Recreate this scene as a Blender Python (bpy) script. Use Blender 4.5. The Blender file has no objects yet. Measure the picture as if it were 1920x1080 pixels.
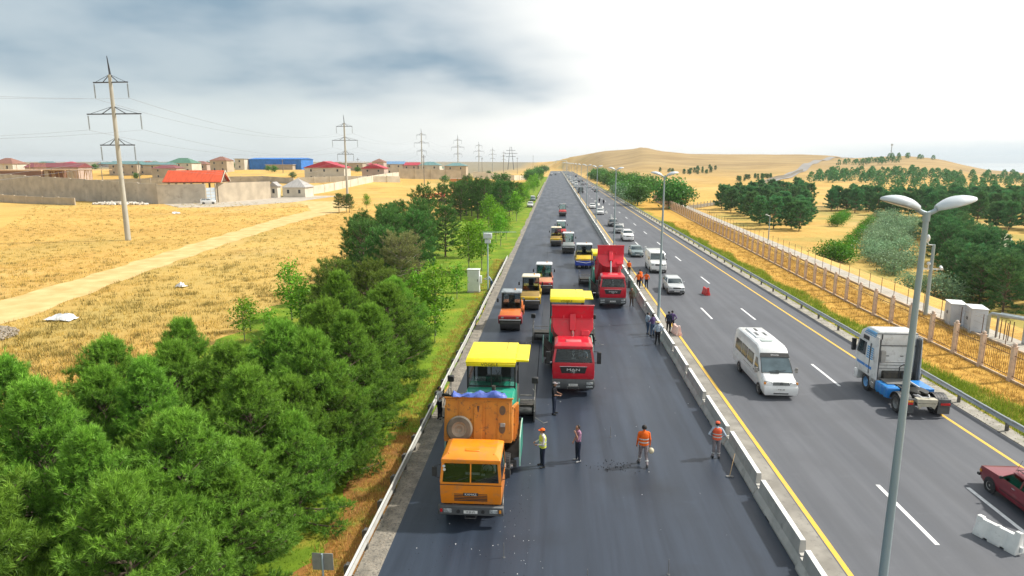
import bpy, bmesh, math, random
import numpy as np
from math import sin, cos, pi, radians, sqrt, atan2, tan
from mathutils import Vector, Matrix

# ------------------------------------------------------------------ camera, sky, sun, exposure
scene = bpy.context.scene
CAM_H = 13.4
cam_data = bpy.data.cameras.new('drone_camera')
cam_data.sensor_width = 36.0
cam_data.lens = 36.0 * 1220.0 / 1920.0
cam_data.clip_start = 0.1
cam_data.clip_end = 30000.0
cam = bpy.data.objects.new('drone_camera', cam_data)
cam.location = (0.0, 0.0, CAM_H)
cam.rotation_euler = (radians(90.0 - 10.9935), 0.0, radians(3.729))
scene.collection.objects.link(cam)
scene.camera = cam

SUN_EL, SUN_AZ = radians(46.0), radians(72.0)      # azimuth measured from +Y (along the road) towards +X
world = bpy.data.worlds.new('World')
scene.world = world
world.use_nodes = True
wn, wl = world.node_tree.nodes, world.node_tree.links
wn.clear()
w_out = wn.new('ShaderNodeOutputWorld')
w_sky = wn.new('ShaderNodeTexSky')
w_sky.sky_type = 'NISHITA'
w_sky.sun_disc = False
w_sky.sun_elevation = SUN_EL
w_sky.sun_rotation = SUN_AZ
w_sky.air_density = 1.0
w_sky.dust_density = 2.0
w_bg1 = wn.new('ShaderNodeBackground'); w_bg1.inputs['Strength'].default_value = 0.10
wl.new(w_sky.outputs[0], w_bg1.inputs['Color'])


def wmath(op, a, b=None, c=None, clamp=False):
    n = wn.new('ShaderNodeMath'); n.operation = op; n.use_clamp = clamp
    for i, s in enumerate((a, b, c)):
        if s is None: continue
        if isinstance(s, (int, float)): n.inputs[i].default_value = s
        else: wl.new(s, n.inputs[i])
    return n.outputs[0]


def wstep(x, lo, hi):
    n = wn.new('ShaderNodeMapRange'); n.interpolation_type = 'SMOOTHSTEP'
    wl.new(x, n.inputs['Value'])
    n.inputs['From Min'].default_value = lo; n.inputs['From Max'].default_value = hi
    return n.outputs['Result']


def wmix(f, a, b):
    n = wn.new('ShaderNodeMix'); n.data_type = 'RGBA'
    wl.new(f, n.inputs['Factor'])
    for s, v in (('A', a), ('B', b)):
        i = [k for k in n.inputs if k.name == s and k.type == 'RGBA'][0]
        if isinstance(v, tuple): i.default_value = (*v, 1)
        else: wl.new(v, i)
    return [k for k in n.outputs if k.type == 'RGBA'][0]


w_tc = wn.new('ShaderNodeTexCoord')
w_sep = wn.new('ShaderNodeSeparateXYZ'); wl.new(w_tc.outputs['Generated'], w_sep.inputs[0])
dx, dy, dz = w_sep.outputs
up = wmath('MAXIMUM', dz, 0.0)
den = wmath('ADD', up, 0.22)
w_cmb = wn.new('ShaderNodeCombineXYZ')
wl.new(wmath('DIVIDE', dx, den), w_cmb.inputs[0]); wl.new(wmath('DIVIDE', dy, den), w_cmb.inputs[1])
w_map = wn.new('ShaderNodeMapping'); wl.new(w_cmb.outputs[0], w_map.inputs['Vector'])
w_map.inputs['Location'].default_value = (3.1, 1.7, 0)
def wnoise(scale, detail=6, rough=0.5, vec=None):
    n = wn.new('ShaderNodeTexNoise'); n.inputs['Scale'].default_value = scale
    n.inputs['Detail'].default_value = detail; n.inputs['Roughness'].default_value = rough
    wl.new(vec or w_map.outputs[0], n.inputs['Vector'])
    return n.outputs['Fac']
n_big = wmath('SUBTRACT', wnoise(0.95, 3, 0.5), 0.5)
n_mid = wmath('SUBTRACT', wnoise(1.5, 4, 0.5), 0.5)
# heavy grey cloud bank over the left half of the sky, lit white veil elsewhere
side = wmath('ADD', wmath('MULTIPLY', dx, -1.0), wmath('MULTIPLY', n_big, 0.35))
bank_side = wstep(side, -0.06, 0.16)
lift = wmath('ADD', dz, wmath('MULTIPLY', n_big, 0.16))
bank_lift = wstep(lift, 0.055, 0.135)
tex = wstep(n_mid, -0.22, 0.14)
dark = wmath('MULTIPLY', wmath('MULTIPLY', bank_side, bank_lift), wmath('SUBTRACT', 1.0, wmath('MULTIPLY', tex, 0.55)))
left_soft = wstep(wmath('MULTIPLY', dx, -1.0), -0.02, 0.5)
base = wmix(left_soft, (1.12, 1.12, 1.08), (0.80, 0.87, 0.87))
low = wmath('SUBTRACT', 1.0, wstep(wmath('ADD', dz, wmath('MULTIPLY', n_mid, 0.03)), 0.0, 0.035))
veil = wmath('MULTIPLY', low, wstep(dx, 0.30, 0.50))
base = wmix(veil, base, (0.66, 0.80, 0.88))
cloud = wmix(dark, base, (0.245, 0.375, 0.49))
w_bg2 = wn.new('ShaderNodeBackground'); wl.new(cloud, w_bg2.inputs['Color']); w_bg2.inputs['Strength'].default_value = 0.80
w_mixs = wn.new('ShaderNodeMixShader')
wl.new(wmath('SUBTRACT', 0.96, wmath('MULTIPLY', wmath('MULTIPLY', tex, bank_side), 0.10)), w_mixs.inputs['Fac'])
wl.new(w_bg1.outputs[0], w_mixs.inputs[1]); wl.new(w_bg2.outputs[0], w_mixs.inputs[2])
wl.new(w_mixs.outputs[0], w_out.inputs['Surface'])

sun_data = bpy.data.lights.new('sun', 'SUN')
sun_data.energy = 4.3
sun_data.angle = radians(2.5)
sun_data.color = (1.0, 0.95, 0.86)
sun = bpy.data.objects.new('sun', sun_data)
sun.rotation_euler = Vector((sin(SUN_AZ) * cos(SUN_EL), cos(SUN_AZ) * cos(SUN_EL), sin(SUN_EL))).to_track_quat('Z', 'Y').to_euler()
sun.location = (60, 60, 80)
scene.collection.objects.link(sun)

scene.view_settings.view_transform = 'Standard'
scene.view_settings.look = 'None'
scene.view_settings.gamma = 1.0
scene.view_settings.exposure = 0.34
scene.view_settings.use_curve_mapping = False
scene.cycles.max_bounces = 6
scene.cycles.transparent_max_bounces = 12
scene.cycles.diffuse_bounces = 2
scene.cycles.glossy_bounces = 2
scene.cycles.transmission_bounces = 3
scene.cycles.volume_bounces = 0
scene.cycles.use_adaptive_sampling = True
scene.cycles.use_denoising = True

# ------------------------------------------------------------------ helpers
COL = scene.collection
rnd = random.Random(7)


def S(r, g, b):
    """sRGB 0-255 of a paint to linear"""
    f = lambda c: (c / 255 / 12.92) if c <= 10 else (((c / 255) + 0.055) / 1.055) ** 2.4
    return (f(r), f(g), f(b))


MATS = {}


def M(name, col, rough=0.6, metal=0.0, col2=None, scale=4.0, bump=0.0, bscale=None, coat=0.0, spec=0.5, detail=4, contrast=(0.35, 0.65), dirt=None, world_space=False, stretch=None):
    if name in MATS: return MATS[name]
    m = bpy.data.materials.new(name); m.use_nodes = True
    n, l = m.node_tree.nodes, m.node_tree.links
    b = n['Principled BSDF']
    b.inputs['Roughness'].default_value = rough
    b.inputs['Metallic'].default_value = metal
    b.inputs['Specular IOR Level'].default_value = spec
    b.inputs['Coat Weight'].default_value = coat
    b.inputs['Coat Roughness'].default_value = 0.08
    tc = n.new('ShaderNodeTexCoord')
    if world_space:
        geo = n.new('ShaderNodeNewGeometry'); vec = geo.outputs['Position']
    else:
        vec = tc.outputs['Object']
    if stretch:
        mp = n.new('ShaderNodeMapping'); mp.inputs['Scale'].default_value = stretch
        l.new(vec, mp.inputs['Vector']); vec = mp.outputs[0]
    if col2 is None: col2 = tuple(c * 0.82 for c in col)
    no = n.new('ShaderNodeTexNoise'); no.inputs['Scale'].default_value = scale; no.inputs['Detail'].default_value = detail
    l.new(vec, no.inputs['Vector'])
    cr = n.new('ShaderNodeValToRGB')
    cr.color_ramp.elements[0].position, cr.color_ramp.elements[1].position = contrast
    cr.color_ramp.elements[0].color = (*col2, 1); cr.color_ramp.elements[1].color = (*col, 1)
    l.new(no.outputs['Fac'], cr.inputs['Fac'])
    out = cr.outputs['Color']
    if dirt:
        dcol, dscale, lo, hi = dirt
        n2 = n.new('ShaderNodeTexNoise'); n2.inputs['Scale'].default_value = dscale; n2.inputs['Detail'].default_value = 7
        n2.inputs['Roughness'].default_value = 0.65
        l.new(vec, n2.inputs['Vector'])
        mr = n.new('ShaderNodeMapRange'); mr.inputs['From Min'].default_value = lo; mr.inputs['From Max'].default_value = hi
        l.new(n2.outputs['Fac'], mr.inputs['Value'])
        mx = n.new('ShaderNodeMix'); mx.data_type = 'RGBA'
        l.new(mr.outputs[0], mx.inputs['Factor']); l.new(out, mx.inputs[6]); mx.inputs[7].default_value = (*dcol, 1)
        out = mx.outputs[2]
    l.new(out, b.inputs['Base Color'])
    if bump:
        nb = n.new('ShaderNodeTexNoise'); nb.inputs['Scale'].default_value = bscale or scale * 6; nb.inputs['Detail'].default_value = 5
        l.new(vec, nb.inputs['Vector'])
        bp = n.new('ShaderNodeBump'); bp.inputs['Strength'].default_value = bump; bp.inputs['Distance'].default_value = 0.03
        l.new(nb.outputs['Fac'], bp.inputs['Height']); l.new(bp.outputs[0], b.inputs['Normal'])
    MATS[name] = m
    return m


def glass(name, tint, fac=0.1):
    """thin pane: see-through tint with mirror reflections at grazing angles"""
    if name in MATS: return MATS[name]
    m = bpy.data.materials.new(name); m.use_nodes = True
    n, l = m.node_tree.nodes, m.node_tree.links
    n.clear()
    o = n.new('ShaderNodeOutputMaterial'); mx = n.new('ShaderNodeMixShader')
    t = n.new('ShaderNodeBsdfTransparent'); t.inputs[0].default_value = (*tint, 1)
    g = n.new('ShaderNodeBsdfGlossy'); g.inputs['Roughness'].default_value = 0.03; g.inputs[0].default_value = (0.9, 0.95, 0.95, 1)
    fr = n.new('ShaderNodeFresnel'); fr.inputs[0].default_value = 1.45
    ad = n.new('ShaderNodeMath'); ad.operation = 'ADD'; ad.inputs[1].default_value = fac; ad.use_clamp = True
    l.new(fr.outputs[0], ad.inputs[0]); l.new(ad.outputs[0], mx.inputs[0]); l.new(t.outputs[0], mx.inputs[1]); l.new(g.outputs[0], mx.inputs[2])
    l.new(mx.outputs[0], o.inputs[0])
    MATS[name] = m
    return m


class MB:
    def __init__(s):
        s.v, s.f, s.mi, s.M, s.cur = [], [], [], None, 0

    def at(s, M_=None):
        s.M = M_; return s

    def mat(s, i):
        s.cur = i; return s

    def add(s, vs, fs):
        k = len(s.v)
        if s.M is not None: vs = [tuple(s.M @ Vector(p)) for p in vs]
        s.v += [tuple(p) for p in vs]
        s.f += [tuple(k + i for i in f) for f in fs]
        s.mi += [s.cur] * len(fs)
        return s

    def hexa(s, p):
        return s.add(p, [(0, 3, 2, 1), (4, 5, 6, 7), (0, 1, 5, 4), (1, 2, 6, 5), (2, 3, 7, 6), (3, 0, 4, 7)])

    def box(s, x0, x1, y0, y1, z0, z1):
        return s.hexa([(x0, y0, z0), (x1, y0, z0), (x1, y1, z0), (x0, y1, z0), (x0, y0, z1), (x1, y0, z1), (x1, y1, z1), (x0, y1, z1)])

    def cbox(s, c, d):
        return s.box(c[0] - d[0] / 2, c[0] + d[0] / 2, c[1] - d[1] / 2, c[1] + d[1] / 2, c[2] - d[2] / 2, c[2] + d[2] / 2)

    def prism(s, poly, axis, a, b):
        n = len(poly)
        mk = {'x': lambda q, t: (t, q[0], q[1]), 'y': lambda q, t: (q[0], t, q[1]), 'z': lambda q, t: (q[0], q[1], t)}[axis]
        vs = [mk(q, a) for q in poly] + [mk(q, b) for q in poly]
        fs = [tuple(range(n)), tuple(range(2 * n - 1, n - 1, -1))] + [(i, i + n, (i + 1) % n + n, (i + 1) % n) for i in range(n)]
        return s.add(vs, fs)

    def loft(s, secs, cap=True, closed=True):
        n = len(secs[0]); vs = [p for q in secs for p in q]; fs = []
        for i in range(len(secs) - 1):
            for j in range(n if closed else n - 1):
                a = i * n + j; b = i * n + (j + 1) % n
                fs.append((a, b, b + n, a + n))
        if cap:
            fs.append(tuple(range(n))[::-1]); fs.append(tuple(range((len(secs) - 1) * n, len(secs) * n)))
        return s.add(vs, fs)

    def cyl(s, p0, p1, r0, r1=None, n=12, cap=True):
        r1 = r0 if r1 is None else r1
        p0, p1 = Vector(p0), Vector(p1); d = (p1 - p0)
        if d.length < 1e-9: return s
        d.normalize()
        a = d.orthogonal().normalized(); b = d.cross(a)
        ring = lambda p, r: [tuple(p + (a * cos(2 * pi * i / n) + b * sin(2 * pi * i / n)) * r) for i in range(n)]
        return s.loft([ring(p0, r0), ring(p1, r1)], cap)

    def tube(s, pts, r, n=8, cap=True):
        pts = [Vector(p) for p in pts]
        rs = r if isinstance(r, (list, tuple)) else [r] * len(pts)
        secs = []; a = None
        for i, p in enumerate(pts):
            d = (pts[min(i + 1, len(pts) - 1)] - pts[max(i - 1, 0)]).normalized()
            a = d.orthogonal().normalized() if a is None else (a - d * a.dot(d)).normalized()
            b = d.cross(a)
            secs.append([tuple(p + (a * cos(2 * pi * k / n) + b * sin(2 * pi * k / n)) * rs[i]) for k in range(n)])
        return s.loft(secs, cap)

    def lathe(s, prof, c, axis='z', n=24):
        secs = []
        for k in range(n + 1):
            t = 2 * pi * k / n
            q = []
            for r, h in prof:
                u, w = r * cos(t), r * sin(t)
                q.append({'z': (c[0] + u, c[1] + w, c[2] + h), 'x': (c[0] + h, c[1] + u, c[2] + w), 'y': (c[0] + u, c[1] + h, c[2] + w)}[axis])
            secs.append(q)
        return s.loft(secs, cap=False, closed=False)

    def ball(s, c, r, n=12, m=8):
        r = r if isinstance(r, (list, tuple)) else (r, r, r)
        secs = []
        for i in range(m + 1):
            t = pi * i / m
            secs.append([(c[0] + r[0] * sin(t) * cos(2 * pi * k / n), c[1] + r[1] * sin(t) * sin(2 * pi * k / n), c[2] - r[2] * cos(t)) for k in range(n)])
        return s.loft(secs, cap=False)

    def mesh(s, name, mats, bevel=0.0, seg=1, smooth=True, angle=38, weld=True, recalc=True):
        me = bpy.data.meshes.new(name)
        me.from_pydata(s.v, [], s.f)
        if s.cur or any(s.mi): me.polygons.foreach_set('material_index', s.mi)
        if weld or recalc or bevel:
            bm = bmesh.new(); bm.from_mesh(me)
            if weld: bmesh.ops.remove_doubles(bm, verts=bm.verts, dist=1e-4)
            if recalc: bmesh.ops.recalc_face_normals(bm, faces=bm.faces)
            if bevel:
                es = [e for e in bm.edges if len(e.link_faces) == 2 and e.calc_face_angle(0) > radians(28)]
                bmesh.ops.bevel(bm, geom=es, offset=bevel, offset_type='OFFSET', segments=seg, affect='EDGES', profile=0.6, clamp_overlap=True)
            bm.to_mesh(me); bm.free()
        for m in (mats if isinstance(mats, (list, tuple)) else [mats]): me.materials.append(m)
        if smooth:
            me.shade_smooth(); me.set_sharp_from_angle(angle=radians(angle))
        return me

    def build(s, name, mats, parent=None, bevel=0.0, seg=1, smooth=True, loc=None, rz=0.0, angle=38, weld=True, recalc=True, kind=None):
        me = s.mesh(name, mats, bevel, seg, smooth, angle, weld, recalc)
        return link(name, me, parent, loc, rz, kind)


def link(name, me, parent=None, loc=None, rz=0.0, kind=None):
    o = bpy.data.objects.new(name, me); COL.objects.link(o)
    if parent is not None: o.parent = parent
    if loc is not None: o.location = loc
    if rz: o.rotation_euler = (0, 0, rz)
    if kind: o['kind'] = kind
    return o


def tag(o, label, cat, group=None):
    o['label'] = label; o['category'] = cat
    if group: o['group'] = group
    return o


def thing(name, label, cat, loc=(0, 0, 0), rz=0.0, group=None):
    o = bpy.data.objects.new(name, None); COL.objects.link(o)
    o.empty_display_size = 0.3
    o.location = loc; o.rotation_euler = (0, 0, rz)
    return tag(o, label, cat, group)


def dup(root, loc=None, rz=None, label=None, group=None, scale=None):
    r = root.copy(); COL.objects.link(r)
    if loc is not None: r.location = loc
    if rz is not None: r.rotation_euler = (0, 0, rz)
    if scale is not None: r.scale = scale if isinstance(scale, tuple) else (scale,) * 3
    if label: r['label'] = label
    if group: r['group'] = group
    for ch in root.children:
        c = ch.copy(); COL.objects.link(c); c.parent = r
        for g in ch.children:
            d = g.copy(); COL.objects.link(d); d.parent = c
    return r


WORK = bpy.data.scenes.new('workbench')      # empty scene in which single shapes are evaluated quickly; removed at the end


def evaluated(o):
    WORK.collection.objects.link(o)
    vl = WORK.view_layers[0]; vl.update()
    me = bpy.data.meshes.new_from_object(o.evaluated_get(vl.depsgraph))
    WORK.collection.objects.unlink(o)
    return me


def text_mesh(txt, size, depth=0.004):
    cu = bpy.data.curves.new('lettering', 'FONT'); cu.body = txt; cu.size = size; cu.align_x = 'CENTER'; cu.align_y = 'CENTER'
    cu.extrude = depth; cu.resolution_u = 2
    o = bpy.data.objects.new('lettering', cu)
    me = evaluated(o)
    bpy.data.objects.remove(o); bpy.data.curves.remove(cu)
    return me


def lettering(txt, size, mat, parent, loc, face='-y', sx=1.0, name='lettering', tilt=0.0):
    """flat raised letters; face says which way they look (local axis)"""
    me = text_mesh(txt, size); me.materials.clear(); me.materials.append(mat)
    o = link(name, me, parent, loc)
    rz = {'-y': 0, '+y': pi, '+x': pi / 2, '-x': -pi / 2}[face]
    o.rotation_euler = (pi / 2 - tilt, 0, rz); o.scale = (sx, 1, 1)
    return o

# ------------------------------------------------------------------ the land
AZ_T = [-70, -15.55, -6.49, -1.88, -0.05, 0.87, 4.04, 5.83, 6.72, 7.38, 8.13, 8.93, 11.54, 15.73, 19.71, 22.0, 23.5, 24.22, 27.0, 29.02, 30.35, 31.94, 34.05, 42, 60]
Z_T = [12.5, 12.5, 12.5, 10.7, 14.3, 19.7, 30.4, 33.0, 34.8, 38.2, 34.7, 31.1, 25.6, 23.7, 24.2, 22.4, 18.2, 19.0, 21.2, 16.4, 9.6, 1.6, -2.5, -14, -20]


def lerp_az(a): return float(np.interp(a, AZ_T, Z_T))


def sstep(a, b, x):
    t = min(1, max(0, (x - a) / (b - a))); return t * t * (3 - 2 * t)


def land_z(x, y):
    r = sqrt(x * x + y * y); a = math.degrees(atan2(x, y))
    if abs(a) > 90: return -0.05
    rise = 0.0
    if x > 37 and y > -200: rise = -4.0 * sstep(37, 50, x) * (1 - sstep(255, 400, y))
    if a < -3: rise = 8.2 * sstep(262, 420, y) * float(np.interp(a, [-60, -18, -13, -9, -4], [1, 1, .55, .4, 0]))
    if r < 330: return rise - 0.05
    zr = lerp_az(a)
    r0 = float(np.interp(a, [-3, 1.5, 4, 9, 18, 30], [1400, 960, 520, 380, 360, 400])); R = float(np.interp(a, [-6, -2, 1, 40], [2600, 1900, 1150, 1150]))
    k = sstep(r0, R, r)
    z = rise + (zr - rise) * k
    if r > R: z = zr - (zr - (8 if a < 20 else -60)) * sstep(R, R * 2.2, r)
    w = sstep(330, 600, r) * (1 - sstep(0.9 * R, R, r) * 0.8)
    if a > 3: z += w * (1.6 * sin(x * 0.021 + 1.3) * sin(y * 0.013) + 0.8 * sin(x * 0.05 + y * 0.031))
    return z - 0.05


def build_land():
    rs = [0.0] + [8 * 1.05 ** i for i in range(144)]
    angs = sorted(set([round(-180 + 6 * i, 3) for i in range(61)] + [round(-66 + 0.6 * i, 3) for i in range(221)]))
    vs, fs = [(0, 0, -0.05)], []
    n = len(angs) - 1
    for r in rs[1:]:
        for a in angs[:-1]:
            x, y = r * sin(radians(a)), r * cos(radians(a))
            vs.append((x, y, land_z(x, y)))
    for j in range(n): fs.append((0, 1 + (j + 1) % n, 1 + j))
    for i in range(len(rs) - 2):
        for j in range(n):
            a = 1 + i * n + j; b = 1 + i * n + (j + 1) % n
            fs.append((a, b, b + n, a + n))
    me = bpy.data.meshes.new('ground'); me.from_pydata(vs, [], fs); me.shade_smooth()
    return me


GOLD = (0.60, 0.385, 0.115)


def ground_material():
    m = bpy.data.materials.new('dry_grassland'); m.use_nodes = True
    n, l = m.node_tree.nodes, m.node_tree.links
    b = n['Principled BSDF']; b.inputs['Roughness'].default_value = 0.95; b.inputs['Specular IOR Level'].default_value = 0.1
    geo = n.new('ShaderNodeNewGeometry')
    def noise(sc, det=6, rough=0.6, st=None):
        t = n.new('ShaderNodeTexNoise'); t.inputs['Scale'].default_value = sc; t.inputs['Detail'].default_value = det; t.inputs['Roughness'].default_value = rough
        v = geo.outputs['Position']
        if st:
            mp = n.new('ShaderNodeMapping'); mp.inputs['Scale'].default_value = st; l.new(v, mp.inputs[0]); v = mp.outputs[0]
        l.new(v, t.inputs['Vector']); return t.outputs['Fac']
    def ramp(f, a, b_):
        t = n.new('ShaderNodeMapRange'); t.inputs['From Min'].default_value = a; t.inputs['From Max'].default_value = b_; l.new(f, t.inputs['Value']); return t.outputs[0]
    def mix(f, a, b_):
        t = n.new('ShaderNodeMix'); t.data_type = 'RGBA'
        l.new(f, t.inputs['Factor'])
        for i, c in ((6, a), (7, b_)):
            if isinstance(c, tuple): t.inputs[i].default_value = (*c, 1)
            else: l.new(c, t.inputs[i])
        return t.outputs[2]
    c = mix(ramp(noise(0.9, 8, 0.7), 0.36, 0.66), (0.46, 0.265, 0.070), GOLD)
    c = mix(ramp(noise(0.035, 5), 0.40, 0.68), c, (0.68, 0.44, 0.130))
    c = mix(ramp(noise(0.09, 6, 0.65), 0.56, 0.74), c, (0.34, 0.20, 0.055))
    c = mix(ramp(noise(4.0, 4, 0.7), 0.58, 0.70), c, (0.27, 0.155, 0.042))
    c = mix(ramp(noise(0.02, 4, 0.6, (1.0, 0.35, 1.0)), 0.54, 0.70), c, (0.40, 0.31, 0.10))
    c = mix(ramp(noise(0.012, 7, 0.65), 0.52, 0.66), c, (0.60, 0.43, 0.19))
    sp = n.new('ShaderNodeSeparateXYZ'); l.new(geo.outputs['Position'], sp.inputs[0])
    def mul(a, b_):
        t = n.new('ShaderNodeMath'); t.operation = 'MULTIPLY'; l.new(a, t.inputs[0]); l.new(b_, t.inputs[1]) if not isinstance(b_, float) else None
        if isinstance(b_, float): t.inputs[1].default_value = b_
        return t.outputs[0]
    town = mul(ramp(sp.outputs[1], 400.0, 520.0), ramp(sp.outputs[0], -35.0, -90.0))
    c = mix(mul(town, 0.85), c, (0.20, 0.19, 0.145))                 # built-up, scrubby land behind the village
    vale = mul(ramp(sp.outputs[0], 36.0, 44.0), ramp(sp.outputs[1], 300.0, 220.0))
    c = mix(mul(mul(vale, ramp(noise(0.06, 7, 0.65), 0.44, 0.60)), 0.7), c, (0.27, 0.265, 0.075))        # greener grass in the hollow
    hillm = mul(ramp(sp.outputs[1], 330.0, 700.0), ramp(sp.outputs[0], 10.0, 60.0))
    c = mix(mul(hillm, 0.92), c, mix(ramp(noise(0.05, 8, 0.7, (0.25, 1.0, 1.0)), 0.4, 0.62), (0.27, 0.19, 0.095), (0.42, 0.30, 0.15)))   # bare tan slopes
    l.new(c, b.inputs['Base Color'])
    bp = n.new('ShaderNodeBump'); bp.inputs['Strength'].default_value = 0.7; bp.inputs['Distance'].default_value = 0.15
    l.new(noise(2.5, 8, 0.75), bp.inputs['Height']); l.new(bp.outputs[0], b.inputs['Normal'])
    return m


g_me = build_land(); g_me.materials.append(ground_material())
link('ground', g_me, kind='structure')

M_sea = M('sea_water', (0.34, 0.42, 0.46), 0.25, col2=(0.40, 0.47, 0.50), scale=0.002, world_space=True)
mb = MB()
secs = []
for r in (1700, 3000, 6000, 12000, 25000):
    secs.append([(r * sin(radians(a)), r * cos(radians(a)), -38.0) for a in range(18, 100, 4)])
mb.loft(secs, cap=False, closed=False).build('sea', M_sea, kind='structure')

# ------------------------------------------------------------------ roads and verges
def strip(name, xs, ys, z, mat, parent=None, kind=None, jag=0.0, seed=1):
    """flat sheet between two x curves given as functions or constants over rows ys"""
    r = random.Random(seed); f0, f1 = [(lambda c: (c if callable(c) else (lambda y: c)))(c) for c in xs]
    vs, fs = [], []
    for y in ys:
        a, b = f0(y), f1(y)
        vs += [(a + r.uniform(-jag, jag), y, z), (b, y, z)]
    for i in range(len(ys) - 1): fs.append((2 * i, 2 * i + 1, 2 * i + 3, 2 * i + 2))
    me = bpy.data.meshes.new(name); me.from_pydata(vs, [], fs); me.materials.append(mat)
    return link(name, me, parent, kind=kind)


def asphalt(name, c1, c2, rough, patch, patch_amt, grain=0.25, y0=None, lanes=None):
    m = bpy.data.materials.new(name); m.use_nodes = True
    n, l = m.node_tree.nodes, m.node_tree.links
    b = n['Principled BSDF']; b.inputs['Specular IOR Level'].default_value = 0.5
    geo = n.new('ShaderNodeNewGeometry')
    def noise(sc, det=5, st=(1, 1, 1), rough=0.55):
        mp = n.new('ShaderNodeMapping'); mp.inputs['Scale'].default_value = st; l.new(geo.outputs['Position'], mp.inputs[0])
        t = n.new('ShaderNodeTexNoise'); t.inputs['Scale'].default_value = sc; t.inputs['Detail'].default_value = det; t.inputs['Roughness'].default_value = rough
        l.new(mp.outputs[0], t.inputs['Vector']); return t.outputs['Fac']
    def mr(f, a, b_, c=0.0, d=1.0):
        t = n.new('ShaderNodeMapRange'); t.inputs[1].default_value = a; t.inputs[2].default_value = b_; t.inputs[3].default_value = c; t.inputs[4].default_value = d
        l.new(f, t.inputs[0]); return t.outputs[0]
    def mix(f, a, b_, fac=None):
        t = n.new('ShaderNodeMix'); t.data_type = 'RGBA'; l.new(f, t.inputs[0])
        for i, c in ((6, a), (7, b_)):
            if isinstance(c, tuple): t.inputs[i].default_value = (*c, 1)
            else: l.new(c, t.inputs[i])
        return t.outputs[2]
    c = mix(mr(noise(1.1, 7, (1.0, 0.045, 1), 0.62), 0.38, 0.62), c2, c1)          # lengthways streaks of traffic and paving
    c = mix(mr(noise(0.22, 6), 0.52, 0.74, 0, patch_amt), c, patch)           # broad stains
    sx = n.new('ShaderNodeSeparateXYZ'); l.new(geo.outputs['Position'], sx.inputs[0])
    def mth(op, a, b_):
        t = n.new('ShaderNodeMath'); t.operation = op
        for i, k in ((0, a), (1, b_)):
            if isinstance(k, (int, float)): t.inputs[i].default_value = k
            else: l.new(k, t.inputs[i])
        return t.outputs[0]
    if lanes:                                                             # darker wheel tracks in every lane
        ph, per = lanes
        wv = mth('SINE', mth('MULTIPLY', mth('SUBTRACT', sx.outputs[0], ph), 2 * pi / per), 0)
        trk = mth('MULTIPLY', mr(wv, 0.1, 1.0), mr(noise(0.35, 5, (1, 0.15, 1)), 0.3, 0.7, 0.15, 0.75))
        c = mix(trk, c, tuple(k * 0.72 for k in c1))
    c = mix(mr(noise(1.3, 7, (0.35, 1.0, 1.0), 0.7), 0.60, 0.74, 0, 0.30), c, tuple(k * 1.5 for k in c1))     # dusty wipes
    if y0 is not None:                                                    # hot new mat is blacker close to the paver
        c = mix(mr(mth('ADD', sx.outputs[1], mth('MULTIPLY', noise(0.6, 4), 5.0)), y0 + 4.0, y0 + 24.0, 0.75, 0.0), c, (0.014, 0.015, 0.018))
    sp = noise(38, 2, rough=0.6)
    c = mix(mr(sp, 0.60, 0.78, 0, grain), c, tuple(x * 2.2 + 0.02 for x in c1))  # stones in the surface
    l.new(c, b.inputs['Base Color'])
    l.new(mr(noise(0.5, 5, (1, 0.2, 1)), 0.3, 0.7, rough - 0.07, rough + 0.08), b.inputs['Roughness'])
    bp = n.new('ShaderNodeBump'); bp.inputs['Strength'].default_value = 0.35; bp.inputs['Distance'].default_value = 0.006
    l.new(noise(60, 3), bp.inputs['Height']); l.new(bp.outputs[0], b.inputs['Normal'])
    return m


M_base = asphalt('binder_asphalt', (0.032, 0.045, 0.070), (0.017, 0.025, 0.041), 0.46, (0.012, 0.016, 0.024), 0.85, lanes=(0.3, 2.3))
M_old = asphalt('worn_asphalt', (0.104, 0.109, 0.124), (0.078, 0.083, 0.097), 0.66, (0.070, 0.072, 0.082), 0.6, lanes=(9.95 + 0.45, 1.85))
M_yellow = M('yellow_road_paint', (0.80, 0.47, 0.03), 0.6, col2=(0.62, 0.40, 0.08), scale=3, world_space=True, dirt=((0.25, 0.23, 0.18), 6, 0.60, 0.75))
M_white = M('white_road_paint', (0.80, 0.80, 0.80), 0.6, col2=(0.62, 0.62, 0.62), scale=5, world_space=True, dirt=((0.25, 0.25, 0.25), 9, 0.62, 0.78))
M_conc = M('weathered_concrete', (0.48, 0.46, 0.41), 0.85, col2=(0.32, 0.31, 0.28), scale=1.6, bump=0.2, world_space=True, dirt=((0.20, 0.19, 0.17), 3.0, 0.56, 0.78))
M_shoulder = M('dusty_shoulder', (0.32, 0.285, 0.235), 0.95, col2=(0.17, 0.155, 0.13), scale=1.6, bump=0.8, bscale=14, world_space=True, dirt=((0.10, 0.095, 0.085), 9.0, 0.50, 0.66), detail=8)

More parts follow.
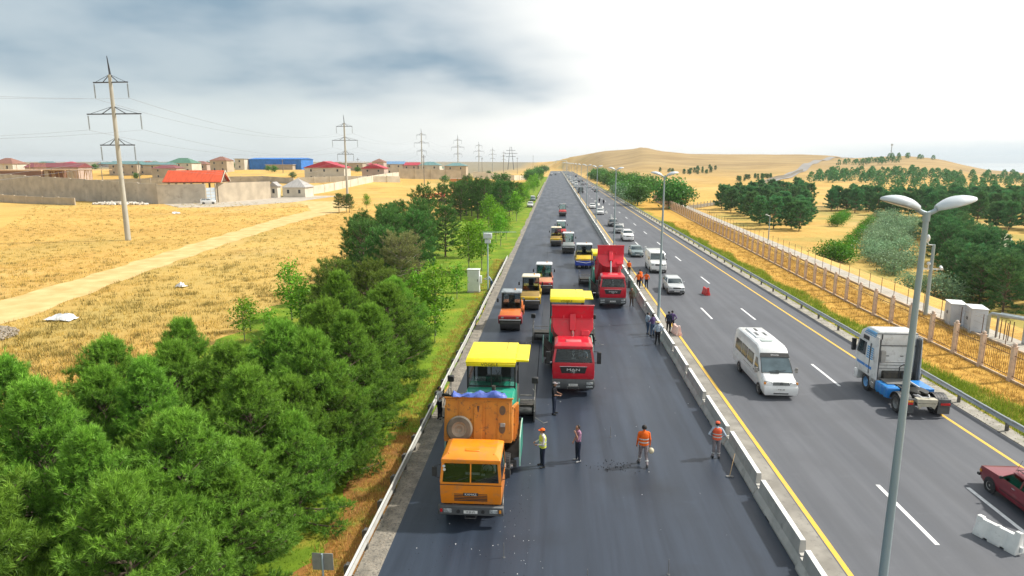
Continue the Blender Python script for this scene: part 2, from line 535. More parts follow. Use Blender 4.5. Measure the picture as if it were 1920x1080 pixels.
rows = lambda a, b, s: [a + (b - a) * i / s for i in range(s + 1)]
road = strip('road', (-5.72, 8.25), rows(-200, 960, 70), 0.0, M_base, kind='structure')
road2 = strip('carriageway', (8.25, 22.55), rows(-200, 960, 70), 0.0, M_old, kind='structure')
strip('median', (8.25, 9.74), rows(-200, 960, 70), 0.006, M('median_concrete', (0.30, 0.28, 0.245), 0.9, col2=(0.21, 0.195, 0.17), scale=1.1, bump=0.3, world_space=True, detail=8, dirt=((0.14, 0.13, 0.115), 3.5, 0.55, 0.72)), kind='structure')
strip('shoulder', (lambda y: -6.45 - 0.1 * sin(y * 0.3), -5.66), rows(-200, 960, 440), 0.004, M_shoulder, kind='structure', jag=0.12)
strip('gutter', (22.5, 23.35), rows(-200, 960, 70), 0.03, M('gutter_concrete', (0.40, 0.37, 0.32), 0.9, col2=(0.26, 0.24, 0.205), scale=1.3, bump=0.4, world_space=True, detail=8, dirt=((0.20, 0.21, 0.10), 2.2, 0.56, 0.70)), kind='structure')
# fresh surface courses laid behind each paver, 5 cm thick
for (x0, x1, y0) in ((-5.62, -0.98, 33.2), (-0.98, 3.28, 48.2), (3.28, 8.14, 71.5)):
    m = MB(); r = random.Random(int(y0))
    ys = [y0 + (950 - y0) * (i / 40) ** 2 for i in range(41)]
    secs = []
    for y in ys:
        e0, e1 = r.uniform(-0.05, 0.05), r.uniform(-0.03, 0.03)
        secs.append([(x0 + 0.02, y, 0.004), (x0 + 0.02 + e1, y, 0.05), (x1 - 0.02 + e0, y, 0.05 + (0.001 if x0 > 0 else 0)), (x1 - 0.02 + e0 + 0.04, y, 0.004)])
    m.loft(secs).build('surface_course', asphalt('fresh_asphalt', (0.036, 0.048, 0.072), (0.020, 0.028, 0.044), 0.46, (0.013, 0.017, 0.025), 0.7, y0=y0, lanes=(x0, 1.6)), road, smooth=False)

for lx in (13.77, 17.42):
    dash = None
    for k in range(34):
        y0 = 4.97 + 16.97 * k
        if dash is None:
            dash = MB().box(-0.085, 0.085, 0, 4.4, 0.002, 0.006).mesh('lane_dash', M_white, smooth=False)
        link('lane_dash', dash, road2, (lx + rnd.uniform(-.02, .02), y0, 0.0))
strip('yellow_line', (9.80, 9.99), rows(-200, 950, 80), 0.0045, M_yellow, road2)
strip('yellow_line', (20.88, 21.06), rows(-200, 950, 80), 0.0045, M_yellow, road2)

M_lawn = M('mown_lawn', (0.185, 0.285, 0.020), 0.9, col2=(0.110, 0.185, 0.014), scale=0.5, bump=0.8, bscale=9, world_space=True, dirt=((0.40, 0.30, 0.050), 0.35, 0.53, 0.74), detail=8, spec=0.15)
M_needles = M('needle_litter', (0.33, 0.16, 0.045), 0.95, col2=(0.20, 0.10, 0.035), scale=1.2, bump=0.8, world_space=True, dirt=((0.16, 0.20, 0.03), 0.7, 0.52, 0.66), detail=8, spec=0.1)
LE = [(-120, -20), (5, -23), (46, -25.7), (59, -26.4), (74, -27.5), (100, -29), (125, -29), (170, -27), (230, -21), (330, -16), (600, -13)]
lawn_edge = lambda y: float(np.interp(y, [p[0] for p in LE], [p[1] for p in LE])) + 0.5 * sin(y * 0.55) + 0.35 * sin(y * 1.7)
strip('lawn', (lawn_edge, lambda y: -6.40 - 0.06 * sin(y * 1.1)), rows(-120, 600, 820), -0.036, M_lawn, kind='structure', jag=0.35)
strip('litter_strip', (lambda y: -8.3 - 0.25 * sin(y * 0.8) - 0.2 * sin(y * 2.1), -6.38), rows(8, 30.5, 90), -0.028, M_needles, kind='structure', jag=0.2)
M_verge = M('roadside_weeds_soil', (0.22, 0.25, 0.035), 0.95, col2=(0.42, 0.30, 0.07), scale=0.7, bump=0.8, world_space=True, detail=8, spec=0.1)
M_straw = M('orange_straw_strip', (0.62, 0.365, 0.080), 0.95, col2=(0.48, 0.27, 0.06), scale=0.9, bump=0.8, world_space=True, detail=8, spec=0.1, dirt=((0.30, 0.20, 0.05), 0.6, 0.58, 0.72))
fence_x = lambda y: 28.45 + max(0, y - 62) * 0.0365
strip('straw_verge', (25.2, lambda y: fence_x(y) + 3.4), rows(-120, 240, 300), -0.036, M_straw, kind='structure', jag=0.3)
strip('weed_verge', (lambda y: 25.6 + 0.5 * sin(y * 0.4) + 0.35 * sin(y * 1.3), 23.3), rows(-120, 420, 500), -0.026, M_verge, kind='structure', jag=0.4)
# service path behind the fence
M_path = M('gravel_path', (0.46, 0.42, 0.36), 0.95, col2=(0.36, 0.32, 0.26), scale=0.8, bump=0.4, world_space=True, detail=8)
strip('path', (lambda y: fence_x(y) + 5.15, lambda y: fence_x(y) + 7.2), rows(-120, 245, 120), -0.028, M_path, kind='structure', jag=0.08)
# dirt track across the field
M_track = M('dirt_track', (0.68, 0.49, 0.23), 0.95, col2=(0.54, 0.365, 0.15), scale=0.45, bump=0.4, world_space=True, detail=8, spec=0.1)
TR = [(30, -49, 7), (53, -50.0, 7.5), (72, -52.6, 5.6), (105, -57.3, 5.6), (140, -61.5, 6.5), (160, -63, 8), (178, -63, 10), (200, -70, 14), (222, -84, 16)]
def tr(i, s):
    return lambda y: float(np.interp(y, [t[0] for t in TR], [t[1] + s * t[2] / 2 for t in TR])) + s * 0.25 * sin(y * 0.7 + s)
strip('dirt_track', (tr(0, -1), tr(0, 1)), rows(30, 222, 150), -0.034, M_track, kind='structure', jag=0.25)
M_yard = M('gravel_yard', (0.50, 0.44, 0.36), 0.95, col2=(0.40, 0.35, 0.28), scale=0.4, world_space=True, detail=8, bump=0.3)
mb = MB(); yp = [(-128, 206), (-112, 188), (-100, 190), (-88, 215), (-86, 258), (-103, 258), (-107, 243), (-114, 212)]
mb.add([(x, y, -0.03) for x, y in yp], [tuple(range(len(yp)))]).build('yard', M_yard, kind='structure', smooth=False, weld=False)

# ------------------------------------------------------------------ concrete barriers on the median
M_barrier = M('barrier_concrete', (0.52, 0.50, 0.46), 0.85, col2=(0.40, 0.39, 0.36), scale=1.3, bump=0.15, dirt=((0.24, 0.235, 0.22), 2.2, 0.54, 0.74), detail=7, world_space=True)
M_cap = M('whitewash', (0.82, 0.82, 0.80), 0.8, col2=(0.66, 0.66, 0.63), scale=3, world_space=True, dirt=((0.40, 0.39, 0.37), 5, 0.60, 0.74))


def barrier_mesh(length, seg=1):
    mb = MB()
    prof = [(-0.26, 0.0), (-0.26, 0.09), (-0.135, 0.34), (-0.128, 0.44), (-0.09, 0.86), (0.09, 0.86), (0.128, 0.44), (0.135, 0.34), (0.26, 0.09), (0.26, 0.0)]
    L = length / 2
    secs = []
    for y, top in ((-L, .44), (-L + .20, .44), (-L + .23, .86), (L - .23, .86), (L - .20, .44), (L, .44)):     # lower half joints touch, the crests stop short
        secs.append([(x, y, min(z, top)) if z < .8 or top > .8 else (x * 1.3, y, top + .0) for x, z in prof])
    mb.loft(secs)
    return mb.mesh('concrete_barrier', M_barrier, smooth=False)


b_me = barrier_mesh(4.72)
cap_me = MB().box(-0.087, 0.087, -2.10, 2.10, 0.861, 0.866).mesh('white_cap', M_cap, smooth=False)
slot_me = MB().box(-0.262, 0.262, -0.22, 0.22, -0.0, 0.05).mesh('drain_slot', M('slot_dark', (0.05, 0.05, 0.05), 0.9), smooth=False)
for k in range(100):
    y = 13.0 + 4.82 * k
    o = link('concrete_barrier', b_me, None, (8.48 + rnd.uniform(-0.04, 0.04), y, 0.006), rnd.uniform(-0.006, 0.006))
    tag(o, 'grey concrete road barrier with whitewashed top, set end to end along the median', 'barrier', 'concrete barriers along the median')
    link('white_cap', cap_me, o)
    if k < 40: link('drain_slot', slot_me, o, (0, 0.6, 0))
mb = MB()
for k in range(96):
    mb.at(Matrix.Translation((8.48, 495 + 4.82 * k, 0)))
    mb.loft([[(x, yy, z) for x, z in ((-0.3, 0), (-0.1, 0.4), (-0.085, 0.8), (0.085, 0.8), (0.1, 0.4), (0.3, 0))] for yy in (-2.3, 2.3)])
o = mb.build('distant_barriers', M_barrier, smooth=False, kind='stuff')
tag(o, 'far run of concrete barriers merging into one grey line', 'barrier')

# ------------------------------------------------------------------ guard rails
M_galv = M('galvanised_rail', (0.52, 0.55, 0.56), 0.45, metal=0.55, col2=(0.42, 0.45, 0.46), scale=1.5, world_space=True, dirt=((0.30, 0.29, 0.26), 1.5, 0.58, 0.75))
M_post = M('rail_post_steel', (0.16, 0.16, 0.155), 0.6, metal=0.4, col2=(0.10, 0.09, 0.08), scale=6)


def guard_rail(x, sgn, y0, y1, label, step, mat):
    root = thing('guard_rail', label, 'guard rail', (x, y0, 0))
    w = [(0.0, 0.47), (0.045, 0.50), (0.045, 0.56), (0.0, 0.60), (0.0, 0.655), (0.045, 0.69), (0.045, 0.75), (0.0, 0.785)]
    w = [(sgn * a, z) for a, z in w]
    back = [(a - sgn * 0.012, z) for a, z in reversed(w)]
    n = int((y1 - y0) / 4.0); beam = None
    for k in range(n):
        if k < 70:
            if beam is None:
                mb = MB(); mb.loft([[(a, yy, z) for a, z in w + back] for yy in (0.0, 4.03)])
                beam = mb.mesh('rail_beam', mat, smooth=True, angle=50)
            link('rail_beam', beam, root, (rnd.uniform(-.012, .012), 4.0 * k, rnd.uniform(-.012, .012)))
    mb = MB(); mb.loft([[(a, yy, z) for a, z in w + back] for yy in (4.0 * 70, y1 - y0)]); mb.build('rail_beam', mat, root, smooth=False)
    pm = MB().box(-0.07, 0.07, -0.05, 0.05, -0.05, 0.70).box(-0.085, 0.085, -0.06, 0.06, 0.55, 0.72).mesh('post', M_post, smooth=False)
    for k in range(int(min(y1 - y0, 440) / step)):
        link('post', pm, root, (-sgn * 0.10, k * step + 0.5, 0))
    mb = MB()
    for k in range(int((y1 - y0 - 440) / step)):
        mb.box(-sgn * .1 - .05, -sgn * .1 + .05, 440 + k * step - .05, 440 + k * step + .05, 0, .7)
    if mb.v: mb.build('distant_posts', M_post, root, smooth=False, kind='stuff')
    return root


M_galvL = M('pale_galvanised_rail', (0.60, 0.60, 0.57), 0.5, metal=0.35, col2=(0.46, 0.45, 0.41), scale=1.2, world_space=True, dirt=((0.33, 0.30, 0.24), 1.2, 0.56, 0.74))
def short_rail(x, sgn, y0, y1, label, mat):
    root = thing('guard_rail', label, 'guard rail', (x, y0, 0))
    w = [(0.0, 0.42), (0.05, 0.45), (0.05, 0.52), (0.0, 0.57), (0.0, 0.63), (0.05, 0.68), (0.05, 0.75), (0.0, 0.79)]
    w = [(sgn * a, z) for a, z in w]; back = [(a - sgn * 0.014, z) for a, z in reversed(w)]
    mb = MB(); mb.loft([[(a, yy, z) for a, z in w + back] for yy in (0.0, 4.03)])
    beam = mb.mesh('rail_beam', mat, smooth=True, angle=50)
    pm = MB().box(-0.09, 0.09, -0.07, 0.07, -0.05, 0.70).mesh('post', M_post, smooth=False)
    bk = MB().box(-0.02, 0.13, -0.09, 0.09, 0.44, 0.76).mesh('bracket', M_post, smooth=False)
    for k in range(int((y1 - y0) / 4)):
        link('rail_beam', beam, root, (rnd.uniform(-.015, .015), 4.0 * k, rnd.uniform(-.015, .015)))
    for k in range(int((y1 - y0) / 2)):
        p = link('post', pm, root, (-0.14, 2 * k + 0.4, 0)); link('bracket', bk, p, (0.0, 0, 0))
    return root
short_rail(-6.36, 1, 8.0, 88.0, 'weathered galvanised guard rail along the dusty shoulder beside the lawn', M_galvL)
short_rail(-6.34, 1, 240.0, 420.0, 'long pale guard rail on the shoulder beyond the parked white cars', M_galvL)
guard_rail(22.85, -1, 12.0, 900.0, 'galvanised guard rail on thin posts edging the open carriageway', 4.0, M_galv)

# ------------------------------------------------------------------ street lamps with two leaf-shaped heads
M_pole = M('lamp_pole_steel', (0.34, 0.42, 0.455), 0.45, metal=0.15, col2=(0.28, 0.355, 0.385), scale=2, stretch=(1, 1, 0.15))
M_head = M('lamp_head_plastic', (0.62, 0.67, 0.71), 0.35, col2=(0.52, 0.57, 0.61), scale=2)
M_lens = M('lamp_lens', (0.62, 0.64, 0.62), 0.2)
M_concb = M('lamp_base_concrete', (0.38, 0.37, 0.34), 0.9)


def lamp_head(side):
    """leaf-shaped luminaire: pointed oval in plan, domed top, flat lens below, rising outward"""
    mb, ml = MB(), MB()
    n = 9; tilt = radians(16)
    secs, lens = [], []
    for i in range(n + 1):
        t = i / n
        w = 0.27 * (sin(pi * min(1, t * 0.93 + 0.07)) ** 0.75) + 0.02
        h = 0.19 * sin(pi * min(1, 0.12 + t * 0.86)) ** 0.8 + 0.015
        s = 0.22 + t * 0.93
        ring = []
        for k in range(11):
            a = pi * k / 10
            ring.append((s, w * cos(a), h * sin(a)))
        ring += [(s, -w * 0.9, -0.025), (s, w * 0.9, -0.025)]
        secs.append([(side * (x * cos(tilt) - z * sin(tilt)), y, x * sin(tilt) + z * cos(tilt)) for x, y, z in ring])
        if 1 <= i <= n - 1:
            lens.append([(side * (s * cos(tilt) + 0.035 * sin(tilt)), y, s * sin(tilt) - 0.035 * cos(tilt)) for y in (-w * 0.8, w * 0.8)])
    mb.loft(secs)
    ml.loft(lens, cap=False, closed=False)
    return mb.mesh('lamp_head', M_head, angle=60), ml.mesh('lens', M_lens)


LH = {s: lamp_head(s) for s in (-1, 1)}
pole_me = None


def street_lamp(x, y, label, group=None):
    global pole_me
    root = thing('street_lamp', label, 'street lamp', (x, y, 0), 0, group)
    if pole_me is None:
        mb = MB(); mb.cyl((0, 0, 0.0), (0, 0, 12.1), 0.125, 0.062, 14)
        pole_me = mb.mesh('pole', M_pole)
        street_lamp.br = MB().cyl((0, 0, 12.0), (0, 0, 12.22), 0.085, 0.085, 12).tube([(-0.26, 0, 12.30), (-0.13, 0, 12.22), (0, 0, 12.17), (0.13, 0, 12.22), (0.26, 0, 12.30)], 0.055, 10).mesh('bracket', M_pole)
        street_lamp.ba = MB().box(-0.12, 0.2, -0.2, 0.2, 0.01, 0.04).box(-0.12, 0.12, -0.12, 0.12, 0.04, 0.5).mesh('base', M_pole, bevel=0.01)
    link('pole', pole_me, root); link('bracket', street_lamp.br, root); link('base', street_lamp.ba, root)
    for s in (-1, 1):
        h = link('lamp_head', LH[s][0], root, (0, 0, 12.22)); link('lens', LH[s][1], h)
    return root


for k, y in enumerate([16.2, 54.25, 97.0, 140.0, 182.5] + [225.5 + 43 * i for i in range(14)]):
    street_lamp(8.87, y, 'tall grey street lamp with two pale leaf-shaped heads, in the row along the median', 'street lamps along the median')

# overhead gantry far along the road
M_gal2 = M('gantry_steel', (0.62, 0.62, 0.58), 0.5, metal=0.3)
root = thing('sign_gantry', 'distant pale overhead gantry arm reaching across the closed road', 'gantry', (9.2, 520, 0))
MB().cyl((0, 0, 0), (0, 0, 13.2), 0.25, 0.2, 8).build('post', M_gal2, root)
MB().tube([(0, 0, 13.2), (-1.0, 0, 14.2), (-8, 0, 14.2), (-9.0, 0, 12.6)], 0.22, 6).build('arm', M_gal2, root)

# ------------------------------------------------------------------ fences along the right verge
M_pink = M('pink_concrete_post', (0.74, 0.57, 0.46), 0.85, col2=(0.60, 0.46, 0.37), scale=3, bump=0.1, dirt=((0.34, 0.28, 0.22), 4, 0.56, 0.72))
M_bar = M('brown_fence_bar', (0.20, 0.11, 0.05), 0.6, metal=0.2, col2=(0.12, 0.065, 0.035), scale=5)
M_plinth = M('fence_plinth', (0.55, 0.42, 0.30), 0.9, col2=(0.42, 0.32, 0.22), scale=1)
fence = thing('railing_fence', 'brown iron railing fence between pink concrete posts along the verge', 'fence', (28.45, 20, 0))
fp = [Vector((28.45, 20, 0))]
y = 20.0
ys = [20.0]
while y < 232: y += 2.95; ys.append(y)
post_me = MB().box(-0.125, 0.125, -0.125, 0.125, -0.05, 2.15).box(-0.155, 0.155, -0.155, 0.155, -0.05, 0.16).box(-0.155, 0.155, -0.155, 0.155, 2.15, 2.21).ball((0, 0, 2.31), 0.13, 10, 6).mesh('post', M_pink, bevel=0.0)
def bars_mesh():
    mb = MB()
    for z in (0.32, 1.62): mb.box(-0.014, 0.014, 0.14, 2.82, z - 0.02, z + 0.02)
    n = 15
    for i in range(n):
        yy = 0.14 + 2.68 * (i + 0.5) / n
        mb.box(-0.007, 0.007, yy - 0.008, yy + 0.008, 0.2, 1.88)
    return mb.mesh('railing_panel', M_bar, smooth=False)
bars_me = bars_mesh()
plinth_me = MB().box(-0.06, 0.06, 0.13, 2.83, -0.05, 0.12).mesh('plinth', M_plinth, smooth=False)
for i, yy in enumerate(ys):
    p = link('post', post_me, fence, (fence_x(yy) - 28.45, yy - 20, 0))
    if i < len(ys) - 1:
        rz = -atan2(fence_x(ys[i + 1]) - fence_x(yy), 2.95)
        b = link('railing_panel', bars_me, fence, (fence_x(yy) - 28.45, yy - 20, 0), rz)
        link('plinth', plinth_me, fence, (fence_x(yy) - 28.45, yy - 20, 0), rz)
# wire fence in front of the service path
M_rust = M('rusty_steel', (0.22, 0.13, 0.08), 0.75, metal=0.3, col2=(0.13, 0.075, 0.05), scale=8)
M_wire = M('fence_wire', (0.30, 0.26, 0.22), 0.6, metal=0.5)
wf = thing('wire_fence', 'thin rusty post and wire fence on a low kerb by the service path', 'fence', (33.4, 20, 0))
wpm = MB().cyl((0, 0, -0.05), (0, 0, 1.75), 0.028, 0.028, 6).mesh('post', M_rust)
wx = lambda q: fence_x(q) + 4.95
yy = 24.0
wyl = []
while yy < 240: wyl.append(yy); yy += 2.75
for q in wyl: link('post', wpm, wf, (wx(q) - 33.4, q - 20, 0))
for z in (0.5, 1.0, 1.45, 1.7):
    MB().tube([(wx(q) - 33.4, q - 20, z) for q in wyl[::2]], 0.006, 4).build('wire', M_wire, wf)
MB().loft([[(wx(q) - 33.4 + a, q - 20, z) for a, z in ((-0.1, -0.05), (-0.1, 0.12), (0.08, 0.12), (0.08, -0.05))] for q in wyl]).build('kerb', M_plinth, wf, smooth=False)
# pale post fence turning away towards the hill
M_pale = M('pale_post', (0.62, 0.57, 0.48), 0.85, col2=(0.50, 0.45, 0.38), scale=2)
M_meshp = M('mesh_panel', (0.34, 0.32, 0.28), 0.8)
pf = thing('post_fence', 'pale concrete post fence curving away from the verge towards the hill', 'fence', (36, 236, 0))
route = [(34.8, 234), (43.9, 238), (54, 252), (67, 272), (86, 308), (106, 356), (129, 410), (168, 492), (211, 578)]
pts = []
for (a, b), (c, d) in zip(route[:-1], route[1:]):
    L = sqrt((c - a) ** 2 + (d - b) ** 2); n = max(1, int(L / 3.2))
    for i in range(n): pts.append((a + (c - a) * i / n, b + (d - b) * i / n))
ppm = MB().box(-0.14, 0.14, -0.14, 0.14, -0.3, 2.35).mesh('post', M_pale, smooth=False)
for i, (a, b) in enumerate(pts):
    z = land_z(a, b)
    link('post', ppm, pf, (a - 36, b - 236, z))
    if i < len(pts) - 1:
        c, d = pts[i + 1]; z2 = land_z(c, d)
        mb = MB(); mb.hexa([(a - 36, b - 236 + .02, z + .3), (c - 36, d - 236 + .02, z2 + .3), (c - 36, d - 236 + .06, z2 + .3), (a - 36, b - 236 + .06, z + .3),
                           (a - 36, b - 236 + .02, z + 1.5), (c - 36, d - 236 + .02, z2 + 1.5), (c - 36, d - 236 + .06, z2 + 1.5), (a - 36, b - 236 + .06, z + 1.5)])
        mb.build('mesh_panel', M_meshp, pf, smooth=False)
# fenced service road climbing the far slope
vs, fs = [], []
cl = [(129, 412), (210, 585), (262, 700), (310, 800), (365, 900), (440, 1010), (488, 1060)]
for i in range(61):
    t = i / 60 * (len(cl) - 1); k = min(int(t), len(cl) - 2); u = t - k
    x, y = cl[k][0] + (cl[k + 1][0] - cl[k][0]) * u, cl[k][1] + (cl[k + 1][1] - cl[k][1]) * u
    for s in (-5, 5): vs.append((x + s, y, land_z(x + s, y) + 0.35))
for i in range(60): fs.append((2 * i, 2 * i + 1, 2 * i + 3, 2 * i + 2))
me = bpy.data.meshes.new('hill_road'); me.from_pydata(vs, [], fs); me.materials.append(M('hill_road', (0.30, 0.28, 0.26), 0.95, world_space=True, scale=0.05))
link('hill_road', me, kind='structure')

# ------------------------------------------------------------------ poles, cabinets and pipes
M_cab = M('cabinet_white', (0.74, 0.76, 0.76), 0.5, col2=(0.64, 0.66, 0.66), scale=1.5, dirt=((0.45, 0.42, 0.38), 2.5, 0.60, 0.78))
M_cab2 = M('cabinet_grey_blue', (0.60, 0.64, 0.70), 0.5, col2=(0.52, 0.56, 0.62), scale=1.5)
M_dark = M('dark_steel', (0.05, 0.05, 0.055), 0.5, metal=0.3)
root = thing('camera_pole', 'pale green pole carrying a box of traffic cameras on the lawn', 'camera pole', (-6.95, 67.5, 0))
MP = M('pale_green_pole', (0.45, 0.58, 0.55), 0.5, metal=0.2)
MB().cyl((0, 0, 0), (0, 0, 6.0), 0.09, 0.07, 10).build('pole', MP, root)
MB().box(-0.45, 0.45, -0.2, 0.2, 5.5, 6.05).box(-0.3, 0.3, -0.15, 0.15, 5.0, 5.4).build('camera_box', M('camera_box_white', (0.66, 0.70, 0.72), 0.5), root, bevel=0.03)
MB().tube([(-0.5, 0, 6.15), (3.0, 0, 6.2)], 0.035, 6).build('crossbar', MP, root)
root = thing('utility_cabinet', 'tall white electrical cabinet with a side box standing on the lawn', 'cabinet', (-8.35, 66.6, 0))
MB().box(-0.62, 0.62, -0.4, 0.4, 0.1, 2.35).build('body', M_cab, root, bevel=0.02)
MB().box(-0.66, 0.66, -0.44, 0.44, -0.05, 0.1).build('plinth', M_conc, root)
MB().box(-0.68, 0.68, -0.46, 0.46, 2.35, 2.41).build('lid', M_cab, root, bevel=0.01)
d = MB().box(-0.57, 0.57, -0.415, -0.4, 0.16, 2.28).build('door', M_cab, root, bevel=0.004)
MB().box(0.4, 0.46, -0.44, -0.415, 1.15, 1.4).build('handle', M_dark, d)
MB().box(0.62, 0.84, -0.2, 0.2, 0.9, 1.7).build('side_box', M_cab, root, bevel=0.015)
root = thing('street_pole', 'grey pole with a small camera arm beside the dark pine grove', 'camera pole', (37.2, 115.5, 0))
MB().cyl((0, 0, 0), (0, 0, 4.2), 0.10, 0.07, 8).build('pole', M_pole, root)
MB().tube([(0, 0, 4.15), (-0.55, 0, 4.35)], 0.05, 6).box(-0.75, -0.45, -0.12, 0.12, 4.3, 4.5).build('camera_arm', M_head, root)
root = thing('camera_mast', 'grey mast with white surveillance cameras behind the railing fence', 'camera pole', (33.0, 58.6, 0))
MB().cyl((0, 0, 0), (0, 0, 6.3), 0.17, 0.13, 12).build('mast', M_pole, root)
MB().tube([(0, 0, 6.25), (-0.45, 0, 6.3), (-0.55, 0, 6.5)], 0.05, 8).build('arm', M_head, root)
MB().ball((-0.6, -0.05, 6.85), (0.17, 0.2, 0.34), 10, 8).build('dome_camera', M_cab, root)
MB().box(-0.9, 0.9, -0.06, 0.06, 4.1, 4.18).build('crossbar', M_head, root)
for sx in (-1, 1):
    MB().cyl((sx * 0.75, -0.3, 4.2), (sx * 0.95, 0.28, 4.32), 0.11, 0.12, 10).build('camera', M_cab, root)
MB().ball((-0.3, -0.1, 4.65), 0.16, 10, 6).cyl((-0.3, -0.1, 4.15), (-0.3, -0.1, 4.6), 0.04, n=6).build('beacon', M_cab, root)
for i, (x, y, rz, lab) in enumerate([(33.7, 55.6, -0.30, 'pale metal equipment cabinet behind the railing fence, next to the camera mast'), (34.0, 53.4, -0.30, 'pale metal equipment cabinet behind the railing fence, next to the bent pipes')]):
    root = thing('equipment_cabinet', lab, 'cabinet', (x, y, 0), rz)
    MB().box(-0.55, 0.55, -0.95, 0.95, 0.05, 1.8 + 0.1 * i).build('body', M_cab2, root, bevel=0.025)
    MB().box(-0.6, 0.6, -1.0, 1.0, -0.05, 0.05).build('plinth', M_conc, root)
    MB().box(-0.6, 0.6, -1.0, 1.0, 1.8 + 0.1 * i, 1.86 + 0.1 * i).build('lid', M_cab, root, bevel=0.01)
    for s in (-1, 1):
        d = MB().box(-0.565, -0.55, s * 0.47 - 0.44, s * 0.47 + 0.44, 0.15, 1.7).build('door', M_cab2, root, bevel=0.004)
        MB().box(-0.59, -0.565, s * 0.12 - 0.03, s * 0.12 + 0.03, 0.85, 1.1).build('handle', M_dark, d)
M_pipe = M('grey_pipe', (0.46, 0.50, 0.50), 0.45, metal=0.3, col2=(0.36, 0.40, 0.40), scale=3)
root = thing('gas_pipes', 'grey bent gas pipes rising on a frame behind the railing fence', 'pipes', (34.8, 50.6, 0))
for k in range(2):
    MB().tube([(0.7 * k - 1.0, 0.9, 0), (0.7 * k - 1.0, 0.9, 1.7), (0.7 * k - 0.9, 0.8, 1.85), (0.7 * k + 0.3, -1.0, 1.85), (0.7 * k + 0.4, -1.1, 1.7), (0.7 * k + 0.4, -1.1, 0)], 0.09 if k else 0.13, 10).build('pipe', M_pipe, root)
for k in range(5):
    MB().cyl((0.12 * k - 0.6, 0.5 - 0.28 * k, 0), (0.12 * k - 0.6, 0.5 - 0.28 * k, 1.55), 0.035, n=6).build('upright', M_rust, root)
# small square sign seen from behind, near the guard rail
root = thing('road_sign', 'square metal road sign seen from behind beside the guard rail', 'sign', (-6.75, 17.0, 0))
MB().cyl((0, 0, 0), (0, 0, 2.0), 0.03, n=8).build('post', M_pole, root)
MB().box(-0.32, 0.32, 0.032, 0.05, 1.45, 2.0).build('panel', M('sign_back', (0.30, 0.31, 0.31), 0.6, metal=0.4), root, bevel=0.006)
# plastic barriers on the carriageway
M_pw = M('white_plastic', (0.80, 0.80, 0.77), 0.5, col2=(0.70, 0.70, 0.67), scale=3, dirt=((0.42, 0.40, 0.37), 5, 0.60, 0.76))
M_pr = M('red_plastic', (0.70, 0.04, 0.035), 0.45, col2=(0.55, 0.03, 0.03), scale=3)
M_pp = M('faded_pink_plastic', (0.80, 0.42, 0.36), 0.55, col2=(0.78, 0.62, 0.56), scale=1.5)


def water_barrier(name, loc, rz, mat, label, L=1.25):
    root = thing(name, label, 'barrier', loc, rz)
    mb = MB()
    prof = [(0.24, 0.0), (0.24, 0.12), (0.15, 0.36), (0.09, 0.74), (0.07, 0.80)]
    secs = []
    for t, top, k in ((-1, 0.80, .9), (-.96, 0.80, 1), (-.74, 0.80, 1), (-.70, 0.66, 1), (-.5, .66, 1), (-.48, .66, .9), (-.3, .66, .9), (-.28, .66, 1), (.28, .66, 1), (.3, .66, .9), (.48, .66, .9), (.5, .66, 1), (.70, 0.66, 1), (.74, 0.72, 1), (.96, .72, 1), (1, 0.72, .9)):
        ring = [(x * k, min(z, top) if i >= 3 else z) for i, (x, z) in enumerate(prof)]
        lift = 0.06 if k == 0.9 and abs(t) < 0.9 else 0
        secs.append([(x, t * L / 2, max(z, lift)) for x, z in ring] + [(-x, t * L / 2, max(z, lift)) for x, z in reversed(ring)])
    mb.loft(secs).build('body', mat, root, bevel=0.012, angle=30)
    MB().cyl((0, -L / 2 - 0.04, 0.1), (0, -L / 2 - 0.04, 0.3), 0.05, n=10).build('coupling', mat, root)
    MB().cyl((0, 0, 0.64), (0, 0, 0.69), 0.06, n=12).build('filler_cap', mat, root)
    return root


water_barrier('plastic_barrier', (15.95, 22.2, 0), radians(24), M_pw, 'scuffed white plastic road barrier on the carriageway beside the dark red car', 1.5)
water_barrier('plastic_barrier', (15.6, 66.6, 0), radians(12), M_pr, 'bright red plastic road barrier alone on the lane line', 1.1)
water_barrier('plastic_barrier', (9.75, 50.6, 0), radians(10), M_pp, 'faded pink and white plastic barrier behind the group at the concrete barriers', 1.2)
for x, y in ((13.9, 99.5), (13.9, 137), (13.6, 150), (13.8, 160), (13.6, 173), (13.9, 192), (13.6, 205), (13.7, 220)):
    water_barrier('plastic_barrier', (x, y, 0), rnd.uniform(-1, 1), M_pw, 'small white plastic barrier dividing the two directions of traffic', 1.1)['group'] = 'white barriers between the traffic lanes'

